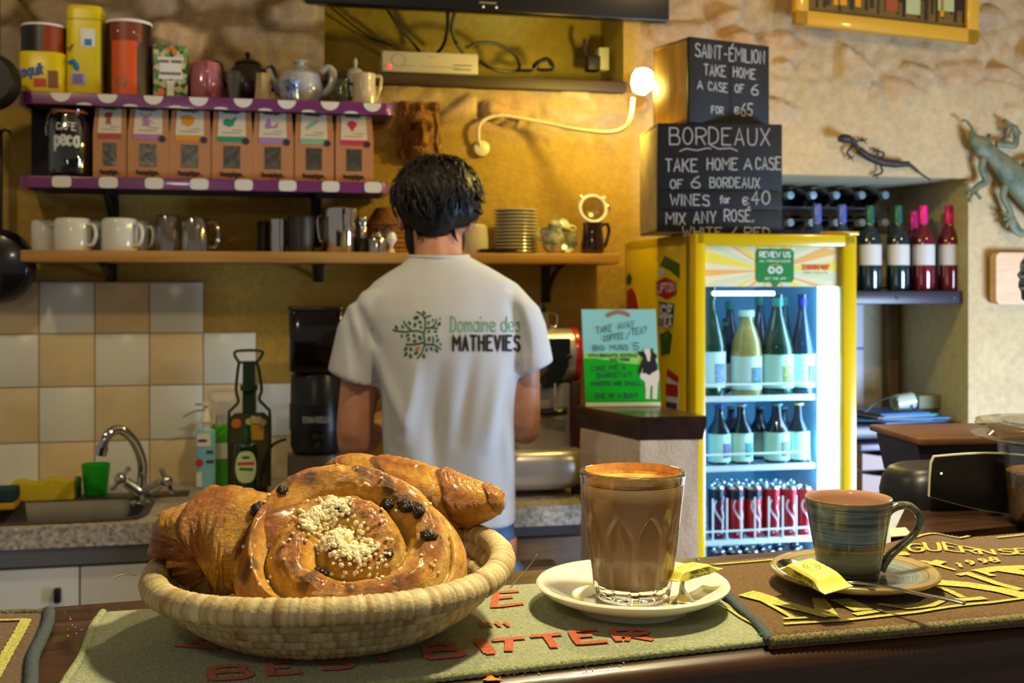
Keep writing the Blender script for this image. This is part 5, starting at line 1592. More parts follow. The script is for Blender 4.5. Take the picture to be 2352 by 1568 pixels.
# ------------------------------------------------------------------ pine shelf
def pine():
 z = Z3S; W = M('white_mug', '#d9d8cc', .15, coat=.4)
 def mug(label, a, b, off, top, rz=0.0, first=None):
  t, s, r = std('mug', label, 'mug', a, b, off, z, 'white mugs on the pine shelf', rz)
  h = H(top, (a + b) / 2, off, z)
  mb = MB(); mb.lathe([(0, h), (r * .86, h), (r * .93, h - .003), (r, h - .012), (r * 1.0, .004), (r * .97, 0), (r * .92, 0), (r * .93, .01), (r * .9, h - .008), (0, h - .008)], 48); mb.build('body', W, t)
  mb = MB(); mb.tube(smooth_path([(r * .96, 0, h * .80), (r * 1.35, 0, h * .78), (r * 1.5, 0, h * .5), (r * 1.3, 0, h * .2), (r * .97, 0, h * .16)], 6), .0065, 12, flat=.75); mb.build('handle', W, t)
 mug('white mug at the left end of the pine shelf, its handle hidden', 73, 133, .07, 507, PI / 2)
 mug('white mug with handle to the right, second from the left end', 126, 209, .17, 502, -.5)
 mug('white mug mostly hidden between the two front mugs', 196, 236, .06, 508, PI / 2)
 mug('white mug with handle to the right, just left of the glass cups', 234, 315, .17, 502, -.5)
 mug('white mug behind, its handle beside the glass cups', 286, 344, .09, 508, -.5)
 gl = M_glass('thin_glass', '#e8ece4', .12)
 for k, (a, b, off, top) in enumerate(((358, 414, .14, 494), (418, 478, .17, 500))):
  t, s, r = std('glass_mug', ['clear glass mug next to the white mugs, upside down', 'clear glass mug with round handle, right one of the pair'][k], 'glass mug', a, b, off, z, 'glass mugs on the pine shelf')
  h = H(top, (a + b) / 2, off, z)
  mb = MB(); mb.lathe([(0, h), (r * .9, h), (r, h - .006), (r, .0), (r * .9, 0), (r * .9, h - .01), (0, h - .01)], 24, rf=lambda a_, q, z_: q * (1 + .03 * math.cos(12 * a_))); mb.build('body', M_glass('mug_glass', '#f4f1e8', .22, .09), t)
  if k: mb = MB(); mb.tube(smooth_path([(r * .96, 0, h * .85), (r * 1.5, 0, h * .85), (r * 1.75, 0, h * .5), (r * 1.5, 0, h * .15), (r * .97, 0, h * .15)], 6), .006, 12); mb.build('handle', M_glass('mug_glass', '#f4f1e8', .22, .09), t)
 t, s, r = std('cutlery_tin', 'dark empty tin standing left of the shiny steel tin', 'tin', 592, 620, .10, z); h = H(508, 606, .1, z)
 mb = MB(); mb.lathe([(0, 0), (r, 0), (r, h), (r * .94, h), (r * .94, .004), (0, .004)], 32); mb.build('tin_body', M('dark_tin', '#30281c', .4, .6), t)
 t, s, r = std('cutlery_tin', 'shiny plain steel tin left of the black mesh pot', 'tin', 618, 658, .15, z); h = H(504, 638, .15, z)
 mb = MB(); mb.lathe([(0, 0), (r, 0), (r, h), (r * .95, h), (r * .95, .004), (0, .004)], 40); mb.build('tin_body', STEEL, t)
 t, s, r = std('pencil_pot', 'black wire mesh pot on the pine shelf', 'pot', 661, 722, .15, z); h = H(500, 690, .15, z)
 n = NT('wire_mesh'); w1 = n.node('ShaderNodeTexBrick'); w1.inputs['Scale'].default_value = 120; w1.inputs['Mortar Size'].default_value = .03; w1.inputs['Color1'].default_value = lin('#14120f'); w1.inputs['Color2'].default_value = lin('#14120f'); w1.inputs['Mortar'].default_value = lin('#4c463a'); n.l.new(n.coord(), w1.inputs['Vector']); n.base(w1.outputs['Color']); n.b.inputs['Roughness'].default_value = .4
 mb = MB(); mb.lathe([(0, 0), (r * .98, 0), (r, h), (r * .96, h), (r * .94, .004), (0, .004)], 40); mb.build('mesh_wall', n.mat, t)
 mb = MB(); mb.lathe([(r * .96, h - .003), (r * 1.03, h - .002), (r * 1.03, h + .002), (r * .96, h + .002)], 40); mb.build('rim', BLACK, t)
 t, s, r = std('steel_pot', 'tall polished steel pot left of the man', 'pot', 740, 824, .14, z); h = H(479, 782, .14, z)
 mb = MB(); mb.lathe([(0, 0), (r * .97, 0), (r, .004), (r, h - .002), (r * 1.03, h), (r * .97, h), (r * .96, .006), (0, .006)], 64); mb.build('pot_body', M('mirror_steel', '#d3d0c8', .06, 1.0), t)
 mb = MB(); mb.tube(smooth_path([(-r * 1.0, -.01, h * .85), (-r * 1.25, -.012, h * .75), (-r * 1.15, -.012, h * .3), (-r * 1.0, -.01, h * .25)], 5), .004, 8); mb.build('handle', STEEL, t)
 t, s, r = std('pepper_mill', 'small mill with round steel head right of the steel pot', 'mill', 821, 848, .17, z); h = H(496, 834, .17, z)
 mb = MB(); mb.lathe([(0, 0), (r, 0), (r * .85, h * .12), (r * .62, h * .3), (r * .6, h * .4), (0, h * .4)], 24); mb.build('base', M('dark_wood', '#1a120c', .4), t)
 mb = MB(); mb.lathe([(r * .6, h * .4), (r * .62, h * .68), (r * .5, h * .72), (r * .75, h * .85), (r * .6, h * .97), (0, h)], 24); mb.build('head', STEEL, t)
 t, s, r = std('lidded_basket', 'brown woven lidded basket partly behind the man\'s head', 'basket', 838, 940, .075, z); h = H(478, 880, .075, z)
 wv = M('brown_wicker', '#7a4a1a', .6, var=.4, vscale=60, bump=.6, bscale=120)
 mb = MB(); prof = [(0, 0)]
 for k in range(13): prof += [(r * (.93 + .05 * (k % 2)), h * .62 * k / 12)]
 mb.lathe(prof + [(0, h * .62)], 40); mb.build('basket_body', wv, t)
 mb = MB(); prof = [(r * 1.05, h * .62)]
 for k in range(1, 11): prof.append((r * (1.02 - .05 * k - .02 * (k % 2)), h * (.62 + .038 * k)))
 mb.lathe(prof + [(0, h)], 40); mb.build('lid', wv, t)
 t, s, r = std('moka_pot', 'little steel coffee pot beside the man\'s head on the pine shelf', 'coffee pot', 845, 888, .19, z); h = H(522, 866, .19, z)
 mb = MB(); mb.lathe([(0, 0), (r, 0), (r, h * .5), (r * .95, h * .55), (r * .6, h * .62), (r * .45, h * .78), (r * .25, h * .85), (0, h * .86)], 24); mb.build('pot_body', STEEL, t)
 mb = MB(); mb.tube([(r * .4, 0, h * .7), (r * .9, 0, h * .95), (r * 1.2, 0, h * 1.0)], [.005, .006, .004], 8); mb.build('handle', BLACK, t)
 mb = MB(); mb.sphere((r * .05, 0, h * .9), .006, 10); mb.build('knob', BLACK, t)
 t, s, r = std('egg_cup', 'little white egg cup nearest the man\'s ear', 'egg cup', 886, 912, .19, z); h = H(532, 899, .19, z)
 mb = MB(); mb.lathe([(0, 0), (r * .8, 0), (r * .3, h * .2), (r * .35, h * .35), (r, h * .6), (r * 1.0, h * .65), (r * .6, h * .95), (0, h)], 24); mb.build('cup_body', W, t)
 for k, (top, off) in enumerate(((516, .13),)):
  t, s, r = std('bowl', 'upside-down white bowl just right of the man\'s head', 'bowl', 1046, 1122, off, z); h = H(top, 1085, off, z)
  mb = MB(); mb.lathe([(0, h), (r * .8, h), (r * .92, h - .006), (r * .97, h * .62), (r * .99, h * .45), (r * 1.0, .004), (r * .97, 0), (r * .9, 0), (r * .9, h * .8), (0, h * .85)], 48); mb.build('bowl_body', M('bowl_china', '#c2b8a8', .2, coat=.3), t)
 pl = M('plate_china', '#b5ac98', .16, coat=.4)
 for k in range(2):
  t, s, r = std('tray', ['lower of the two flat dark plates lying before the plate stack', 'upper of the two flat dark plates lying before the plate stack'][k], 'plate', 1100, 1192, .19, z + .0065 * k)
  mb = MB(); mb.lathe([(0, 0), (r * .6, 0), (r * .97, .004), (r, .006), (r * .95, .0055), (r * .6, .0015 + .001), (0, .0025)], 40); mb.build('dish', M('grey_plate', '#6e5f4a', .3), t)
 t0, s, r = std('dinner_plate', 'white plate at the very bottom of the tall plate stack', 'plate', 1134, 1236, .12, z, 'stacked white plates on the pine shelf')
 Ht = H(482, 1185, .12, z); N = 13; dz = Ht / N
 mb = MB(); mb.lathe([(0, .001), (r * .62, .001), (r * .64, 0), (r * .7, .001), (r * .84, dz * .25), (r * .985, dz * .62), (r, dz * .8), (r * .985, dz * .98), (r * .8, dz * .55), (r * .7, dz * .42), (0, dz * .38)], 56); mb.build('dish', pl, t0)
 base = t0.location.copy()
 names = ['bottom', 'second', 'third', 'fourth', 'fifth', 'sixth', 'seventh', 'eighth', 'ninth', 'tenth', 'eleventh', 'twelfth', 'topmost']
 for k in range(1, N):
  lb = 'white plate lying on top of the tall plate stack' if k == N - 1 else f'white plate, {names[k]} from the bottom of the tall plate stack'
  dup(t0, base + Vector((random.uniform(-.0006, .0006), 0, dz * k)), label=lb)
 gc = banded('green_band_china', 'z', [(0, '#c9c4a6'), (.30, '#c9c4a6'), (.36, '#7fa08c'), (.42, '#c4c8ac'), (.8, '#c9c6aa'), (.88, '#86a592')], 0, .085, nz=.03, ns=40, stretch=(1, 1, 1))
 t, s, r = std('tea_cup', 'green banded tea cup standing upright near the end of the pine shelf', 'cup', 1243, 1296, .19, z, 'green banded tea cups'); h = H(524, 1268, .19, z)
 mb = MB(); mb.lathe([(0, .002), (r * .5, 0), (r * .5, .006), (r * .75, .012), (r * 1.0, h * .5), (r * 1.02, h), (r * .96, h), (r * .9, h * .5), (0, h * .2)], 40); mb.build('body', gc, t)
 mb = MB(); mb.tube(smooth_path([(-r * .95, 0, h * .85), (-r * 1.35, 0, h * .95), (-r * 1.3, 0, h * .6), (-r * .95, 0, h * .5)], 5), .0035, 8); mb.build('handle', gc, t)
 t2, s, r2 = std('tea_cup', 'green banded tea cup turned upside down on the upright one', 'cup', 1256, 1312, .185, z + h - .002, 'green banded tea cups'); h2 = H(500, 1284, .185, z + h)
 m = Matrix.Rotation(.22, 4, 'Y')
 mb = MB(); mb.lathe([(r2 * .98, 0), (r2 * 1.0, .004), (r2 * .9, h2 * .5), (r2 * .55, h2 * .9), (r2 * .5, h2), (r2 * .4, h2), (r2 * .45, h2 * .85), (r2 * .84, h2 * .45), (r2 * .93, 0)], 40, mat=m); mb.build('body', gc, t2)
 mb = MB(); mb.tube([m @ Vector(p) for p in smooth_path([(r2 * .95, 0, h2 * .2), (r2 * 1.3, 0, h2 * .1), (r2 * 1.3, 0, h2 * .5), (r2 * .8, 0, h2 * .6)], 5)], .0035, 8); mb.build('handle', gc, t2)
 t, s, r = std('saucer', 'green banded saucer leaning behind the pair of tea cups', 'saucer', 1262, 1326, .12, z); 
 mb = MB(); mb.lathe([(0, .003), (r * .5, 0), (r, .01), (r * .97, .012), (r * .5, .004), (0, .005)], 40, mat=Matrix.Translation((.0, .0, r * .95)) @ Matrix.Rotation(R(72), 4, 'X')); mb.build('dish', gc, t)
 t, s, r = std('jug', 'dark brown glazed jug at the right end of the pine shelf', 'jug', 1334, 1388, .18, z); h = H(512, 1360, .18, z); bj = M('brown_glaze', '#1d0b09', .1, coat=.6)
 mb = MB(); mb.lathe([(0, 0), (r * .86, 0), (r * 1.0, h * .08), (r * 1.02, h * .25), (r * .9, h * .6), (r * .82, h * .85), (r * .86, h), (r * .78, h), (r * .74, h * .85), (r * .85, h * .4), (0, h * .1)], 48); mb.build('body', bj, t)
 mb = MB(); mb.tube(smooth_path([(r * .82, 0, h * .92), (r * 1.25, 0, h * .98), (r * 1.45, 0, h * .75), (r * 1.2, 0, h * .35), (r * .98, 0, h * .22)], 6), .0055, 10); mb.build('handle', bj, t)
 jug = t; jl = t.location.copy()
 t = thing('tea_strainer', 'white ringed tea strainer with two lugs standing in the brown jug', 'strainer', jl + Vector((0, 0, h - .03)), TW)
 rr = 31 * s; wm = M('white_plastic', '#c9c2c2', .35); zc_ = .03 + rr * 1.02; tl = Matrix.Translation((.0, -.004, zc_)) @ Matrix.Rotation(R(78), 4, 'X') @ Matrix.Rotation(.1, 4, 'Z')
 mb = MB(); mb.tube([(rr * math.cos(k * PI / 16), rr * math.sin(k * PI / 16), 0) for k in range(32)], .0062, 10, closed=True, mat=tl)
 for a in (R(38), R(128)): mb.tube([(rr * math.cos(a), rr * math.sin(a), 0), (rr * 1.38 * math.cos(a), rr * 1.38 * math.sin(a), 0)], [.008, .006], 10, mat=tl)
 mb.build('ring', wm, t)
 mb = MB(); mb.lathe([(rr * .95, 0), (rr * .8, -rr * .5), (rr * .4, -rr * .8), (0, -rr * .88)], 32, mat=tl); mb.build('mesh_bowl', M_glass('fine_mesh', '#b9b08c', .12, .3), t)
 t = thing('spoon', 'steel spoon sticking out of the brown jug behind the strainer', 'spoon', jl + Vector((0.004, 0.012, .006)), TW)
 mb = MB(); mb.tube([(-.004, 0, 0), (.022, .006, h * .9), (.040, .006, h * 1.35)], [.003, .003, .004], 8); mb.build('stem', STEEL, t)
 mb = MB(); mb.sphere((.047, .006, h * 1.42), (.010, .005, .014), 12); mb.build('spoon_end', STEEL, t)
pine()

# ================================================================== WORKTOP, SINK AND WHAT STANDS ON IT
ZW = WALL.at(100, 1210, -0.6).z
def granite():
 n = NT('speckled_granite')
 v = n.node('ShaderNodeTexVoronoi'); v.inputs['Scale'].default_value = 130; n.l.new(n.coord(), v.inputs['Vector'])
 n.base(n.mix(0.6, n.ramp(v.outputs['Color'], [(0.2, '#6a6056'), (0.5, '#a89c8c'), (0.8, '#cfc4b2')]), n.ramp(n.noise(60, 4), [(0.35, '#6f665a'), (0.65, '#c8bcaa')])))
 n.b.inputs['Roughness'].default_value = 0.3
 return n.mat
GRANITE = granite()
def wl(px, py, off): return WALL.at(px, py, -off)
def on_top(px, py):
 """Wall-frame point of the worktop seen at a pixel."""
 d = (CAM.z - ZW) * F_PX / (py - HY)
 return WALL.inv @ Vector(((px - CX) / F_PX * d, d, ZW))
def build_worktop():
 ul, ur = wl(-160, 1210, .6).x, wl(1348, 1200, .6).x
 sl, sr = wl(-110, 1203, .55).x, wl(318, 1203, .55).x
 th = 0.052
 t = thing('worktop', 'speckled granite worktop running under the shelves, sink let into its left end', 'worktop', WALL.w((ul, 0, ZW)), TW)
 def B(x0, x1, o0, o1, mb): mb.box(((x0 + x1) / 2 - ul, -(o0 + o1) / 2, -th / 2), (x1 - x0, o1 - o0, th), 0)
 mb = MB()
 B(ul, sl, .002, .60, mb); B(sr, ur, .002, .60, mb); B(sl, sr, .002, .27, mb); B(sl, sr, .555, .60, mb)
 mb.build('slab', GRANITE, t)
 t2 = thing('sink', 'stainless steel sink basin let into the granite worktop', 'sink', WALL.w(((sl + sr) / 2, -.41, ZW)), TW)
 hw = (sr - sl) / 2; hd = .1425
 def ring(kx, ky, z, e=.35): return [((hw + kx) * math.copysign(abs(math.cos(a)) ** e, math.cos(a)), (hd + ky) * math.copysign(abs(math.sin(a)) ** e, math.sin(a)), z) for a in [2 * PI * i / 64 for i in range(64)]]
 st = M('brushed_steel', '#4f4c46', .42, .8)
 mb = MB(); mb.loft([ring(.018, .018, .0006), ring(.018, .018, .004), ring(.004, .004, .005), ring(-.004, -.004, .001), ring(-.02, -.02, -.14, .45), ring(-.07, -.06, -.155, .6), ring(-hw + .02, -hd + .02, -.157, 1)], caps=False)
 mb.build('basin', st, t2, angle=60)
 mb = MB(); mb.box((0, .192, .003), (2 * hw + .2, .07, .004), .001); mb.build('drainer_ledge', st, t2)
 # cabinets below
 t3 = thing('sink_cabinet', 'white sink cabinet with shadow gap painted grey under the granite worktop', 'cabinet', WALL.w(((ul + wl(800, 1300, .58).x) / 2, 0, 0)), TW)
 cw = wl(800, 1300, .58).x - ul
 mb = MB(); mb.box((0, -.28, (ZW - th) / 2), (cw, .52, ZW - th - .004), .002); mb.build('carcass', M('grey_carcass', '#8d8a80', .5), t3)
 zt = wl(100, 1306, .58).z
 mb = MB(); mb.box((0, -.548, (ZW - th + zt) / 2 - .004), (cw, .02, ZW - th - zt - .012), .002); mb.build('shadow_gap', M('shadow_gap_grey', '#8f8c84', .4), t3)  # shade of the gap above the doors, built as a grey strip
 for k in range(3):
  w = cw / 3
  o = MB().box((-cw / 2 + w * (k + .5), -.55, zt / 2 + .02), (w - .004, .02, zt - .05), .003).build('door', M('white_door', '#cfcec6', .3), t3)
  MB().box((-cw / 2 + w * (k + 1) - .05, -.566, zt - .07), (.016, .02, .035), .003).build('knob', BLACK, o)
 t4 = thing('drawer_cabinet', 'dark wooden drawer cabinet under the worktop beside the man', 'cabinet', WALL.w(((wl(810, 1300, .58).x + ur) / 2, 0, 0)), TW)
 cw = ur - wl(810, 1300, .58).x
 mb = MB(); mb.box((0, -.28, (ZW - th) / 2), (cw, .52, ZW - th - .004), .002); mb.build('carcass', M('dark_carcass', '#2a1b0e', .6), t4)
 for k in range(2):
  w = cw / 2; zt = ZW - th - .03
  o = MB().box((-cw / 2 + w * (k + .5), -.55, zt - .16), (w - .006, .02, .30), .003).build('drawer', M_wood('brown_drawer', '#4a2f12', '#6a4a20', (2, 14, 14), .5), t4)
  xh = -cw / 2 + w * (k + .5) + (.02 if k else 0); zh = wl(1222, 1295, .58).z
  MB().tube([(xh - .05, -.56, zh), (xh - .05, -.585, zh), (xh + .05, -.585, zh), (xh + .05, -.56, zh)], .006, 8).build('handle', STEEL, o)
  MB().box((-cw / 2 + w * (k + .5), -.55, zt - .50), (w - .006, .02, .34), .003).build('drawer', M_wood('brown_drawer', '#4a2f12', '#6a4a20'), t4)
build_worktop()
CHROME = M('chrome', '#c4c4c2', .07, 1.0)
def build_faucet():
 p = on_top(322, 1158); k = (WALL.at(322, 1158, p.y), WALL.k / F_PX)[1]
 t = thing('mixer_tap', 'chrome kitchen tap with tall curved spout and two cross handles', 'tap', WALL.w((p.x, p.y, ZW)), TW)
 def q(px, py, y=0): return ((px - 322) * k, y, (1158 - py) * k)
 mb = MB(); mb.lathe([(0, 0), (.026, 0), (.026, .006), (.016, .012), (.015, .04), (0, .042)], 24); mb.build('base', CHROME, t)
 mb = MB(); mb.tube(smooth_path([q(322, 1140), q(327, 1085), q(325, 1050, -.01), q(312, 1010, -.03), q(292, 984, -.05), q(272, 980, -.065), q(255, 996, -.08), q(247, 1024, -.085)], 6), .0125, 14); mb.build('spout', CHROME, t)
 mb = MB(); mb.lathe([(0, -.012), (.0165, -.012), (.0165, .012), (0, .012)], 16, mat=Matrix.Translation(q(247, 1022, -.085)) @ Matrix.Rotation(.25, 4, 'Y')); mb.build('nozzle', CHROME, t)
 for a, b in (((322, 1130), (290, 1105)), ((328, 1130), (368, 1112))):
  mb = MB(); mb.tube([q(*a), q(*b)], [.017, .014], 12); arm = mb.build('valve_arm', CHROME, t)
  d = Vector(q(*b)) - Vector(q(*a)); d.normalize(); e = Vector(q(*b)) + d * .016
  mb = MB(); mb.sphere(e, .016, 12)
  s1 = Vector((-d.z, 0, d.x)); s2 = Vector((0, 1, 0))
  for s_ in (s1, -s1, s2, -s2): mb.tube([e, e + s_ * .032], [.007, .0055], 8); mb.sphere(e + s_ * .032, .0075, 8)
  mb.build('cross_handle', CHROME, arm)
build_faucet()
def tthing(name, label, cat, px, py, group=None):
 p = on_top(px, py); WALL.at(px, py, p.y)
 return thing(name, label, cat, WALL.w((p.x, p.y, ZW + .0004)), TW, group), WALL.k / F_PX
def sinkside():
 t, k = tthing('plastic_cup', 'bright green plastic cup beside the tap', 'cup', 220, 1137)
 g = M('green_plastic', '#1aa01a', .35, sss=0)
 mb = MB(); mb.lathe([(0, 0), (24 * k, 0), (25 * k, .003), (32 * k, 72 * k), (30.5 * k, 72 * k), (23 * k, .006), (0, .006)], 40); mb.build('cup_body', g, t)
 t, k = tthing('dish_cloth', 'folded yellow sponge cloth left of the green cup', 'cloth', 104, 1148)
 mb = MB(); rng = random.Random(2)
 rings = []
 for i in range(25):
  x = (-70 + 136 * i / 24) * k; top = (44 + 4 * math.sin(i * .5) + 6 * (i / 24)) * k
  rings.append([(x, y_ * .03 + .002 * n3(i * .2, y_ * 2), max(0.0005, top * z_)) for y_, z_ in ((-1, 0), (-1.02, .5), (-.9, .92), (-.3, 1.0), (.3, 1.02), (.9, .93), (1, .5), (1, 0))])
 mb.loft(rings); mb.build('cloth', M('yellow_sponge', '#c9b01c', .85, var=.08, vscale=90, bump=.4, bscale=150), t, angle=50)
 t, k = tthing('scourer', 'dark green scouring pad tucked against the yellow cloth', 'scourer', 176, 1140)
 mb = MB(); mb.box((0, 0, 22 * k), (17 * k, .05, 44 * k), .006); mb.build('pad', M('scour_green', '#1f6a4c', .9, bump=.8, bscale=300), t)
 t, k = tthing('sponge', 'blue-green and yellow washing sponge at the left edge of the sink', 'sponge', 10, 1166)
 mb = MB(); mb.box((0, 0, 8 * k), (56 * k, .07, 16 * k), .004); mb.build('foam', M('foam_yellow', '#c99a14', .9), t)
 mb = MB(); mb.box((0, 0, 32 * k), (57 * k, .072, 31 * k), .006); mb.build('scour_layer', M('scour_blue', '#16404a', .9, bump=.8, bscale=300), t)
 t, k = tthing('soap_dispenser', 'clear soap pump bottle with pale blue label', 'bottle', 473, 1118)
 mb = MB(); rsq(mb, 44 * k, 30 * k, 0, 132 * k, top=12 * k, k=.7); mb.build('bottle_body', M('pale_blue_label', '#7fc0d4', .3), t)
 mb = MB(); mb.box((-4 * k, -15.6 * k, 110 * k), (30 * k, .001, 30 * k), 0); mb.box((-14 * k, -15.6 * k, 20 * k), (12 * k, .001, 34 * k), 0); mb.build('white_field', WHT, t)
 mb = MB(); mb.lathe([(0, 0), (9 * k, 0), (9 * k, .0008), (0, .0008)], 16, mat=Matrix.Translation((-14 * k, -15.4 * k, 58 * k)) @ Matrix.Rotation(PI / 2, 4, 'X')); mb.build('red_spot', RED, t)
 mb = MB(); ribbons(mb, [[(-14 * k, 108 * k), (0, 108 * k)], [(4 * k, 60 * k), (16 * k, 60 * k)], [(4 * k, 82 * k), (14 * k, 82 * k)]], 7 * k, flat(-16.2 * k)); mb.build('lettering', M('violet_print', '#51307a', .5), t)
 mb = MB(); mb.lathe([(0, 132 * k), (9 * k, 132 * k), (9 * k, 146 * k), (12 * k, 150 * k), (8 * k, 172 * k), (5 * k, 176 * k), (5 * k, 186 * k), (11 * k, 187 * k), (11 * k, 193 * k), (0, 193 * k)], 20); pu = mb.build('pump', WHT, t)
 mb = MB(); mb.tube([(0, 0, 189 * k), (-24 * k, 0, 190 * k)], 2.5 * k, 8); mb.tube(bez((0, -.005, 176 * k), (-20 * k, -.006, 178 * k), (-36 * k, -.006, 172 * k), (-50 * k, -.006, 162 * k), 6), 2 * k, 8); mb.build('nozzle', M('grey_nozzle', '#8f8a7c', .4), pu)
 t, k = tthing('cleaner_bottle', 'green and white cleaner bottle behind the soap pump', 'bottle', 508, 1112)
 mb = MB(); rsq(mb, 42 * k, 26 * k, 0, 138 * k, top=10 * k, k=.6); mb.build('bottle_body', M('leaf_green', '#4aa414', .35), t)
 mb = MB(); mb.box((0, -13.4 * k, 78 * k), (36 * k, .001, 36 * k), 0); mb.build('white_field', WHT, t)
 mb = MB(); mb.lathe([(0, 138 * k), (12 * k, 138 * k), (12 * k, 158 * k), (0, 158 * k)], 16); mb.build('cap', M('cap_grey', '#b0ac98', .4), t)
 # bottle-shaped green sign rack
 t, k = tthing('bottle_rack', 'bottle-shaped dark green wire rack with a painted beer glass', 'rack', 572, 1124)
 def q(px, py): return ((px - 572) * k, 0, (1124 - py) * k)
 mb = MB(); mb.box((0, 0, 4 * k), (84 * k, .09, 8 * k), .002); mb.build('foot', M('rack_dark', '#10150c', .5), t)
 mb = MB(); mb.prism([(q(*p)[0], q(*p)[2]) for p in ((528, 1118), (618, 1118), (618, 960), (606, 948), (540, 948), (528, 960))], -.006, .006); mb.build('back_panel', M('rack_olive', '#3c3a1c', .5), t)
 mb = MB(); mb.prism([(q(*p)[0], q(*p)[2]) for p in ((557, 948), (587, 948), (586, 835), (558, 835))], -.008, .008); mb.lathe([(0, -6 * k), (20 * k, -6 * k), (20 * k, 6 * k), (0, 6 * k)], 16, c=q(572, 890)); mb.build('neck_strip', M('rack_green', '#15301a', .4), t)
 outl = [(528, 1118), (527, 960), (533, 940), (548, 922), (543, 895), (547, 850), (549, 832), (541, 818), (545, 806), (598, 806), (600, 818), (590, 832), (594, 850), (600, 895), (595, 918), (612, 938), (619, 960), (618, 1118)]
 mb = MB(); mb.tube(smooth_path([q(*p) for p in outl], 4), 3.4 * k, 8); mb.tube([q(549, 832), q(590, 832)], 3 * k, 8); mb.build('wire_outline', M('rack_green', '#15301a', .4), t)
 mb = MB(); f = -.0075
 mb.prism([(q(*p)[0], q(*p)[2]) for p in ((578, 1010), (604, 1010), (606, 975), (576, 975))], f, f + .001); mb.build('beer_picture', M('beer_gold', '#b08a12', .5), t)
 mb = MB()
 for a, b, r in ((572, 968, 8), (582, 964, 9), (594, 965, 9), (604, 970, 7)): mb.lathe([(0, 0), (r * k, 0), (r * k, .001), (0, .001)], 12, mat=Matrix.Translation((q(a, b)[0], f, q(a, b)[2])) @ Matrix.Rotation(PI / 2, 4, 'X'))
 mb.build('foam_picture', M('foam_cream', '#b9ad7c', .5), t)
 mb = MB(); mb.lathe([(0, 0), (11 * k, 0), (11 * k, .001), (0, .001)], 16, mat=Matrix.Translation((q(544, 971)[0], f, q(544, 971)[2])) @ Matrix.Rotation(PI / 2, 4, 'X')); mb.build('orange_roundel', M('roundel_orange', '#c0701a', .5), t)
 mb = MB(); mb.tube(smooth_path([(q(606, 1085)[0], -.03, q(606, 1085)[2]), (q(612, 1050)[0], -.03, q(612, 1050)[2]), (q(622, 1024)[0], -.03, q(622, 1024)[2]), (q(640, 1012)[0], -.03, q(640, 1012)[2]), (q(656, 1008)[0], -.03, q(656, 1008)[2])], 5), 3.4 * k, 8); mb.build('hook', BLACK, t)
 t, k = tthing('washing_up_bottle', 'dark green washing-up liquid bottle with oval label before the rack', 'bottle', 565, 1136)
 mb = MB(); rsq(mb, 54 * k, 34 * k, 0, 118 * k, top=30 * k, k=.75); mb.build('bottle_body', M('bottle_dark', '#14260f', .15, coat=.5), t)
 mb = MB(); mb.lathe([(0, 116 * k), (11 * k, 116 * k), (12 * k, 140 * k), (8 * k, 148 * k), (8 * k, 160 * k), (0, 162 * k)], 20); mb.build('cap', M('cap_green', '#0b4028', .4), t)
 mb = MB(); mb.prism([(23 * k * math.copysign(abs(math.cos(2 * PI * i / 28)) ** .6, math.cos(2 * PI * i / 28)), 66 * k + 36 * k * math.sin(2 * PI * i / 28)) for i in range(28)], -17.6 * k, -17 * k); mb.build('label', M('label_lime', '#b9c992', .5), t)
 mb = MB(); ribbons(mb, [[(-16 * k, 74 * k), (16 * k, 74 * k)]], 7 * k, flat(-18.2 * k)); mb.build('red_word', RED, t)
 mb = MB(); ribbons(mb, [[(-12 * k, 62 * k), (14 * k, 60 * k)], [(-6 * k, 88 * k), (6 * k, 88 * k)]], 6 * k, flat(-18.2 * k)); mb.build('green_mark', M('deep_green', '#0e5a3a', .5), t)
sinkside()

# ------------------------------------------------------------------ coffee grinder and espresso machine
def build_grinder():
 off = .32; c = wl(726, 1100, off)
 t = thing('coffee_grinder', 'black coffee grinder with square hopper left of the man', 'grinder', WALL.w((c.x, -off, ZW)), TW); WALL.at(726, 900, -off); k = WALL.k / F_PX
 z = lambda py: wl(726, py, off).z - ZW
 blk = M('grinder_black', '#0d0d0f', .35)
 mb = MB(); rsq(mb, 124 * k, 124 * k, z(850), z(714), k=.25); mb.build('hopper', M('smoked_hopper', '#0b0a0a', .12, coat=.4), t)
 mb = MB(); rsq(mb, 126 * k, 126 * k, z(714), z(714) + .012, k=.25); mb.build('hopper_lid', blk, t)
 mb = MB(); mb.lathe([(0, z(850)), (50 * k, z(850)), (58 * k, z(862)), (58 * k, z(1020)), (52 * k, z(1036)), (0, z(1036))], 48); mb.build('motor_body', M('grinder_grey', '#15191b', .3), t)
 mb = MB(); mb.lathe([(59 * k, z(925)), (59 * k, z(985)), (60 * k, z(985)), (60 * k, z(925))], 48); mb.build('name_band', blk, t)
 mb = MB(); ribbons(mb, text_strokes('ECHANCELLO', 12 * k, -32 * k, z(963), 62 * k), 3 * k, wrap(60.8 * k)); mb.build('lettering', M('faint_white', '#7c8080', .5), t)
 mb = MB(); mb.lathe([(0, 0), (66 * k, 0), (64 * k, z(1040)), (0, z(1036))], 40); mb.build('base', M('grinder_base', '#5b5247', .4), t)
 mb = MB(); mb.box((0, -62 * k, z(1000)), (26 * k, 20 * k, 22 * k), .004); mb.build('chute', blk, t)
 mb = MB(); mb.lathe([(0, 0), (7 * k, 0), (7 * k, 4 * k), (0, 4 * k)], 12, mat=Matrix.Translation((0, -72 * k, z(1012))) @ Matrix.Rotation(PI / 2, 4, 'X')); mb.build('button', STEEL, t)
build_grinder()
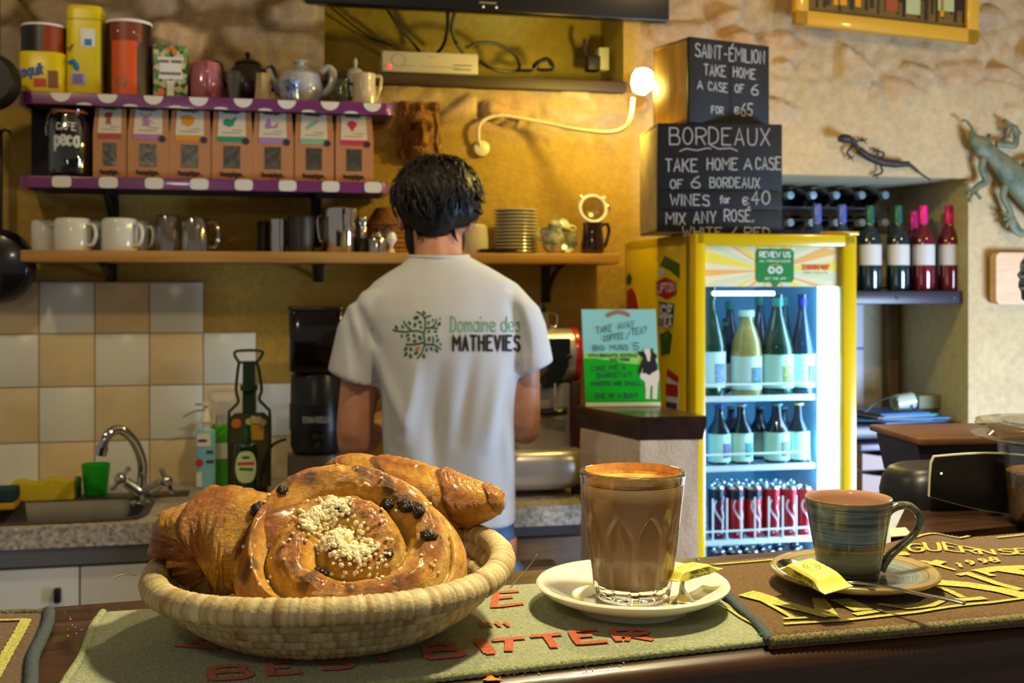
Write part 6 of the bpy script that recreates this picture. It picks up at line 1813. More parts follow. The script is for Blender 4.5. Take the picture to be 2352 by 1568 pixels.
def build_machine():
 off = .46; c = wl(1240, 1000, off); k = WALL.k / F_PX
 t = thing('espresso_machine', 'steel espresso machine with red side and black group head right of the man', 'coffee machine', WALL.w((c.x, -off, ZW)), TW)
 def q(px, py, y=0): p = wl(px, py, off - y); return (p.x - c.x, y, p.z - ZW)
 def X(px): return q(px, 900)[0]
 def Zp(py): return q(1240, py)[2]
 st = M('machine_steel', '#b5aaa0', .3, .6); bk = M('machine_black', '#0e0d0d', .3); rd = M('machine_red', '#b01218', .25, coat=.5)
 mb = MB()
 for sx in (X(1165), X(1330)):
  for sy in (.02, .24): mb.lathe([(0, 0), (.018, 0), (.016, Zp(1118)), (0, Zp(1118))], 16, c=(sx, sy, 0))
 f = mb; f.build('feet', bk, t)
 mb = MB(); rsq_m = Matrix.Translation(((X(1115) + X(1352)) / 2, .13, 0))
 W_, D_ = X(1352) - X(1115), .34
 rings = []
 for kk, py in ((.86, 1122), (.97, 1105), (1, 1080), (1, 1060), (.96, 1042), (.85, 1033)):
  rings.append([(W_ / 2 * kk * math.copysign(abs(math.cos(a)) ** .45, math.cos(a)), D_ / 2 * kk * math.copysign(abs(math.sin(a)) ** .45, math.sin(a)), Zp(py)) for a in [2 * PI * i / 56 for i in range(56)]])
 mb.loft(rings, mat=rsq_m); mb.build('drip_base', st, t, angle=60)
 mb = MB(); mb.box(((X(1120) + X(1322)) / 2, .16, (Zp(1036) + Zp(885)) / 2), (X(1322) - X(1120), .20, Zp(885) - Zp(1036)), .004); mb.build('back_panel', st, t)
 mb = MB(); mb.box((X(1331), .15, (Zp(1036) + Zp(880)) / 2), (X(1342) - X(1322), .24, Zp(880) - Zp(1036)), .003); mb.build('side_panel', M('machine_maroon', '#3a1014', .4), t)
 zc_ = Zp(823); rr = (Zp(758) - Zp(888)) / 2
 cyl = Matrix.Translation((0, .12, zc_)) @ Matrix.Rotation(PI / 2, 4, 'Y')
 mb = MB(); mb.lathe([(0, X(1110)), (rr, X(1110)), (rr, X(1334)), (0, X(1334))], 56, mat=cyl); mb.build('boiler_drum', st, t)
 mb = MB(); mb.lathe([(rr * 1.02, X(1333)), (rr * 1.05, X(1338)), (rr * 1.02, X(1347)), (rr * .9, X(1352)), (0, X(1354))], 56, mat=cyl); mb.build('red_end_cap', rd, t)
 fy = .12 - rr
 mb = MB(); mb.box((X(1291), fy - .004, Zp(803)), (X(1316) - X(1264), .02, Zp(780) - Zp(830)), .004); mb.prism([(X(1262), Zp(800)), (X(1312), Zp(800)), (X(1310), Zp(845)), (X(1286), Zp(892)), (X(1248), Zp(892)), (X(1268), Zp(850))], fy - .02, fy + .05); mb.build('group_head', bk, t, angle=20)
 mb = MB(); mb.lathe([(0, 0), (16 * k, 0), (16 * k, 8 * k), (0, 8 * k)], 20, mat=Matrix.Translation((X(1290), fy - .02, Zp(818))) @ Matrix.Rotation(PI / 2, 4, 'X')); mb.tube([(X(1292), fy - .024, Zp(818)), (X(1318), fy - .026, Zp(820))], 4 * k, 8); mb.build('knob', bk, t)
 mb = MB(); mb.tube([(X(1277), fy - .03, Zp(882)), (X(1278), fy - .032, Zp(912)), (X(1279), fy - .032, Zp(945))], [4 * k, 4.5 * k, 5.5 * k], 12); mb.build('steam_lever', M('lever_chrome', '#d8d2bc', .12, 1.0), t)
 mb = MB(); mb.tube([(X(1225), fy + .01, Zp(948)), (X(1262), fy - .01, Zp(952)), (X(1305), fy - .03, Zp(946))], [8 * k, 11 * k, 9 * k], 12); mb.build('portafilter', bk, t)
 mb = MB(); mb.box((X(1292), fy - .034, Zp(944)), (20 * k, .002, 6 * k), 0); mb.build('yellow_mark', YEL, t)
 mb = MB(); mb.box(((X(1272) + X(1308)) / 2, .058, Zp(978)), (X(1308) - X(1272), .002, 14 * k), 0); mb.build('name_plate', M('plate_grey', '#a8a49a', .4), t)
 mb = MB(); mb.tube([(X(1344), .0, Zp(1026)), (X(1362), .0, Zp(1042)), (X(1368), .0, Zp(1062))], 5 * k, 10); mb.build('red_knob', rd, t)
 # pitcher standing on the drum
 zt = zc_ + rr
 j = thing('milk_pitcher', 'steel milk pitcher standing on top of the espresso machine', 'pitcher', WALL.w((c.x + X(1266), -off + .12, ZW + zt - .0016)), TW)
 mb = MB(); mb.lathe([(0, 0), (22 * k, 0), (23 * k, 10 * k), (19 * k, 34 * k), (21 * k, 42 * k), (19.5 * k, 42 * k), (17 * k, 34 * k), (0, 4 * k)], 36); mb.build('body', CHROME, j)
 mb = MB(); mb.tube(smooth_path([(18 * k, 0, 36 * k), (36 * k, 0, 36 * k), (40 * k, 0, 22 * k), (36 * k, 0, 6 * k), (22 * k, 0, 8 * k)], 5), 3 * k, 8); mb.build('handle', CHROME, j)
 mb = MB(); mb.lathe([(0, 34 * k), (15 * k, 34 * k), (13 * k, 50 * k), (9 * k, 62 * k), (0, 64 * k)], 24); mb.build('lid', bk, j)
build_machine()

# ------------------------------------------------------------------ plastered pier with slab, and the cow sign
PZ = 1.165
def build_pier():
 A, B, C, D = Vector((.290, 2.58)), Vector((.447, 2.600)), Vector((.345, 2.875)), Vector((.160, 2.83))
 c = (A + B + C + D) / 4
 t = thing('bar_pier', 'plastered pier with thick dark wooden slab on top, left of the yellow fridge', 'pier', (c.x, c.y, 0))
 q = [A - c, B - c, C - c, D - c]
 mb = MB(); n_ = []
 lo = [(p.x, p.y, PZ - .055) for p in [v * .94 for v in q]]; hi = [(p.x, p.y, PZ) for p in q]; mid = [(p.x * 1.0, p.y * 1.0, PZ - .018) for p in q]
 mb.loft([lo, mid, hi]); mb.build('slab', M_wood('slab_wood', '#20120c', '#3c251b', (6, 6, 6), .3, .3), t, angle=20)
 def grow(k): return [v * k for v in q]
 q2 = [A + Vector((.004, .006)) - c, B + Vector((-.018, .008)) - c, C - c, D + Vector((.01, -.02)) - c]
 mb = MB(); m = 24
 per = []
 for i in range(4):
  a, b = q2[i], q2[(i + 1) % 4]; per += [a.lerp(b, j / m) for j in range(m)]
 rings = []
 for z in [0.0] + [.5 + (PZ - .055 - .5) * i / 30 for i in range(31)]:
  rings.append([(p.x + .003 * n3(p.x * 25, p.y * 25, z * 25), p.y + .003 * n3(p.x * 25 + 9, p.y * 25, z * 25), z) for p in per])
 mb.loft(rings); mb.build('plaster_block', M('cream_plaster', '#c9b49a', .9, var=.08, vscale=30, bump=.4, bscale=120), t, angle=40)
build_pier()
def build_sign():
 d = 2.80; k = d / F_PX
 c = Vector(((1428 - CX) * k, d, PZ))
 t = thing('cow_sign', 'blue and green handwritten sign board with a cow standing on the pier slab', 'sign', c, 0, rot=(R(-4), 0, R(4)))
 def q(px, py): return ((px - 1428) * k, (932 - py) * k)
 mb = MB(); mb.prism([q(1345, 931), q(1518, 931), q(1510, 708), q(1337, 708)], 0, .006); mb.build('board', M('sky_board', '#86c4c4', .35), t)
 f = -.0008
 def lay(pts, i, mat, name): return MB().prism([q(*p) for p in pts], f - .0005 * i, f - .0005 * i + .0007).build(name, mat, t, angle=0)
 lay([(1345, 931), (1518, 931), (1512, 806), (1480, 806), (1440, 808), (1400, 808), (1341, 808)], 0, M('lime_hill', '#8fce5e', .4), 'lime_hill')
 lay([(1345, 931), (1518, 931), (1513, 833), (1470, 835), (1440, 832), (1400, 825), (1370, 821), (1341, 821)], 1, M('green_hill', '#06a018', .35), 'green_hill')
 lay([(1345, 931), (1518, 931), (1518, 922), (1345, 922)], 2, M('cream_strip', '#d8d2b4', .5), 'bottom_strip')
 mb = MB(); mb.add([], [])
 ribbons(mb, [[q(1398, 722), q(1408, 717), q(1420, 714), q(1433, 715), q(1446, 721)]], 9 * k, flat(f - .0004)); mb.build('brown_arch', M('arch_brown', '#8a6a4c', .5), t)
 mb = MB()
 def w(txt, x, y, x2, h, sl=0):
  st = text_strokes(txt, h * k, 0, 0, (x2 - x) * k, .03)
  ribbons(mb, [[(q(x, y)[0] + a, q(x, y)[1] + b + a * sl) for a, b in s_] for s_ in st], 1.6 * k, flat(f - .0016))
 w('TAKE', 1370, 764, 1408, 15, .16); w('AWAY', 1421, 755, 1458, 15, .16); w('COFFEE', 1387, 782, 1434, 13, .14); w('/', 1440, 778, 1448, 18); w('TEA?', 1453, 768, 1488, 15, .16); w('BIG', 1363, 802, 1389, 11); w('MUGS', 1402, 801, 1444, 11); w('5', 1456, 801, 1470, 16)
 w('WITH BISCUITS, EXTRAS,', 1352, 817, 1466, 6); w('AND MORE', 1402, 827, 1448, 6); w('LIKE ME A', 1360, 849, 1438, 10, .03); w('BARISTA?', 1372, 866, 1452, 11, .03); w('MAKERS ARE SMALL,', 1358, 883, 1476, 9); w('ONE OF A BUN?', 1368, 911, 1466, 10)
 mb.build('handwriting', M('dark_pen', '#123238', .7), t)
 cw = M('cow_white', '#d9d0be', .5); cb = M('cow_black', '#15161c', .5)
 lay([(1476, 850), (1470, 862), (1473, 868), (1482, 875), (1484, 895), (1483, 913), (1493, 915), (1495, 885), (1500, 884), (1499, 914), (1510, 915), (1512, 880), (1516, 868), (1516, 852), (1508, 838), (1512, 826), (1500, 812), (1492, 798), (1482, 799), (1481, 815), (1478, 830)], 3, cw, 'cow_body')
 lay([(1470, 862), (1468, 848), (1473, 832), (1479, 820), (1468, 811), (1468, 806), (1481, 805), (1486, 815), (1489, 828), (1495, 828), (1497, 812), (1496, 802), (1502, 797), (1502, 806), (1512, 815), (1508, 822), (1512, 848), (1500, 854), (1493, 860), (1484, 855), (1477, 856), (1478, 842), (1474, 848)], 4, cb, 'cow_patch')
build_sign()

# ================================================================== THE MAN AT THE MACHINE
def px3(px, py, y): s_ = y / F_PX; return Vector(((px - CX) * s_, y, CAM.z + (HY - py) * s_))
def blob(name, mb, voxel, smooth, mats, parent, post=None, cols=None):
 o = mb.build(name + '_raw', mats)
 md = o.modifiers.new('r', 'REMESH'); md.mode = 'VOXEL'; md.voxel_size = voxel
 if smooth:
  ms = o.modifiers.new('s', 'SMOOTH'); ms.iterations = smooth; ms.factor = .5
 dg = bpy.context.evaluated_depsgraph_get()
 me = bpy.data.meshes.new_from_object(o.evaluated_get(dg))
 bpy.data.objects.remove(o)
 me.name = name
 if post:
  me.update()
  ns = [v.normal.copy() for v in me.vertices]
  for v, n_ in zip(me.vertices, ns): v.co = post(v.co.copy(), n_)
 for p in me.polygons: p.use_smooth = True
 if not me.materials:
  me.materials.append(mats)
 r = bpy.data.objects.new(name, me); COL.objects.link(r); r.parent = parent
 if parent: r.matrix_parent_inverse = Matrix.Translation(-parent.location)
 return r
def ell_ring(c, hw, hd, e=1.0, n_=36, tilt=0.0):
 return [Vector((c[0] + hw * math.copysign(abs(math.cos(a)) ** e, math.cos(a)), c[1] + hd * math.copysign(abs(math.sin(a)) ** e, math.sin(a)), c[2] + tilt * math.sin(a) * hd)) for a in [2 * PI * i / n_ for i in range(n_)]]
def build_man():
 Y = 2.70; s_ = Y / F_PX
 base = Vector(((1030 - CX) * s_, Y + .01, 0))
 t = thing('person', 'dark-haired man in a white printed t-shirt and jeans, seen from behind at the machine', 'person', base)
 def X(px): return (px - CX) * s_
 def Z(py): return CAM.z + (HY - py) * s_
 skin = NT('skin'); f = skin.noise(18, 3)
 skin.base(skin.ramp(f, [(.3, '#b47a5c'), (.7, '#c88f70')])); skin.b.inputs['Roughness'].default_value = .5
 skin.b.inputs['Subsurface Weight'].default_value = .12; skin.b.inputs['Subsurface Radius'].default_value = (.012, .005, .003); skin.b.inputs['Subsurface Scale'].default_value = 1
 SK = skin.mat
 # --- body: one continuous surface
 mb = MB()
 tor = [(1240, 885, 1180, .090), (1150, 890, 1175, .090), (1050, 888, 1175, .094), (950, 882, 1180, .100), (850, 868, 1188, .104), (760, 850, 1200, .104), (700, 832, 1208, .095), (650, 868, 1172, .078), (615, 925, 1105, .062)]
 mb.loft([ell_ring((X((a + b) / 2), Y + .012 * (1240 - py) / 600, Z(py)), X(b) - X((a + b) / 2), hd) for py, a, b, hd in tor])
 mb.tube([(X(1010), Y + .005, Z(640)), (X(1006), Y + .015, Z(580)), (X(1002), Y + .045, Z(520))], [.068, .057, .060], 24)
 hc = Vector((X(1000), Y + .062, Z(470)))
 mb.sphere(hc + Vector((0, -.012, .02)), (.077, .094, .092), 24)
 mb.sphere(hc + Vector((-.008, .040, -.035)), (.060, .062, .085), 24)
 mb.sphere(hc + Vector((-.022, .103, -.015)), (.013, .018, .022), 12)             # nose
 for sx in (-1, 1):
  ex = hc + Vector((sx * .083 - .003, -.010, -.036))
  mb.sphere(ex, (.010, .020, .031), 12)
 # arms
 def arm(sh, el, wr, rs):
  pts = [sh, sh.lerp(el, .5), el, el.lerp(wr, .5), wr]
  mb.tube(smooth_path(pts, 5), [rs[0] + (rs[1] - rs[0]) * min(1, i / 10) if i <= 10 else rs[1] + (rs[2] - rs[1]) * ((i - 10) / 10) for i in range(21)], 18)
  mb.sphere(el, rs[1] * 1.02, 16)
  d = (wr - el).normalized(); up = Vector((0, 0, 1)); sd = d.cross(up).normalized()
  pc = wr + d * .05
  mb.loft([[wr + d * (.02 * i) + sd * (.030 + .006 * min(i, 3)) * math.cos(a) + up * .015 * math.sin(a) for a in [2 * PI * j / 16 for j in range(16)]] for i in range(5)])
  for j in range(4):
   b0 = wr + d * .082 + sd * (.027 - .018 * j)
   L = (.070, .078, .074, .058)[j]
   mb.tube([b0, b0 + d * L * .45 + up * (-.004), b0 + d * L * .75 + up * (-.022), b0 + d * L * .8 + up * (-.045)], [.0095, .009, .0085, .007], 10)
  side = 1 if wr.x < X(1000) else -1
  b0 = wr + d * .03 + sd * side * .03
  mb.tube([b0, b0 + d * .03 + sd * side * .022 - up * .006, b0 + d * .058 + sd * side * .022 - up * .018], [.012, .0105, .008], 10)
 arm(Vector((X(842), Y, Z(715))), Vector((X(815), Y + .005, Z(1010))), Vector((X(880), Y + .235, Z(985))), (.050, .043, .029))
 arm(Vector((X(1196), Y, Z(715))), Vector((X(1206), Y + .01, Z(985))), Vector((X(1196), Y + .245, Z(958))), (.046, .036, .027))
 # legs
 for sx, cx_ in ((-1, X(962)), (1, X(1105))):
  zt = Z(1235)
  mb.tube(smooth_path([Vector((cx_, Y, zt)), Vector((cx_ + sx * .004, Y + .005, zt * .75)), Vector((cx_ + sx * .012, Y + .012, zt * .5)), Vector((cx_ + sx * .014, Y, zt * .27)), Vector((cx_ + sx * .018, Y - .008, .09))], 5),
    [.088 - .0022 * i for i in range(10)] + [.066 - .0022 * i for i in range(11)], 20)
  mb.loft([ell_ring((cx_ + sx * .022, Y + .05, z), .045, .125, .8, 24) for z in (.012, .05, .085)])
 body = blob('body', mb, .0075, 3, SK, t)
 # eyes, beard
 for sx in (-1, 1):
  MB().sphere(hc + Vector((sx * .032 - .02, .094, .012)) - base, .0105, 12).build('eye', M('eye_white', '#e8e2da', .2), t)
 MB().sphere(hc + Vector((-.02, .098, -.062)) - base, (.022, .010, .007), 12).build('mouth', M('lips', '#9a5a4e', .5), t)
 HAIR = NT('dark_hair'); fh = HAIR.noise(60, 3, .6, HAIR.coord('Object', (1, 1, .25)))
 HAIR.base(HAIR.ramp(fh, [(.35, '#070505'), (.7, '#171112')])); HAIR.b.inputs['Roughness'].default_value = .5; HAIR.b.inputs['Specular IOR Level'].default_value = .35
 HM = HAIR.mat
 mb = MB()
 mb.sphere(hc + Vector((-.018, .050, -.082)), (.058, .060, .040), 20)
 mb.sphere(hc + Vector((-.058, .022, -.070)), (.020, .040, .050), 16); mb.sphere(hc + Vector((.050, .030, -.075)), (.018, .035, .042), 16)
 mb.tube([hc + Vector((-.069, -.004, -.035)), hc + Vector((-.064, -.002, -.085)), hc + Vector((-.050, .0, -.135))], [.012, .016, .012], 12)
 blob('beard', mb, .006, 3, HM, t)
 # --- hair
 mb = MB()
 C = Vector((X(1001), Y + .035, Z(447)))
 rx, ry, rz = .106, .108, .092
 mb.sphere(C, (rx, ry, rz), 28)
 mb.sphere(C + Vector((-.002, -.035, -.036)), (.078, .070, .062), 24)
 mb.sphere(C + Vector((.0, -.040, -.075)), (.048, .048, .032), 20)
 mb.sphere(C + Vector((.050, -.026, -.030)), (.052, .055, .050), 20)
 mb.sphere(C + Vector((-.066, .010, -.020)), (.036, .060, .046), 20)
 mb.sphere(C + Vector((-.03, .06, .03)), (.07, .06, .06), 20)
 def cap_cut(v, n_):
  k = .0055 * n3(v.x * 38 + v.z * 14, v.y * 30, v.z * 12) + .0022 * n3(v.x * 130, v.y * 130, v.z * 26)
  return v + n_ * k
 hair = blob('hair', mb, .0065, 2, HM, t, cap_cut)
 rng = random.Random(11); mb = MB()
 crown = C + Vector((.0, .02, rz * .92))
 for i in range(760):
  th = rng.uniform(0, 2 * PI); ph = rng.uniform(.08, 1.95)
  if math.sin(th) > .55 and ph > 1.2: continue
  n_ = Vector((math.cos(th) * math.sin(ph), math.sin(th) * math.sin(ph), math.cos(ph)))
  p = C + Vector((n_.x * rx, n_.y * ry, n_.z * rz)) * .985
  if n_.z < -.05: p = C + Vector((n_.x * rx * (.97 - .42 * n_.z * n_.z), n_.y * ry * .95 - .01, n_.z * rz * 1.22))
  if (p.x < C.x - .068 and p.z < Z(478)) or (n_.z < -.22 and n_.x < -.4) or (n_.z < -.28 and n_.x > .42): continue
  dn = (p - crown); dn = dn - n_ * dn.dot(n_)
  dn = (dn.normalized() if dn.length > .004 else Vector((1, 0, 0))) + Vector((.35 * rng.uniform(-1, 1) + .12, 0, .35 * rng.uniform(-.6, .6)))
  dn = (dn - n_ * dn.dot(n_)).normalized()
  L = rng.uniform(.030, .070); lift = rng.uniform(-.004, .015) + (.006 if ph < .6 else 0)
  if n_.z < -.25: L *= .65
  pts = [p - n_ * .004, p + dn * L * .35 + n_ * (lift * .6 - .0012), p + dn * L * .7 + n_ * (lift * .5 - .006), p + dn * L + n_ * (lift - .016)]
  r0 = rng.uniform(.0022, .0050)
  mb.tube(smooth_path(pts, 3), [r0 * (1 - .9 * (j / 9) ** 1.6) for j in range(10)], 6, flat=.6)
 for a, b, c_, r0 in (((1090, 445), (1108, 462), (1117, 466), .006), ((1092, 480), (1106, 492), (1108, 478), .005), ((1010, 372), (1024, 356), (1034, 366), .002), ((1030, 374), (1046, 366), (1056, 376), .002), ((990, 370), (985, 362), (978, 366), .002), ((1000, 535), (1003, 550), (996, 560), .007), ((960, 530), (962, 545), (958, 552), .006), ((1040, 530), (1046, 546), (1052, 556), .006)):
  q = [px3(*a, Y - .005), px3(*b, Y - .03), px3(*c_, Y - .02)]
  mb.tube(smooth_path(q, 4), [r0 * (1 - .85 * j / 8) for j in range(9)], 6)
 mb.v = [tuple(Vector(v) - base) for v in mb.v]
 mb.build('hair_strands', HM, t, angle=179)
 # --- t-shirt
 mb = MB()
 tor = [(1196, 876, 1186, .104), (1120, 878, 1182, .104), (1050, 878, 1182, .107), (980, 874, 1186, .110), (900, 866, 1192, .114), (830, 852, 1202, .117), (770, 838, 1214, .116), (720, 828, 1220, .110), (680, 832, 1214, .100), (650, 858, 1188, .090), (625, 892, 1142, .080), (604, 925, 1100, .072), (588, 940, 1075, .066)]
 mb.loft([ell_ring((X((a + b) / 2), Y + .012 * (1240 - py) / 600, Z(py)), X(b) - X((a + b) / 2), hd, .86, 44) for py, a, b, hd in tor])
 # sleeves
 def sleeve(pts):
  rings = []
  for (px, py, w, hd, tl) in pts:
   c_ = Vector((X(px), Y + .005, Z(py))); w = w * s_
   rings.append([Vector((c_.x + w * math.cos(a), c_.y + hd * math.sin(a), c_.z + tl * s_ * math.cos(a))) for a in [2 * PI * i / 32 for i in range(32)]])
  mb.loft(rings)
 sleeve([(876, 668, 40, .068, 0), (848, 698, 54, .076, 6), (832, 745, 58, .078, 2), (824, 800, 58, .076, -10), (815, 872, 61, .076, -22)])
 sleeve([(1160, 668, 40, .068, 0), (1190, 698, 50, .076, -6), (1208, 745, 48, .077, 0), (1218, 795, 45, .074, 10), (1227, 850, 43, .073, 20)])
 def folds(v, n_):
  px = CX + v.x / s_; py = HY - (v.z - CAM.z) / s_
  k = 1.5 * .0028 * n3(v.x * 9, v.z * 3.5, v.y * 4) + .0016 * n3(v.x * 24, v.z * 7, v.y * 8)
  low = sstep(760, 1000, py)
  k += low * .0105 * math.sin((v.x * 34 + n3(v.x * 4, v.z * 3, 2) * 2.2 + v.z * 3)) * (0.5 + .5 * n3(v.x * 5, v.z * 2, 7))
  # drag lines from the left armpit and the right shoulder
  for (x0, y0, x1, y1, wd, am) in ((820, 690, 872, 790, 12, -.006), (868, 800, 940, 960, 14, .005), (872, 850, 905, 1010, 12, -.005), (800, 720, 838, 860, 13, -.004), (1176, 670, 1204, 800, 14, -.006), (1150, 840, 1120, 1010, 18, .005), (1090, 800, 1060, 1000, 18, -.004), (965, 840, 940, 1000, 16, .005), (1160, 960, 1168, 1120, 13, .004), (1015, 840, 1000, 1100, 20, -.003)):
   ax, ay = x1 - x0, y1 - y0; L2 = ax * ax + ay * ay
   tt = max(0, min(1, ((px - x0) * ax + (py - y0) * ay) / L2))
   dd = math.hypot(px - x0 - ax * tt, py - y0 - ay * tt)
   k += 2.4 * am * math.exp(-(dd / wd) ** 2) * math.sin(PI * (0.12 + .76 * tt))
  for hy_ in (1184,):
   k += .0018 * math.exp(-((py - hy_) / 5) ** 2) * -1
  return v + n_ * k
 cloth = NT('white_cotton'); fc = cloth.noise(500, 2)
 cloth.b.inputs['Base Color'].default_value = lin('#c3c6cb'); cloth.b.inputs['Roughness'].default_value = .85; cloth.b.inputs['Sheen Weight'].default_value = .15; cloth.bump(fc, .15, .001)
 shirt = blob('t_shirt', mb, .0068, 5, cloth.mat, t, folds)
 me = shirt.data
 bvh = BVHTree.FromPolygons([v.co for v in me.vertices], [p.vertices for p in me.polygons])
 def onback(px, py, lift=.0016):
  d = Vector(((px - CX) / F_PX, 1, (HY - py) / F_PX)).normalized()
  h = bvh.ray_cast(CAM, d)
  p = h[0] if h[0] is not None else px3(px, py, Y - .11)
  return p - d * lift
 def zoomed(x, y): return 880 + x / 6.918, 690 + y / 6.918
 GR = M('shirt_green', '#155f2e', .8); GL2 = M('shirt_light_green', '#5d9a72', .8); BKI = M('shirt_black', '#241a20', .8); OR2 = M('shirt_orange', '#d8781a', .8)
 def logo(name, mat, fill):
  m_ = MB(); fill(m_); m_.v = [tuple(Vector(v) - base) for v in m_.v]; o = m_.build(name, mat, t, angle=179); return o
 trunk = [[(545, 915), (610, 830), (650, 720), (660, 640), (645, 540), (665, 440), (670, 330), (650, 260), (600, 205), (530, 175)], [(160, 465), (250, 485), (350, 495), (450, 480), (560, 480), (640, 510)], [(330, 330), (370, 400), (440, 460)],
    [(670, 435), (760, 425), (820, 380), (845, 300)], [(760, 425), (865, 440)], [(670, 270), (700, 250), (755, 235)], [(365, 690), (450, 695), (550, 685), (640, 665)], [(660, 700), (750, 695), (830, 710), (915, 765)], [(790, 575), (795, 640), (785, 695)]]
 leaves = [(650, 190, 70, 60), (525, 270, 100, -15), (420, 355, 70, 55), (505, 385, 80, -75), (585, 340, 70, 25), (600, 420, 60, 40), (310, 415, 60, 60), (210, 425, 75, 50), (720, 350, 60, -75), (790, 310, 50, -60), (890, 370, 80, -50), (905, 285, 40, -60),
    (725, 490, 60, -35), (830, 490, 60, 20), (295, 560, 55, 90), (390, 550, 70, -25), (495, 555, 70, 60), (585, 590, 90, 65), (405, 615, 65, -50), (500, 640, 70, 0), (730, 605, 80, -85), (865, 630, 70, -35), (850, 560, 50, 50), (910, 690, 50, 50), (360, 765, 80, -60),
    (440, 770, 70, 60), (360, 850, 80, -50), (435, 880, 80, 85), (525, 830, 80, -35), (645, 880, 80, 80), (690, 780, 60, -75), (765, 765, 70, 55), (850, 790, 80, 55)]
 def leaf(m_, x, y, L, a, w=.30):
  ca, sa = math.cos(R(a)), math.sin(R(a))
  pts = [(L / 2 * math.cos(2 * PI * i / 10), L * w * math.sin(2 * PI * i / 10)) for i in range(10)]
  m_.add([onback(*zoomed(x + p * ca - q_ * sa, y + p * sa + q_ * ca)) for p, q_ in pts], [tuple(range(10))])
 def fill_tree(m_):
  ribbons(m_, [[tuple(p) for p in [v.xy for v in smooth_path([(a, b, 0) for a, b in st], 3)]] for st in trunk], 24, lambda a, b: onback(*zoomed(a, b)))
  for l in leaves: leaf(m_, *l)
 logo('tree_logo', GR, fill_tree)
 logo('orange_leaf', OR2, lambda m_: leaf(m_, 545, 755, 100, -20, .28))
 logo('name_line', GL2, lambda m_: ribbons(m_, text_strokes('Domaine des', 34, 1035, -761, 162), 2.6, lambda a, b: onback(a, -b), step=6))
 logo('bold_name_line', BKI, lambda m_: ribbons(m_, text_strokes('MATHEVIES', 33, 1041, -804, 152, gap=3.6), 5.6, lambda a, b: onback(a, -b), step=6))
 logo('collar', cloth.mat, lambda m_: m_.tube([(X(1007.5) + .0705 * math.cos(a), Y + .012 + .0665 * math.sin(a), Z(588) + .004 * math.sin(a)) for a in [2 * PI * i / 48 for i in range(48)]], .0042, 8, closed=True))
 # --- jeans
 mb = MB()
 mb.loft([ell_ring((X((a + b) / 2), Y + .004, Z(py)), X(b) - X((a + b) / 2), hd, .9, 36) for py, a, b, hd in ((1175, 889, 1176, .094), (1235, 880, 1184, .104), (1300, 876, 1190, .108), (1340, 876, 1190, .100))])
 for sx, cx_ in ((-1, X(956)), (1, X(1110))):
  zt = Z(1300)
  mb.tube(smooth_path([Vector((cx_, Y, zt)), Vector((cx_ + sx * .006, Y + .005, zt * .75)), Vector((cx_ + sx * .012, Y + .012, zt * .5)), Vector((cx_ + sx * .014, Y, zt * .27)), Vector((cx_ + sx * .018, Y - .004, .055))], 5),
    [.100 - .0015 * i for i in range(21)], 22)
 jn = NT('blue_denim'); fj = jn.noise(160, 3, .6, jn.coord('Object', (3, 3, .6)))
 jn.base(jn.ramp(fj, [(.3, '#28467e'), (.7, '#5f86bd')])); jn.b.inputs['Roughness'].default_value = .85
 blob('jeans', mb, .009, 3, jn.mat, t, lambda v, n_: v + n_ * (.003 * n3(v.x * 12, v.y * 12, v.z * 9)))
 for sx, cx_ in ((-1, X(956)), (1, X(1110))):
  m_ = MB(); m_.loft([ell_ring((cx_ + sx * .022 - base.x, .045, z), .050 * k, .132 * k, .8, 24) for z, k in ((0.0, 1), (.03, 1.02), (.07, .9), (.10, .62))])
  m_.build('shoe', M('shoe_dark', '#26221f', .6), t)
build_man()

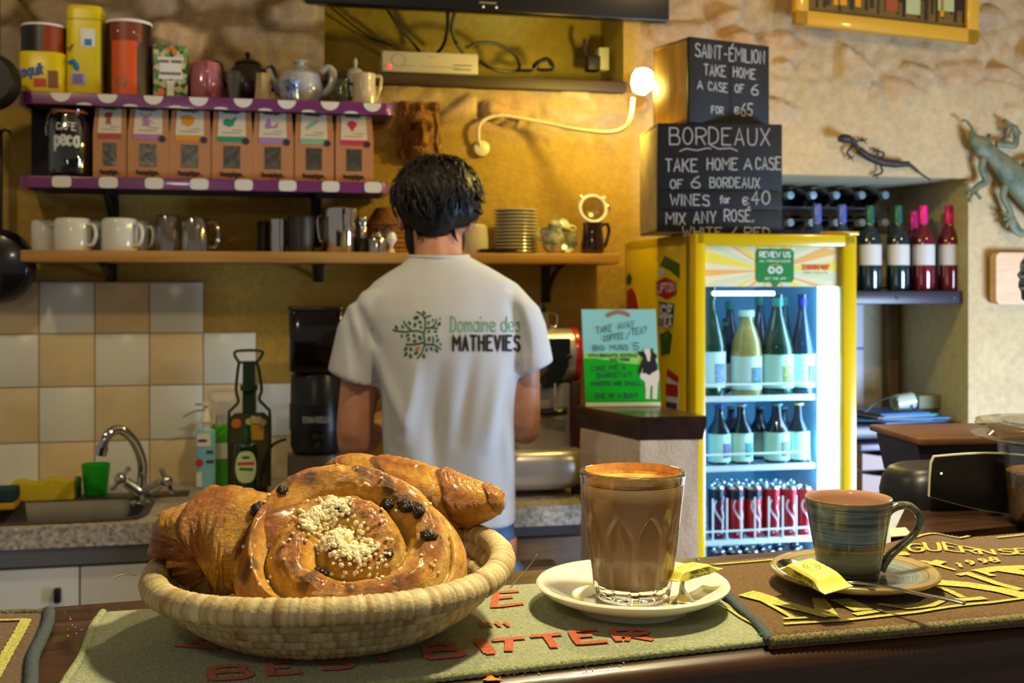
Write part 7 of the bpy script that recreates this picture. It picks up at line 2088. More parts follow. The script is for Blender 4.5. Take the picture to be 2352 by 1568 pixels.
# ================================================================== YELLOW DRINKS FRIDGE
def build_fridge():
 d0 = 2.95
 o = Vector(((1597 - CX) / F_PX * d0, d0, 0))
 FR = Frame(o, R(12))
 W = FR.at(1969, 600, 0).x; TOP = FR.at(1597, 534, 0).z; DEP = .60
 t = thing('drinks_fridge', 'yellow glass-fronted drinks fridge, lit inside, with bottles and cans', 'fridge', o, R(12))
 def P(px, py, y=0): return FR.at(px, py, y)
 ye = M('fridge_yellow', '#d8b400', .25, coat=.4); wi = M('fridge_white', '#96d2ee', .35); wr = M('wire_white', '#e6eef2', .35)
 dy = .05                                                  # door thickness
 mb = MB(); th = .035
 mb.box((th / 2, dy + (DEP - dy) / 2, TOP / 2), (th, DEP - dy, TOP), .006); mb.box((W - th / 2, dy + (DEP - dy) / 2, TOP / 2), (th, DEP - dy, TOP), .006)
 mb.box((W / 2, dy + (DEP - dy) / 2, TOP - th / 2), (W, DEP - dy, th), .006); mb.box((W / 2, dy + (DEP - dy) / 2, .10), (W, DEP - dy, .2), .006)
 mb.box((W / 2, DEP - .012, TOP / 2), (W, .024, TOP), .004)
 mb.build('cabinet', ye, t)
 mb = MB(); i0, i1 = th + .002, W - th - .002
 mb.box((W / 2, DEP - .03, TOP / 2), (i1 - i0, .008, TOP - .08), 0); mb.box((i0 + .003, dy + (DEP - dy) / 2, TOP / 2), (.006, DEP - dy - .06, TOP - .09), 0); mb.box((i1 - .003, dy + (DEP - dy) / 2, TOP / 2), (.006, DEP - dy - .06, TOP - .09), 0); mb.box((W / 2, dy + (DEP - dy) / 2, TOP - .04), (i1 - i0, DEP - dy - .06, .006), 0)
 mb.build('inner_lining', wi, t)
 # door frame
 fl_, fr_ = P(1622, 700).x, P(1937, 700).x
 zt = P(1790, 566).z
 mb = MB()
 mb.box((fl_ / 2, dy / 2, TOP / 2), (fl_, dy, TOP - .002), .006); mb.box(((fr_ + W) / 2, dy / 2, TOP / 2), (W - fr_, dy, TOP - .002), .006)
 mb.box((W / 2, dy / 2, (zt + TOP) / 2), (W - .002, dy, TOP - zt - .002), .006); mb.box((W / 2, dy / 2, .13), (W - .002, dy, .2), .006)
 mb.build('door_frame', ye, t)
 mb = MB(); mb.box((.004, dy + .006, TOP / 2), (.012, .014, TOP - .01), .002); mb.box((W - .004, dy + .006, TOP / 2), (.012, .014, TOP - .01), .002); mb.build('door_gasket', M('gasket_dark', '#6a5a10', .6), t)
 mb = MB(); mb.box((W - .03, dy * .8, TOP + .004), (.10, .03, .009), .002); mb.build('hinge', ye, t)
 zs = P(1790, 658).z
 mb = MB(); mb.box(((fl_ + fr_) / 2, dy * .55, (zs + .23) / 2), (fr_ - fl_, .004, zs - .23), 0); mb.build('door_glass', M_glass('fridge_glass', '#f0f8fb', .035, .01), t)
 # header panel with rays
 hd = MB(); hy = dy * .35; hd.box(((fl_ + fr_) / 2, hy + .004, (zs + zt) / 2), (fr_ - fl_, .008, zt - zs), 0)
 hp = hd.build('header_sign', M('header_cream', '#e6dcb4', .35), t)
 cx_, cz_ = (fl_ + fr_) / 2 - .01, (zs + zt) / 2 - .01; rng = random.Random(5)
 a = 0; w2, h2 = (fr_ - fl_) / 2, (zt - zs) / 2
 rays = {0: MB(), 1: MB(), 2: MB()}; k = 0
 def hit(an):
  c_, s_ = math.cos(an), math.sin(an); x0, z0 = cx_ - (fl_ + fr_) / 2, cz_ - (zs + zt) / 2
  ts = [((w2 if c_ > 0 else -w2) - x0) / c_ if abs(c_) > 1e-6 else 9, ((h2 if s_ > 0 else -h2) - z0) / s_ if abs(s_) > 1e-6 else 9]
  q = min(x for x in ts if x > 0); return cx_ + c_ * q, cz_ + s_ * q
 while a < 2 * PI:
  wd = rng.uniform(.06, .17)
  p, q = hit(a), hit(min(a + wd, 2 * PI))
  rays[k % 3].add([(cx_, hy - .0006, cz_), (p[0], hy - .0006, p[1]), (q[0], hy - .0006, q[1])], [(0, 1, 2)])
  a += wd + rng.uniform(.03, .12); k += 1
 for m_, c_, nm_ in ((rays[0], '#e8d848', 'yellow_rays'), (rays[1], '#eab05a', 'orange_rays'), (rays[2], '#cfd8b0', 'pale_rays')): m_.build(nm_, M(nm_, c_, .4), hp, angle=0)
 yy = hy - .0016
 def q(px, py, y=yy): v = P(px, py, y); return (v.x, v.z)
 mb = MB(); mb.prism([q(*p) for p in ((1742, 572), (1816, 572), (1823, 578), (1823, 642), (1818, 648), (1790, 648), (1781, 664), (1772, 648), (1742, 648), (1737, 642), (1737, 578))], yy - .001, yy); st = mb.build('review_sticker', M('sticker_green', '#0f7a2e', .4), hp, angle=0)
 y3 = yy - .0016
 def wr_(m_, txt, x, y, x2, h, w):
  x0, z0 = q(x, y, y3); x1, _ = q(x2, y, y3); hh = q(x, y - h, y3)[1] - z0
  ribbons(m_, text_strokes(txt, hh, x0, z0, x1 - x0), w, flat(y3))
 mb = MB(); wr_(mb, 'REVIEW US', 1745, 590, 1815, 12, .0024); wr_(mb, 'ON TRIPADVISOR', 1745, 602, 1815, 5, .0009); wr_(mb, 'GET THE APP', 1757, 642, 1805, 5, .0009)
 for cx2 in (1772, 1790):
  for r_ in (7.5, 4.5): ribbons(mb, [[q(cx2 + r_ * math.cos(i * .4), 620 + r_ * math.sin(i * .4), y3) for i in range(17)]], .0022, flat(y3))
 mb.build('white_lettering', M('sticker_white', '#e6f0e2', .5), st, angle=0)
 mb = MB(); ribbons(mb, [[q(1766, 611, y3), q(1781, 607, y3), q(1796, 611, y3)]], .0016, flat(y3)); mb.build('owl_brow', M('owl_yellow', '#e0b020', .5), st, angle=0)
 mb = MB(); wr_(mb, 'zoover', 1846, 618, 1906, 13, .0042); mb.build('red_lettering', M('header_red', '#e0432a', .5), hp, angle=0)
 mb = MB(); wr_(mb, 'REVIEWS', 1848, 628, 1902, 3, .0008); mb.build('small_lettering', M('header_green', '#4a8a4a', .5), hp, angle=0)
 # light strip, and a glowing bar standing in for a lamp's reflection
 mb = MB(); lx = P(1904, 800, .11).x
 mb.box((i1 - .014, .082, .845), (.020, .055, 1.24), .004); mb.build('light_strip', M('cold_tube', '#ffffff', .4, emit='#a9dcff', estr=26), t)
 mb = MB(); v0, v1 = P(1640, 672, .09), P(1775, 672, .09); mb.box(((v0.x + v1.x) / 2, .09, v0.z - .002), (v1.x - v0.x, .03, .012), .003); mb.build('lamp_reflection', M('reflection_glow', '#ffffff', .4, emit='#bfe4ff', estr=7), t)
 # shelves: seen at front rows
 zsh = [P(1700, 911, .10).z, P(1700, 1071, .10).z, P(1700, 1240, .10).z, P(1700, 1330, .10).z]
 sh = []
 for j, z in enumerate(zsh):
  mb = MB(); y0, y1 = .105, DEP - .05
  mb.box((W / 2 - .012, y0, z - .005), (i1 - i0 - .045, .010, .016), .003)
  for i in range(15): mb.tube([(i0 + .02 + (i1 - i0 - .06) * i / 14, y0, z - .003), (i0 + .02 + (i1 - i0 - .06) * i / 14, y1, z - .003)], .0018, 6)
  mb.tube([(i0 + .012, y1, z - .003), (i1 - .05, y1, z - .003)], .003, 6)
  gz = z + (.034 if j < 2 else .026)
  mb.tube([(i0 + .012, y0 - .004, z), (i0 + .012, y0 - .004, gz), (i1 - .05, y0 - .004, gz), (i1 - .05, y0 - .004, z)], .0028, 6)
  if j == 2:
   for i in range(9): mb.tube([(i0 + .012 + (i1 - i0 - .062) * i / 8, y0 - .004, z), (i0 + .012 + (i1 - i0 - .062) * i / 8, y0 - .004, z + .115)], .0028, 6)
  mb.build('wire_shelf', wr, t)
 # decals on the left side (x = 0), laid out with y to the back and z up
 def side(px, py):
  """Point of the fridge's left side seen at a pixel."""
  c = FR.inv @ CAM; d = FR.inv.to_3x3() @ Vector(((px - CX) / F_PX, 1, (HY - py) / F_PX)); k_ = (0 - c.x) / d.x; v = c + d * k_; return (v.y, v.z)
 def decal(pts, lay, mat, nm_):
  m_ = MB(); n_ = len(pts); q_ = [side(*p) for p in pts]; x = -.0006 - .0008 * lay
  m_.add([(x, a_, b_) for a_, b_ in q_] + [(x + .0006, a_, b_) for a_, b_ in q_], [tuple(range(n_)), tuple(range(2 * n_ - 1, n_ - 1, -1))] + [(i, (i + 1) % n_, (i + 1) % n_ + n_, i + n_) for i in range(n_)])
  return m_.build(nm_, mat, t, angle=0)
 dk = M('decal_green', '#1d5a26', .4); rd = M('decal_red', '#a81a1e', .4); bl = M('decal_navy', '#1d3a5e', .4); yl = M('decal_yellow', '#d8c41e', .4); wh = M('decal_white', '#c9c9cf', .4); lf = M('decal_leaf', '#3a7a1e', .4); or_ = M('decal_rust', '#a8521a', .4)
 decal([(1512, 600), (1530, 586), (1560, 604), (1564, 640), (1556, 700), (1548, 760), (1540, 820), (1520, 816), (1514, 760), (1508, 690)], 0, yl, 'tea_decal')
 decal([(1516, 610), (1528, 587), (1562, 606), (1562, 640), (1540, 622)], 1, dk, 'green_band')
 decal([(1511, 625), (1522, 612), (1530, 625), (1514, 640)], 1, wh, 'white_drop')
 decal([(1508, 648), (1530, 636), (1554, 648), (1555, 676), (1532, 688), (1508, 674)], 2, rd, 'red_shield')
 decal([(1514, 692), (1550, 698), (1546, 752), (1514, 748)], 2, bl, 'navy_panel')
 decal([(1516, 768), (1536, 758), (1545, 770), (1540, 812), (1520, 816)], 1, dk, 'leaf_ground'); decal([(1527, 772), (1533, 760), (1536, 775), (1531, 790)], 2, lf, 'leaf')  # dark green print behind the leaf
 def swr(txt, p0, p1, h, w, mat, nm_, lay=3):
  m_ = MB(); (y0, z0), (y1, z1) = side(*p0), side(*p1); L = math.hypot(y1 - y0, z1 - z0); ey = (y1 - y0) / L; ez = (z1 - z0) / L; hh = side(p0[0], p0[1] - h)[1] - z0; x = -.0008 - .0008 * lay
  ribbons(m_, text_strokes(txt, hh, 0, 0, L), w, lambda a_, b_: (x, y0 + ey * a_, z0 + ez * a_ + b_), nrm=(-1, 0, 0)); m_.build(nm_, mat, t, angle=0)
 swr('LIPTON', (1512, 671), (1551, 668), 18, .006, wh, 'shield_lettering'); swr('ICE', (1518, 722), (1546, 726), 22, .010, wh, 'ice_lettering'); swr('TEA', (1517, 746), (1545, 750), 20, .010, wh, 'tea_lettering')
 decal([(1534, 850), (1556, 870), (1560, 900), (1556, 950), (1530, 950), (1530, 900)], 0, wh, 'lower_decal'); decal([(1534, 846), (1560, 866), (1558, 880), (1532, 862)], 1, rd, 'lower_red_band'); decal([(1530, 880), (1558, 884), (1558, 912), (1530, 908)], 1, rd, 'lower_red_panel'); decal([(1531, 922), (1556, 926), (1555, 950), (1530, 948)], 1, bl, 'lower_navy')
 decal([(1440, 635), (1446, 626), (1452, 640), (1446, 656), (1438, 650)], 0, dk, 'can_leaf'); decal([(1440, 668), (1452, 660), (1462, 680), (1468, 710), (1470, 760), (1440, 760)], 0, rd, 'red_stripe_decal')
 # --- contents: each bottle and can stands on its own
 def L2W(v): return FR.w(v)
 def bottle(name, label, cat, pxl, pxr, y, z, h, prof, mats, group, lab=None, cap=None, liquid=None):
  x0, x1 = P(pxl, 700, y).x, P(pxr, 700, y).x; r = (x1 - x0) / 2
  b = thing(name, label, cat, L2W(((x0 + x1) / 2, y, z + .0006)), R(12), group)
  m_ = MB(); m_.lathe([(a_ * r, b_ * h) for a_, b_ in prof], 32); m_.build('bottle_body', mats, b, angle=60)
  if lab:
   z0, z1, mat, emb, ec = lab
   arc_label(b, 'label', r * 1.012, h * z0, h * z1, FRONT, 3.6, mat)
   if emb:
    m_ = MB(); m_.lathe([(r * 1.02, h * (z0 + (z1 - z0) * .15)), (r * 1.03, h * (z0 + (z1 - z0) * .16)), (r * 1.03, h * (z0 + (z1 - z0) * .66)), (r * 1.02, h * (z0 + (z1 - z0) * .67))], 8, a0=FRONT - .05, a1=FRONT + .75); m_.build('label_picture', M(ec[0], ec[1], .5, var=.5, vscale=120), b)
  if cap:
   z0, rr, mat = cap; m_ = MB(); m_.lathe([(rr * r, h * z0), (rr * r * 1.05, h * z0 + .001), (rr * r * 1.05, h * .995), (rr * r * .9, h), (0, h)], 20); m_.build('cap', mat, b)
  return b
 GLS = M('green_bottle', '#0f3a2a', .08, coat=.6); GLB = M('dark_blue_bottle', '#0a2a44', .08, coat=.6); AMB = M('juice_glass', '#a8924e', .12, coat=.6); DKB = M('beer_bottle', '#0b1c2c', .08, coat=.6)
 LB = M('wine_label', '#cfe0dc', .5); LM = M('mint_label', '#bfe2d0', .5)
 RIE = [(0, 0), (.95, 0), (1, .02), (1, .44), (.9, .52), (.62, .68), (.40, .80), (.34, .86), (.34, .96), (.40, .965), (.40, 1), (0, 1)]
 JUI = [(0, 0), (.95, 0), (1, .02), (1, .50), (.88, .64), (.58, .80), (.44, .86), (.44, .92), (.5, .93), (.5, 1), (0, 1)]
 BEER = [(0, 0), (.95, 0), (1, .02), (1, .55), (.86, .62), (.5, .74), (.40, .82), (.37, .95), (.42, .96), (.42, 1), (0, 1)]
 def hh(py, px, y, z): return P(px, py, y).z - z
 z = zsh[0]; y = .155
 for i, (a_, b_, top, mt, lab, cap, lb, g) in enumerate((
  (1596, 1664, 655, GLS, (.08, .40, LB, True, ('emb_blue', '#7c8fb0')), (.86, .40, GLS), 'tall green wine bottle at the left end of the top fridge shelf', RIE),
  (1681, 1747, 712, AMB, (.07, .46, LB, True, ('emb_teal', '#4a7a8a')), (.92, .5, M('cap_pale', '#bcd8c8', .4)), 'amber bottle of cloudy juice with white label on the top fridge shelf', JUI),
  (1750, 1819, 676, GLS, (.07, .40, LM, True, ('emb_yellow', '#9aa04a')), (.88, .38, M('foil_teal', '#2f8a80', .3)), 'tall green wine bottle with yellow emblem on the top fridge shelf', RIE),
  (1818, 1870, 676, GLB, (.07, .40, LM, True, ('emb_violet', '#5a4f9a')), (.88, .38, M('foil_blue', '#23309a', .3)), 'slim blue-green wine bottle with violet emblem at the right of the top fridge shelf', RIE))):
  bottle('wine_bottle', lb, 'bottle', a_, b_, y, z, hh(top, (a_ + b_) / 2, y, z), g, mt, 'tall bottles on the top fridge shelf', lab, cap)
  if i == 1: pass
 for a_, b_, top, lb in ((1650, 1682, 732, 'small blue bottle between the left wine bottle and the juice'), (1652, 1700, 690, 'dark bottle in the back row behind the small blue bottle'), (1722, 1768, 680, 'dark bottle in the back row behind the juice'), (1780, 1822, 680, 'dark bottle in the back row between the two right wine bottles')):
  yb_ = .21 if top == 732 else .27
  bottle('wine_bottle', lb, 'bottle', a_, b_, yb_, z, hh(top, (a_ + b_) / 2, yb_, z), RIE if top != 732 else BEER, GLB, 'tall bottles on the top fridge shelf', (.07, .40, LB, False, None), (.90, .40, M('foil_teal', '#2f8a80', .3)))
 z = zsh[1]; y = .155
 for a_, b_, top, c_, ec, lb in ((1627, 1677, 930, '#2a3aa8', ('emb_violet2', '#6a5a9a'), 'beer bottle with blue cap, leftmost on the middle fridge shelf'), (1678, 1727, 928, '#9aa6b8', ('emb_teal2', '#2f8a80'), 'beer bottle with grey cap, second on the middle fridge shelf'),
         (1757, 1811, 926, '#4aa8a0', ('emb_mauve', '#7a7a6a'), 'beer bottle with teal cap right of the gap on the middle fridge shelf'), (1811, 1857, 925, '#d8d86a', ('emb_lime', '#b8c83a'), 'beer bottle with yellow-green cap, rightmost on the middle fridge shelf')):
  bottle('beer_bottle', lb, 'bottle', a_, b_, y, z, hh(top, (a_ + b_) / 2, y, z), BEER, DKB, 'beer bottles on the middle fridge shelf', (.05, .52, LM, True, ec), (.965, .44, M('cap' + c_, c_, .4)))
 for a_, b_, lb in ((1658, 1700, 'beer bottle in the second row behind the two left ones'), (1722, 1766, 'beer bottle in the second row filling the middle gap'), (1776, 1820, 'beer bottle in the second row behind the two right ones')):
  bottle('beer_bottle', lb, 'bottle', a_, b_, .235, z, hh(934, (a_ + b_) / 2, .235, z), BEER, DKB, 'beer bottles on the middle fridge shelf', (.05, .52, LM, False, None), (.965, .44, M('cap_grey2', '#7f98a8', .4)))
 z = zsh[2]
 red = M('can_red', '#c01a2a', .25, .3); nav = M('can_navy', '#16283e', .3, .3); al = M('can_silver', '#c9d2d8', .2, 1.0); mar = M('can_maroon', '#6a1a3a', .3, .3); scr = M('can_script', '#e6dfe6', .4)
 def can(label, px, w, y, z, top, kind, detail=True, group='drink cans on the third fridge shelf'):
  x0, x1 = P(px - w / 2, 1100, y).x, P(px + w / 2, 1100, y).x; r = (x1 - x0) / 2; h = hh(top, px, y, z)
  b = thing('drink_can', label, 'can', L2W(((x0 + x1) / 2, y, z + .0006)), R(12), group)
  m_ = MB(); m_.lathe([(0, .002), (r * .75, 0), (r * .8, 0), (r, h * .05), (r, h * .93), (r * .84, h * .985), (r * .84, h), (r * .78, h), (r * .76, h * .975), (0, h * .975)], 28); m_.build('can_body', mar if kind == 'm' else red, b)
  m_ = MB(); m_.lathe([(r * .99, h * .925), (r * .86, h * .985), (r * .86, h * 1.004), (r * .78, h * 1.004), (r * .76, h * .98), (0, h * .98)], 28); m_.build('lid', al, b)
  if detail:
   if kind != 'r': arc_label(b, 'navy_band', r * 1.006, h * .76, h * .93, FRONT, 3.4, nav)
   m_ = MB()
   ribbons(m_, [[(-r * .1 + r * .55 * math.sin(i * .5 + .6), h * (.12 + .062 * i)) for i in range(11)], [(r * .3, h * .2), (r * .5, h * .45), (r * .25, h * .6), (r * .55, h * .8)], [(-r * .2, h * .1), (r * .35, h * .18)]], r * .2, wrap(r * 1.012)); m_.build('script_lettering', scr, b, angle=0)
  return b
 for i, (px, k_) in enumerate(((1646, 'm'), (1690, 'n'), (1731, 'n'), (1772, 'r'), (1811, 'r'), (1846, 'r'))):
  nm_ = ('maroon', 'red can with dark band, first', 'red can with dark band, second', 'plain red can, first', 'plain red can, second', 'plain red can, last')[i]
  can(['maroon drink can at the left end of the front row on the third fridge shelf', 'red drink can with dark top band beside the maroon can', 'red drink can with dark top band next to the plain red cans', 'plain red drink can beside the cans with dark top bands', 'plain red drink can, second from the right end of the front row', 'plain red drink can at the right end of the front row'][i], px, 37, .135, z, 1116, k_)
 for r_, y in enumerate((.205, .275)):
  for i in range(6): can('silver-topped drink can in a back row on the third fridge shelf', 1650 + 33 * i + 5 * r_, 34 - 2 * r_, y, z, 1112 - 9 * r_, 'r', False, 'back rows of cans in the fridge')
 z = zsh[3]
 for r_, y in enumerate((.14, .21, .28)):
  for i in range(6): can('drink can on the bottom fridge shelf, only its lid showing', 1650 + 38 * i - 5 * r_, 35 - 2 * r_, y, z, 1263 - 11 * r_, 'm', False, 'cans on the bottom fridge shelf')
 return TOP, FR
FTOP, FRF = build_fridge()

# ================================================================== CHALKBOARD CRATES ON THE FRIDGE
CHALK = M('chalk', '#b9b6ae', .9)
def build_boards():
 # lower crate, square to the camera
 d = 3.02; k = d / F_PX
 x0, x1 = (1508 - CX) * k, (1800 - CX) * k
 zt = CAM.z + (HY - 287) * k; h = zt - FTOP; w = x1 - x0
 t = thing('wine_crate', 'lower chalkboard-fronted crate reading BORDEAUX on the yellow fridge', 'crate', ((x0 + x1) / 2, d, FTOP + .0046), R(5))
 mb = MB(); dd = .22
 mb.box((-w / 2 + .005, dd / 2 + .012, h / 2), (.010, dd, h), .001); mb.box((w / 2 - .005, dd / 2 + .012, h / 2), (.010, dd, h), .001); mb.box((0, dd / 2 + .012, .005), (w, dd, .01), .001); mb.box((0, dd / 2 + .012, h - .005), (w, dd, .01), .001); mb.box((0, dd + .01, h / 2), (w, .008, h), .001)
 mb.build('box_body', M_wood('pale_crate', '#b59a62', '#d8c088', (1, 8, 8), .6), t)
 bkb = M('board_black', '#17161a', .65, var=.25, vscale=6)
 cuts = [0, (HY - 486) * k - (FTOP - CAM.z), (HY - 441) * k - (FTOP - CAM.z), h]
 mb = MB()
 for a, b in zip(cuts, cuts[1:]): mb.box((0, .006, (a + b) / 2), (w, .012, b - a - .0016), .001)
 mb.build('chalkboard_front', bkb, t)
 mb = MB(); rng = random.Random(1)
 def wr(txt, xa, yb, xb, hp, wd=.0034, sl=0, m_=mb, jit=.035):
  xa_ = (xa - 1654) * k; z0 = (HY - yb) * k - (FTOP - CAM.z)
  st = text_strokes(txt, hp * k, xa_, z0, (xb - xa) * k, jit)
  ribbons(m_, [[(a, b + (a - xa_) * sl) for a, b in s_] for s_ in st], wd, flat(-.0008))
 random.seed(21)
 wr('BORDEAUX', 1536, 336, 1770, 38, .0034)
 wr('TAKE', 1527, 398, 1600, 28, .0036); wr('HOME', 1624, 394, 1694, 26, .0036); wr('A', 1710, 392, 1728, 24, .0036); wr('CASE', 1738, 392, 1796, 28, .0036)
 wr('OF', 1538, 438, 1566, 20, .0032); wr('6', 1586, 436, 1608, 26, .0032); wr('BORDEAUX', 1630, 434, 1746, 22, .0032)
 wr('WINES', 1538, 476, 1628, 24, .0034); wr('for', 1654, 470, 1676, 16, .0036); wr('\u20ac', 1707, 474, 1720, 18, .0032); wr('40', 1728, 472, 1770, 30, .0036)
 wr('MIX', 1528, 520, 1572, 26, .0034); wr('ANY', 1592, 516, 1644, 26, .0034); wr('ROS\u00c9,', 1664, 512, 1732, 26, .0034)
 wr('WHITE / RED', 1566, 548, 1770, 22, .0036)
 xa_ = lambda px, py: ((px - 1654) * k, (HY - py) * k - (FTOP - CAM.z))
 ribbons(mb, [[xa_(*p) for p in ((1560, 352), (1575, 346), (1600, 350), (1624, 344), (1632, 346))], [xa_(*p) for p in ((1632, 338), (1650, 346), (1680, 344), (1694, 350))]], .003, flat(-.0008))
 mb.build('chalk_writing', CHALK, t, angle=0)
 top = FTOP + .0046 + h
 # upper crate, turned so that its left side shows
 d2 = 3.0; k2 = d2 / F_PX; a_ = R(27)
 p0 = Vector(((1583 - CX) * k2, d2, 0))
 FU = Frame((p0.x, p0.y, 0), a_)
 w2 = FU.at(1767, 200, 0).x; zt2 = CAM.z + (HY - 84) * k2; h2 = zt2 - top; sd = .155
 t = thing('wine_crate', 'upper chalkboard-fronted crate reading SAINT-EMILION, turned to show its wooden side', 'crate', FU.w((w2 / 2, 0, top + .0006)), a_)
 mb = MB(); mb.box((-w2 / 2 + .005, sd / 2 + .012, h2 / 2), (.010, sd, h2), .001); mb.box((w2 / 2 - .005, sd / 2 + .012, h2 / 2), (.010, sd, h2), .001); mb.box((0, sd / 2 + .012, .005), (w2, sd, .01), .001); mb.box((0, sd / 2 + .012, h2 - .005), (w2, sd, .01), .001); mb.box((0, sd + .01, h2 / 2), (w2, .008, h2), .001)
 mb.build('box_body', M_wood('gold_crate', '#b0802a', '#d8a848', (8, 8, .8), .45), t)
 mb = MB(); 
 for s_ in (-1, 1): mb.box((s_ * w2 / 4, .006, h2 / 2), (w2 / 2 - .001, .012, h2), .001)
 mb.build('chalkboard_front', bkb, t)
 mb = MB()
 def uq(px, py): v = FU.at(px, py, 0); return v.x - w2 / 2, v.z - top
 def wr2(txt, xa, yb, xb, hp, wd=.0034):
  (ax, az), (bx, bz) = uq(xa, yb), uq(xb, yb); hh_ = uq(xa, yb - hp)[1] - az
  ribbons(mb, text_strokes(txt, hh_, ax, az, bx - ax, .04), wd, flat(-.0008))
 wr2('SAINT-\u00c9MILION', 1597, 130, 1755, 30, .0036); wr2('TAKE', 1617, 172, 1666, 24, .0034); wr2('HOME', 1684, 177, 1734, 22, .0034); wr2('A', 1602, 204, 1613, 18, .0032); wr2('CASE', 1627, 208, 1670, 20, .0032); wr2('OF', 1688, 212, 1708, 18, .0032); wr2('6', 1725, 218, 1742, 24, .0034); wr2('FOR', 1634, 260, 1660, 16, .0032); wr2('\u20ac', 1687, 262, 1698, 16, .0038); wr2('65', 1702, 266, 1728, 28, .0036)
 mb.build('chalk_writing', CHALK, t, angle=0)
build_boards()

# ================================================================== TELEVISION RECESS
def build_recess():
 zt = wz(1090, 176, .03)
 u0, u1 = REC[0], REC[1]
 t = thing('recess_shelf', 'dark plank shelf across the recess below the television', 'shelf', WALL.w(((u0 + u1) / 2, 0, zt)), TW)
 mb = MB(); mb.box((0, .105, -.017), (u1 - u0 - .006, .30, .034), .003); mb.build('plank', M_wood('dark_plank', '#2a1c0c', '#43300f', (1, 12, 12), .6), t)
 t = thing('television', 'black flat television hanging high over the recess, only its lower edge in view', 'television', WALL.w((WALL.at(1120, 40, -.05).x, -.05, wz(1120, 28, .05))), TW)
 uL, uR = WALL.at(700, 40, -.05).x, WALL.at(1538, 40, -.05).x; um = WALL.at(1120, 40, -.05).x
 mb = MB(); mb.box(((uL + uR) / 2 - um, .02, .33), (uR - uL, .045, .66), .008); mb.build('bezel', M('tv_black', '#0a0a0b', .25, coat=.3), t)
 mb = MB(); mb.box(((uL + uR) / 2 - um, -.0035, .36), (uR - uL - .04, .002, .56), 0); mb.build('screen', M('tv_screen', '#060608', .08), t)
 mb = MB(); mb.box((0, -.0045, .028), (.055, .002, .006), 0); mb.build('maker_badge', M('silver_badge', '#9a9a98', .3, .8), t)
 mb = MB(); kq = WALL.k / F_PX
 for px in (1110, 1140): mb.sphere((WALL.at(px, 16, -.05).x - um, -.004, .015), .003, 8)
 mb.build('control_lights', M('tv_led', '#d8c4b0', .4, emit='#ffe6d0', estr=1.2), t)
 mb = MB(); mb.box(((uL + uR) / 2 - um, .085, .35), (.25, .09, .2), .01); mb.build('wall_mount', BLACK, t)
 off = .0
 # set-top box
 l0, l1 = WALL.at(878, 130, -.02), WALL.at(1098, 130, -.02); w = l1.x - l0.x
 t = thing('set_top_box', 'light grey set-top box with red light on the recess shelf', 'set-top box', WALL.w(((l0.x + l1.x) / 2, -.02, zt + .0006)), TW - R(1.5))
 h = .071
 mb = MB(); mb.box((0, .065, h / 2 + .004), (w, .13, h - .006), .005); mb.build('case', M('pale_grey', '#b5aea2', .4), t)
 mb = MB()
 for sx in (-.1, .1): mb.box((sx, .02, .003), (.03, .02, .006), .001)
 mb.build('feet', M('pale_grey', '#b5aea2', .4), t)
 mb = MB(); mb.sphere((-w / 2 + .022, -.001, h * .32), .0062, 12); mb.build('red_light', M('red_led', '#ff4040', .4, emit='#ff3030', estr=2.5), t)
 mb = MB(); ribbons(mb, [[(-w / 2 + .05 + .022 * math.cos(i * .45), h * .62 + .02 * math.sin(i * .45)) for i in range(15)]], .0014, flat(-.0006)); ribbons(mb, [[(w * .24, h * .48), (w * .43, h * .48)], [(w * .24, h * .3), (w * .42, h * .3)]], .004, flat(-.0006)); ribbons(mb, [[(-.01, h * .8), (.01, h * .8)], [(-.09, h * .4), (-.05, h * .4)], [(-.03, h * .4), (.09, h * .36)]], .0016, flat(-.0006)); mb.build('panel_marks', M('grey_marks', '#6f6a62', .5), t)
 # cables
 ck = M('cable_black', '#0b0a09', .45)
 def cable(label, pts, r=.006):
  q = [WALL.at(px, py, y) for px, py, y in pts]
  q = [Vector((p.x, p.y, max(p.z, zt + r * 1.05))) for p in q]
  b = q[0].copy(); b = Vector((sum(p.x for p in q) / len(q), q[0].y, zt))
  e = MB(); e.tube([p - b for p in smooth_path(q, 8)], r, 8)
  o = e.build('cable', ck, loc=WALL.w(b), rz=TW); tag(o, label, 'cable', 'black cables in the recess')
 cable('black cable hanging straight down behind the set-top box, left of centre', [(1028, 20, .08), (1028, 60, .09), (1020, 100, .12), (1002, 125, .15)])
 cable('thin black cable slanting down to the left part of the set-top box', [(885, 15, .1), (915, 60, .12), (945, 95, .15), (965, 120, .16)], .0045)
 cable('faint thin cable slanting across the left of the recess', [(755, 12, .2), (800, 50, .22), (850, 85, .235), (900, 105, .24)], .003)
 cable('black cable bending behind the right part of the set-top box', [(1046, 25, .07), (1038, 60, .08), (1046, 95, .1), (1065, 122, .12)])
 cable('big black cable loop lying right of the set-top box', [(1070, 110, .05), (1105, 98, .05), (1150, 104, .06), (1185, 130, .07), (1192, 158, .07), (1170, 164, .06), (1130, 158, .05), (1100, 140, .05)], .0055)
 cable('tangle of black cable at the right end of the recess shelf', [(1190, 162, .06), (1225, 160, .05), (1240, 142, .05), (1262, 138, .06), (1270, 158, .06), (1240, 160, .07), (1226, 150, .06), (1255, 134, .06), (1266, 150, .05)], .0055)
 l = WALL.at(1383, 165, .06)
 t = thing('power_socket', 'white power socket on the right side of the recess', 'socket', WALL.w((WALL.at(1383, 140, .1).x, .1, wz(1383, 162, -.1))), TW)
 mb = MB(); mb.box((0, 0, .035), (.035, .05, .075), .004); mb.build('socket_body', M('socket_white', '#b5b8a0', .4), t)
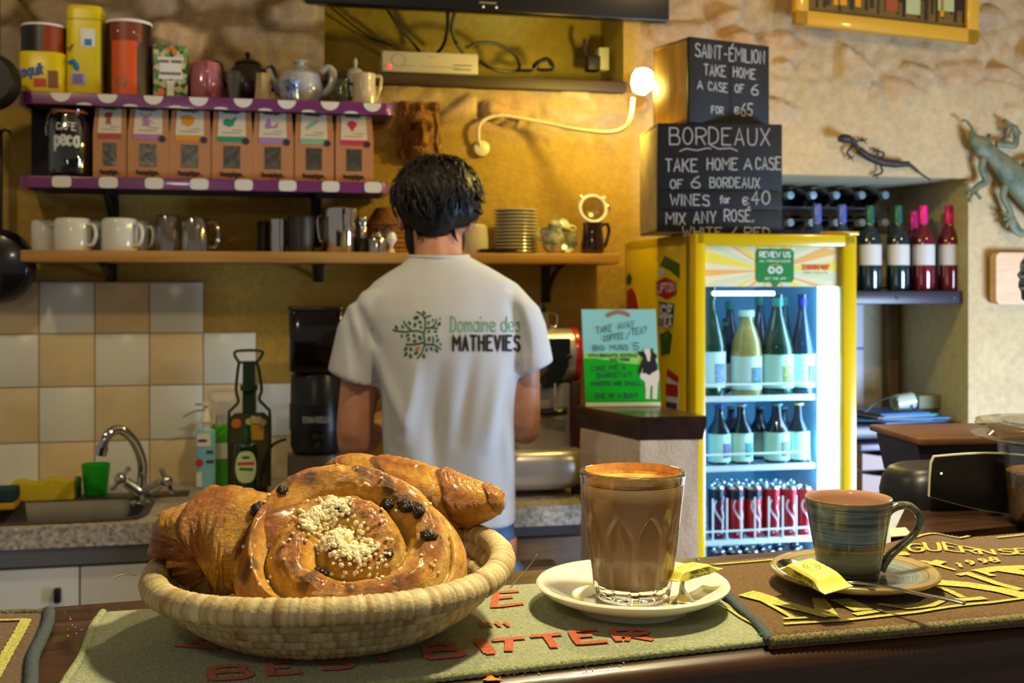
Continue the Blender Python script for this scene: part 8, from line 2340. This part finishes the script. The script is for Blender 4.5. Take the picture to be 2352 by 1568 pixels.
 mb = MB(); mb.box((-.035, -.005, .02), (.045, .05, .05), .006); mb.tube([(-.05, 0, .03), (-.065, -.01, .07), (-.062, -.01, .10)], .006, 8); mb.build('black_plug', BLACK, t)
build_recess()

# ================================================================== ON THE WALL: MASK, LAMP, PICTURE, LIZARDS
def build_wall_things():
 # carved mask
 off = 0.0
 c = WALL.at(962, 300, 0); k = WALL.k / F_PX
 t = thing('carved_mask', 'dark carved wooden face plaque on the wall above the man', 'carving', WALL.w((c.x, -.012, wz(962, 368))), TW)
 Hh = (368 - 236) * k; Wd = 92 * k
 wd = M_wood('carved_wood', '#5a3816', '#9a6628', (9, 9, 9), .45, .2)
 mb = MB()
 def relief(u, v):
  x = (u - .5) * 2; y = v
  z = .010
  face = math.exp(-((x / .62) ** 4) - (((y - .42) / .42) ** 4))
  z += .050 * face * math.cos(min(1.4, abs(x) * 1.3))
  z += .040 * math.exp(-(x / .13) ** 2 - ((y - .40) / .14) ** 2)                    # nose
  z -= .034 * (math.exp(-((abs(x) - .34) / .15) ** 2 - ((y - .52) / .055) ** 2))    # eyes
  z += .016 * math.exp(-((y - .61) / .035) ** 2) * (abs(x) < .6)
  z -= .016 * math.exp(-(x / .24) ** 2 - ((y - .2) / .04) ** 2)
  z += .030 * max(0, math.cos(x * 8.5)) ** .7 * math.exp(-((y - .90) / .07) ** 2)
  z += .014 * math.exp(-((abs(x) - .80 - .06 * math.sin(y * 14)) / .07) ** 2) * (y < .8)
  z += .003 * n3(u * 18, v * 22, 3)
  return (x * Wd / 2 * (1 + .08 * (1 - v)), -z, v * Hh)
 mb.grid(60, 80, relief); n0 = len(mb.v)
 mb.box((0, .002, Hh / 2), (Wd * 1.03, .016, Hh), .003)
 mb.build('carving', wd, t, angle=60)
 # lamp: base disc, flexible stalk, shade
 P = lambda px, py, o: WALL.at(px, py, -o)
 b = P(1105, 342, .0)
 t = thing('wall_lamp', 'lit white reading lamp on a long curved stalk from a round wall base', 'lamp', WALL.w((b.x, 0, b.z)), TW)
 L = lambda px, py, o: Vector(P(px, py, o)) - Vector((b.x, 0, b.z))
 wl_ = M('lamp_white', '#d8cfae', .35)
 mb = MB(); mb.lathe([(0, 0), (.026, 0), (.024, .012), (.008, .018), (0, .018)], 32, mat=Matrix.Translation((0, -.008, 0)) @ Matrix.Rotation(PI / 2, 4, 'X')); mb.build('wall_base', wl_, t)
 path = smooth_path([L(1104, 338, .02), L(1099, 315, .03), L(1105, 282, .035), L(1140, 266, .04), L(1190, 270, .06), L(1260, 284, .10), L(1330, 298, .18), L(1400, 304, .28), L(1436, 292, .33), L(1450, 262, .355), L(1454, 225, .36)], 7)
 mb = MB(); mb.tube(path, .0058, 10); mb.build('stalk', wl_, t)
 mb = MB(); 
 cc = L(1476, 187, .36); k3 = WALL.k / F_PX
 rr = 27 * k3
 m_ = Matrix.Translation(cc) @ Matrix.Rotation(R(18), 4, 'Y')
 mb.lathe([(0, -rr * 1.05), (rr * .55, -rr * 1.0), (rr * .92, -rr * .45), (rr * 1.02, rr * .2), (rr * .88, rr * .8), (rr * .4, rr * 1.08), (0, rr * 1.1)], 32, mat=m_)
 mb.build('glowing_shade', M('lamp_glow', '#fff6d8', .4, emit='#fff0b8', estr=7), t)
 lp = lamp('lamp_bulb', 'POINT', WALL.w(P(1460, 202, .415)), 15, (1.0, .80, .16), .03)
 # framed picture, hung on the stone wall and leaning out
 z0 = wz(2030, 78, .085); off = .085
 uL, uR = P(1822, 60, off).x, P(2243, 60, off).x; um = (uL + uR) / 2; w = uR - uL
 t = thing('framed_picture', 'wide gold-framed painting of people at tables, cut off by the top of the photo', 'picture', WALL.w((um, -off, z0)), TW, None)
 t.rotation_euler = (R(-3), R(3.0), TW)
 gd = M('gold_frame', '#c89628', .4, coat=.2); fw = .046; hh = .50
 mb = MB(); mb.box((0, 0, fw / 2), (w, .032, fw), .004); mb.box((0, 0, hh - fw / 2), (w, .032, fw), .004); mb.box((-w / 2 + fw / 2, 0, hh / 2), (fw, .032, hh), .004); mb.box((w / 2 - fw / 2, 0, hh / 2), (fw, .032, hh), .004); mb.build('frame', gd, t)
 n = NT('painted_floor'); f = n.noise(9, 4); n.base(n.ramp(f, [(.3, '#4a3a10'), (.7, '#6e5410')])); n.b.inputs['Roughness'].default_value = .5
 mb = MB(); mb.box((0, .004, hh / 2), (w - 2 * fw + .004, .006, hh - 2 * fw + .004), 0); mb.build('canvas', n.mat, t)
 rng = random.Random(8)
 dkm, redm, gnm, orm = MB(), MB(), MB(), MB(); yq = .0005
 iw = w - 2 * fw
 for i in range(26):
  x = -iw / 2 + iw * (i + .5) / 26 + rng.uniform(-.008, .008); z1 = fw + rng.uniform(.014, .05)
  dkm.box((x, yq, (z1 + hh - fw) / 2), (rng.uniform(.006, .014), .0014, hh - fw - z1), 0)
 for i in range(12):
  x = -iw / 2 + iw * (i + .5) / 12; dkm.box((x, yq, fw + .14 + rng.uniform(-.02, .04)), (rng.uniform(.04, .07), .0012, .12), 0)
 k5 = iw / (2215 - 1848)
 for a, b_, zb, m2 in ((1907, 1918, .028, orm), (1922, 1938, .03, orm), (1957, 1970, .03, orm), (2028, 2056, .028, redm), (2075, 2108, .026, gnm), (2150, 2188, .05, gnm), (2156, 2164, .03, orm)):
  m2.box((((a + b_) / 2 - 2031) * k5, yq - .001, fw + zb + .05), ((b_ - a) * k5, .0012, .09), 0)
 dkm.build('dark_figures', M('paint_dark', '#1c120c', .5), t); redm.build('red_skirt', M('paint_red', '#93401e', .5), t); gnm.build('green_cloth', M('paint_green', '#a8ae7a', .5), t); orm.build('orange_patches', M('paint_orange', '#d08a14', .5), t)
 # small dark gecko
 g = P(1990, 345, .03); k = WALL.k / F_PX
 t = thing('gecko_figure', 'small dark metal gecko on the wall above the wine niche', 'wall figure', WALL.w((g.x, -.0, g.z)), TW)
 q = lambda px, py, o=.03: Vector(P(px, py, o)) - Vector((g.x, 0, g.z))
 dm = M('gecko_iron', '#241c1a', .5, bump=.5, bscale=160)
 mb = MB(); mb.tube(smooth_path([q(1925, 320, .045), q(1940, 318, .05), q(1957, 323, .045), q(1968, 338), q(1992, 358), q(2025, 372), q(2068, 377), q(2090, 378), (q(2112, 396, .015)), q(2138, 414, .012)], 6), [7 * k] * 3 + [10.5 * k] * 7 + [7.5 * k] * 6 + [6 * k] * 4 + [8.5 * k] * 8 + [9 * k] * 8 + [7 * k] * 6 + [3 * k] * 6 + [2 * k] * 7, 12); mb.build('body', dm, t, angle=179)
 for pts in (((1962, 330), (1972, 322), (1985, 322)), ((1960, 334), (1946, 350), (1955, 362)), ((2022, 368), (2030, 352), (2012, 346)), ((2020, 370), (2026, 395), (2012, 402))):
  mb = MB(); p = [q(*a, .02) for a in pts]; mb.tube(smooth_path(p, 5), 2.6 * k, 8)
  for dx, dy in ((-6, -5), (-8, 3), (4, 7), (7, -4)): mb.tube([p[-1], q(pts[-1][0] + dx, pts[-1][1] + dy, .012)], 1.6 * k, 6)
  mb.build('leg', dm, t, angle=179)
 # big verdigris lizard at the right edge
 g = P(2300, 400, .045); k = WALL.k / F_PX
 t = thing('lizard_figure', 'large verdigris metal lizard on the wall at the right edge', 'wall figure', WALL.w((g.x, 0, g.z)), TW)
 q = lambda px, py, o=.042: Vector(P(px, py, o)) - Vector((g.x, 0, g.z))
 n = NT('verdigris'); f = n.noise(22, 4); n.base(n.ramp(f, [(.3, '#36493f'), (.5, '#63684f'), (.72, '#7a7052')])); n.b.inputs['Roughness'].default_value = .6; n.b.inputs['Metallic'].default_value = .2; n.bump(n.noise(90), .3, .004); vm = n.mat
 def flatloft(nodes, th=.5):
  P_ = smooth_path([q(a, b) for a, b, r in nodes], 6); R_ = [v.x for v in smooth_path([(r * k, 0, 0) for a, b, r in nodes], 6)]
  m2 = MB(); rings = []
  for i, p in enumerate(P_):
   T = (P_[min(len(P_) - 1, i + 1)] - P_[max(0, i - 1)]).normalized(); S = Vector((-T.z, 0, T.x)).normalized()
   rings.append([p + S * (R_[i] * math.cos(a)) + Vector((0, -1, 0)) * (R_[i] * th * math.sin(a)) for a in [2 * PI * j / 18 for j in range(18)]])
  return m2.loft(rings)
 mb = flatloft([(2232, 296, 3), (2237, 318, 14), (2254, 335, 24), (2268, 345, 21), (2282, 358, 21), (2312, 388, 30), (2345, 424, 36), (2385, 470, 34), (2420, 520, 22), (2440, 580, 10), (2425, 640, 4)]); mb.build('body', vm, t, angle=179)
 mb = MB(); mb.tube(smooth_path([q(2210, 276), q(2220, 278), q(2230, 290), q(2236, 302)], 4), 3.2 * k, 8); mb.build('tongue', vm, t)
 mb = MB()
 for e in ((2245, 334), (2271, 311)): mb.sphere(q(*e, .045), 4.5 * k, 8)
 mb.build('eyes', M('lizard_eye', '#2a2418', .5), t)
 for leg in ([(2262, 358, 8), (2255, 385, 9), (2264, 415, 9), (2246, 428, 8), (2238, 438, 9)], [(2288, 330, 8), (2315, 332, 8), (2332, 332, 8), (2334, 305, 8), (2330, 290, 9)], [(2310, 425, 10), (2304, 450, 9), (2318, 480, 8), (2322, 498, 9)], [(2350, 380, 9), (2375, 372, 9), (2395, 392, 8), (2405, 372, 9)]):
  mb = flatloft(leg, .6); e = leg[-1]
  for dx, dy in ((-24, -14), (-12, 24), (14, 18), (-18, 6)): mb.tube([q(e[0], e[1]), q(e[0] + dx * .6, e[1] + dy * .55), q(e[0] + dx, e[1] + dy)], [4.5 * k, 4 * k, 4.5 * k], 8)
  mb.build('leg', vm, t, angle=179)
 mb = flatloft([(2322, 498, 10), (2330, 520, 13), (2345, 535, 10), (2362, 530, 7)], .4); mb.build('curled_foot', vm, t, angle=179)
 # cutting board and woven tray at the right edge
 g = P(2330, 640, .03); k = WALL.k / F_PX
 t = thing('cutting_board', 'pale rounded wooden board hanging on the wall at the right edge', 'board', WALL.w((g.x, -.012, wz(2330, 698))), TW)
 hw = 55 * k; hz = 118 * k
 pts = []
 for cx_, cz_, a0 in ((hw - .02, .02, -90), (hw - .02, hz - .02, 0), (-hw + .02, hz - .02, 90), (-hw + .02, .02, 180)): pts += [(cx_ + .02 * math.cos(R(a0 + j * 18)), cz_ + .02 * math.sin(R(a0 + j * 18))) for j in range(6)]
 mb = MB(); mb.prism(pts, -.035, 0); mb.build('board', M_wood('pale_board', '#c79a70', '#d8b08a', (2, 2, 12), .5), t, angle=30)
 d = 2.0; k = d / F_PX
 t = thing('woven_tray', 'edge of a round dark woven tray hanging at the far right', 'tray', ((2440 - CX) * k, d, CAM.z - .0), R(8))
 r = 100 * k; mz = CAM.z + (HY - 640) * k - CAM.z
 mb = MB(); mb.tube([(r * math.cos(2 * PI * i / 72), .004 * math.sin(i * 2.2), mz + r * math.sin(2 * PI * i / 72)) for i in range(72)], [.0055 + .0012 * (i % 2) for i in range(72)], 8, closed=True)
 mb.build('braided_rim', M('braid_grey', '#5f7076', .5, var=.5, vscale=140), t)
 mb = MB(); mb.lathe([(0, 0), (r * .96, 0), (r * .96, .006), (0, .008)], 48, mat=Matrix.Translation((0, .006, mz)) @ Matrix.Rotation(PI / 2, 4, 'X')); mb.build('woven_disc', M('dark_weave', '#15171b', .6, bump=.8, bscale=220), t)
 # hanging pans at the left edge
 g = P(10, 620, .12); k = WALL.k / F_PX
 t = thing('frying_pan', 'black frying pan hanging by its handle at the left edge', 'pan', WALL.w((P(-8, 620, .10).x, -.10, CAM.z)), TW - R(4))
 q = lambda px, py: ((px + 8) * k, (HY - py) * k)
 cx_, cz_ = q(-8, 612); rr = 88 * k
 pm = M('pan_black', '#16161c', .22, coat=.5)
 mb = MB(); mb.lathe([(0, .038), (rr * .80, .038), (rr * .86, .034), (rr, 0), (rr * .97, -.002), (rr * .84, .028), (0, .030)], 64, mat=Matrix.Translation((cx_, 0, cz_)) @ Matrix.Rotation(PI / 2, 4, 'X')); mb.build('pan_body', pm, t, angle=50)
 mb = MB(); z1 = q(0, 300)[1]; mb.box((q(0, 420)[0] - .002, -.01, (cz_ + rr + z1) / 2 - .01), (.022, .012, z1 - cz_ - rr + .03), .004); mb.build('handle', M('handle_dark', '#1d1512', .4), t)
 mb = MB(); mb.tube([(q(0, 300)[0] - .002, -.01, z1 - .01), (q(0, 300)[0] - .002, .05, z1 + .012), (q(0, 300)[0] - .002, .1, z1 + .012)], .004, 8); mb.build('hook', BLACK, t)
 g = P(0, 190, .30); k = WALL.k / F_PX
 t = thing('ladle_pan', 'round black pan hanging beside the upper shelf at the left edge', 'pan', WALL.w((P(-8, 190, .3).x, -.30, CAM.z)), TW)
 q = lambda px, py: ((px + 8) * k, (HY - py) * k); cx_, cz_ = q(-20, 190); rr = 66 * k
 mb = MB(); mb.lathe([(0, .05), (rr * .8, .05), (rr * .9, .04), (rr, 0), (rr * .96, 0), (rr * .86, .036), (0, .044)], 48, mat=Matrix.Translation((cx_, 0, cz_)) @ Matrix.Rotation(PI / 2, 4, 'X')); mb.build('pan_body', M('pan_matt', '#0a0a0b', .5), t)
 mb = MB(); mb.box((cx_ + .012, 0, cz_ + rr + .11), (.022, .01, .24), .003); mb.build('handle', M('handle_dark', '#1d1512', .4), t)
 mb = MB(); mb.box((cx_ + .012, .15, cz_ + rr + .22), (.012, .30, .012), .002); mb.build('wall_arm', BLACK, t)
build_wall_things()

# ================================================================== WINE NICHE
def build_niche():
 sh = M('niche_board', '#2b2530', .35)
 def board(label, py, y0, y1, thick=.035):
  z = WALL.at(2100, py, y0).z
  t = thing('niche_shelf', label, 'shelf', WALL.w(((NIC[0] + NIC[1]) / 2, (y0 + y1) / 2, z)), TW)
  mb = MB(); mb.box((0, 0, -thick / 2), (NIC[1] - NIC[0] - .004, y1 - y0, thick), .003); mb.build('board', sh, t)
  mb = MB()
  for px in (2060, 2190): mb.sphere((WALL.at(px, py + 12, y0).x - (NIC[0] + NIC[1]) / 2, -(y1 - y0) / 2 - .001, -thick * .55), .006, 8)
  mb.build('screw_caps', M('screw_grey', '#5a5660', .4), t)
  return z
 Z1 = board('dark niche shelf carrying the row of wine bottles', 668, .03, .44, .045)
 Z2 = board('lower dark niche shelf under papers and tape', 975, .03, .44, .045)
 BOR = [(0, 0), (.95, 0), (1, .015), (1, .58), (.92, .64), (.58, .71), (.40, .75), (.37, .80), (.37, .985), (.33, 1), (0, 1)]
 lab = M('bottle_label', '#b9b4ae', .6)
 gl_g = M('wine_green', '#14282a', .08, coat=.6); ros = M('wine_rose', '#5e1020', .08, coat=.6); blu = M('wine_blue', '#16304a', .08, coat=.6)
 rosf = [(1998, 'g', gl_g, '#1d5a4a', 'wine bottle with dark green capsule, nearest the yellow fridge'), (2062, 'g', gl_g, '#1d5a4a', 'wine bottle with dark green capsule beside the rose bottles'),
   (2120, 'r', ros, '#e0187c', 'rose wine bottle with bright pink capsule, second from the right'), (2180, 'r', ros, '#d8187a', 'rose wine bottle with pink capsule at the right end of the niche')]
 def bot(px, y, top, mt, cap, label, sc=1.0):
  l = WALL.at(px, 660, y); k = WALL.k / F_PX; r = 25.5 * k * sc; h = wz(px, top, -y) - Z1
  t = thing('wine_bottle', label, 'bottle', WALL.w((l.x, y, Z1 + .0006)), TW, 'wine bottles standing in the niche')
  mb = MB(); mb.lathe([(a * r, b * h) for a, b in BOR], 32); mb.build('bottle_body', mt, t, angle=60)
  arc_label(t, 'label', r * 1.012, h * .30, h * .54, FRONT, 3.3, lab)
  mb = MB(); mb.lathe([(r * .395, h * .79), (r * .40, h * .8), (r * .39, h * .985), (r * .33, h * 1.003), (0, h * 1.004)], 24); mb.build('capsule', M('capsule' + cap, cap, .3, .2), t)
 for px, kd, mt, cap, lb in rosf: bot(px, .10, 473, mt, cap, lb)
 bot(2098, .18, 486, ros, '#b8186a', 'rose wine bottle half hidden behind the bright pink one')
 bot(1877, .10, 470, blu, '#4a5aa8', 'wine bottle with blue capsule, left one rising behind the fridge'); bot(1934, .10, 471, blu, '#4a5aa8', 'wine bottle with blue capsule, right one rising behind the fridge')
 # wire rack of lying bottles at the back
 t = thing('bottle_rack', 'dark wire wine rack at the back of the niche', 'rack', WALL.w((NIC[0] + .25, .33, Z1 + .0006)), TW)
 mb = MB(); x0, x1 = NIC[0] + .02, WALL.at(2040, 500, .28).x; b = NIC[0] + .25
 zr = [wz(1900, 478, -.28) - Z1, wz(1900, 506, -.28) - Z1 , wz(1900, 532, -.28) - Z1, .01]
 for z in zr:
  for y in (-.05, .08): mb.tube([(x0 - b, y, z), (x1 - b, y, z)], .004, 6)
 for x in (x0, (x0 + x1) / 2, x1):
  for y in (-.05, .08): mb.tube([(x - b, y, 0), (x - b, y, zr[0] + .02)], .004, 6)
 mb.build('wire_frame', M('rack_wire', '#4a444a', .4, .5), t)
 drk = M('lying_bottle', '#07090c', .12, coat=.4); foil = M('silver_foil', '#9ab8c4', .3, .6)
 names = ['first', 'second', 'third', 'fourth', 'fifth']
 for row, (py, xs) in enumerate(((448, (1816, 1868, 1921, 1980, 2034)), (511, (1816, 1864, 1921, 1980, 2034)))):
  for i, px in enumerate(xs):
   l = WALL.at(px, py, .25); k = WALL.k / F_PX
   o = thing('lying_bottle', f'dark bottle lying in the niche rack, {names[i]} from the left, {"upper" if row == 0 else "lower"} row', 'bottle', WALL.w((l.x, .25, l.z)), TW, 'wine bottles lying in the rack')
   m2 = Matrix.Rotation(-PI / 2, 4, 'X')
   mb = MB(); mb.lathe([(0, 0), (.013, 0), (.013, .06), (.034, .10), (.036, .12), (.036, .185), (0, .185)], 24, mat=m2); mb.build('bottle_body', drk, o)
   mb = MB(); mb.lathe([(0, -.003), (.0135, -.002), (.0145, .003), (.0145, .03), (.013, .03)], 20, mat=m2); mb.build('foil', foil, o)
 # papers, tape roll, cable and letter trays
 l = WALL.at(2080, 965, .16)
 t = thing('paper_pile', 'untidy pile of blue papers and folders on the lower niche shelf', 'papers', WALL.w((l.x, .17, Z2 + .0006)), TW)
 rng = random.Random(6)
 for i, c in enumerate(('#8a86a8', '#1d6a94', '#2f7fb4', '#a07a78', '#2a8f9a', '#3a6ab8')):
  mb = MB(); a = R(rng.uniform(-12, 12)); mb.box((rng.uniform(-.05, .04) - .03, rng.uniform(-.02, .02), .003 + .006 * i), (.30 - .02 * i, .20, .0045), .001, mat=Matrix.Rotation(a, 4, 'Z'))
  mb.build('folder', M('folder' + c, c, .5), t)
 zt_ = Z2 + .038
 l = WALL.at(2075, 935, .14); k = WALL.k / F_PX
 t = thing('tape_roll', 'clear wide tape roll lying on the blue papers', 'tape', WALL.w((l.x, .14, zt_)), TW)
 mb = MB(); mb.lathe([(.017, -.035), (.030, -.035), (.030, .035), (.017, .035), (.017, -.035)], 36, mat=Matrix.Translation((0, 0, .030)) @ Matrix.Rotation(R(82), 4, 'Y')); mb.build('roll', M('clear_tape', '#a9b8ae', .12, coat=.6), t)
 l = WALL.at(2130, 940, .2)
 t = thing('card_box', 'small grey-green box behind the tape roll on the papers', 'box', WALL.w((l.x, .20, zt_)), TW)
 mb = MB(); mb.box((0, 0, .024), (.11, .07, .048), .003); mb.build('box_body', M('box_olive', '#7a7a5c', .6), t); mb = MB(); mb.box((.045, -.036, .024), (.02, .002, .046), 0); mb.build('brown_edge', M('edge_brown', '#6a4420', .6), t)
 e = MB(); pts = [WALL.at(px, py, y) for px, py, y in ((1985, 950, .1), (2010, 925, .1), (2050, 912, .12), (2085, 920, .12), (2095, 945, .1), (2060, 955, .08))]; b = Vector((pts[2].x, pts[2].y, zt_))
 e.tube([Vector((p.x, p.y, max(p.z, zt_ + .004))) - b for p in smooth_path(pts, 6)], .0035, 6); tag(e.build('charger_cable', M('cable_dark', '#22261f', .5), loc=WALL.w(b), rz=TW), 'thin dark cable looping over the papers by the tape roll', 'cable')
 # letter trays
 l = WALL.at(2040, 1100, .12)
 zb = NIC[2]
 t = thing('letter_tray', 'stack of pinkish letter trays with curved fronts right of the fridge', 'letter tray', WALL.w((l.x, .16, zb + .0006)), TW)
 k = WALL.k / F_PX; w = .30
 tops = [wz(2040, y, -.03) - zb for y in (1132, 1082, 1036, 1012)]
 pk = M('tray_pink', '#8d6e66', .45)
 for z0, z1 in ((0, tops[0] if tops[0] > .02 else .03), (tops[0] if tops[0] > .02 else .03, tops[1]), (tops[1] + .004, tops[2])):
  mb = MB(); z0 += .002; hgt = z1 - z0 - .006
  mb.prism([(-w / 2, z0), (w / 2, z0), (w / 2, z0 + hgt)] + [(w / 2 - w * i / 12, z0 + hgt - .016 * math.sin(PI * i / 12)) for i in range(1, 12)] + [(-w / 2, z0 + hgt)], -.13, -.122)
  mb.box((0, 0, z0 + .003), (w, .25, .005), .001); mb.box((-w / 2 + .003, 0, z0 + hgt / 2), (.006, .25, hgt), .001); mb.box((w / 2 - .003, 0, z0 + hgt / 2), (.006, .25, hgt), .001); mb.box((0, .125, z0 + hgt / 2), (w, .006, hgt), .001)
  mb.build('tray', pk, t, angle=30)
 mb = MB(); mb.box((0, 0, tops[2] + .014), (w + .01, .26, .022), .004); mb.build('tray_top', M('tray_lilac', '#7f7894', .4), t)
 # upright paper with blue line at the left of the niche
 p = WALL.at(1984, 800, .42)
 t = thing('notice_sheet', 'pale sheet with a blue line standing at the back of the niche beside the fridge', 'notice', WALL.w((p.x - .03, .438, Z2 + .0006)), TW)
 hh = wz(1984, 700, -.44) - Z2
 mb = MB(); mb.box((0, 0, hh / 2), (.075, .003, hh), 0); mb.build('sheet', M('pale_sheet', '#c9cbe0', .6), t)
 mb = MB(); mb.box((0, -.002, wz(1984, 800, -.44) - Z2), (.074, .001, .010), 0); mb.build('blue_line', M('sheet_blue', '#4a78c8', .6), t)
 # brown strip put in for the shadow stripe on the back wall
 t = thing('shadow_stripe', 'upright brown strip standing in for the shadow at the back of the niche', 'shadow stripe', WALL.w((WALL.at(2048, 800, .42).x, .425, Z2 + .0006)), TW)
 hh = Z1 - .046 - Z2
 mb = MB(); mb.box((0, 0, hh / 2), (.045, .04, hh - .002), .002); mb.build('post', M_wood('shadow_brown', '#5c4a36', '#7a6448', (8, 8, 1), .7), t)
build_niche()
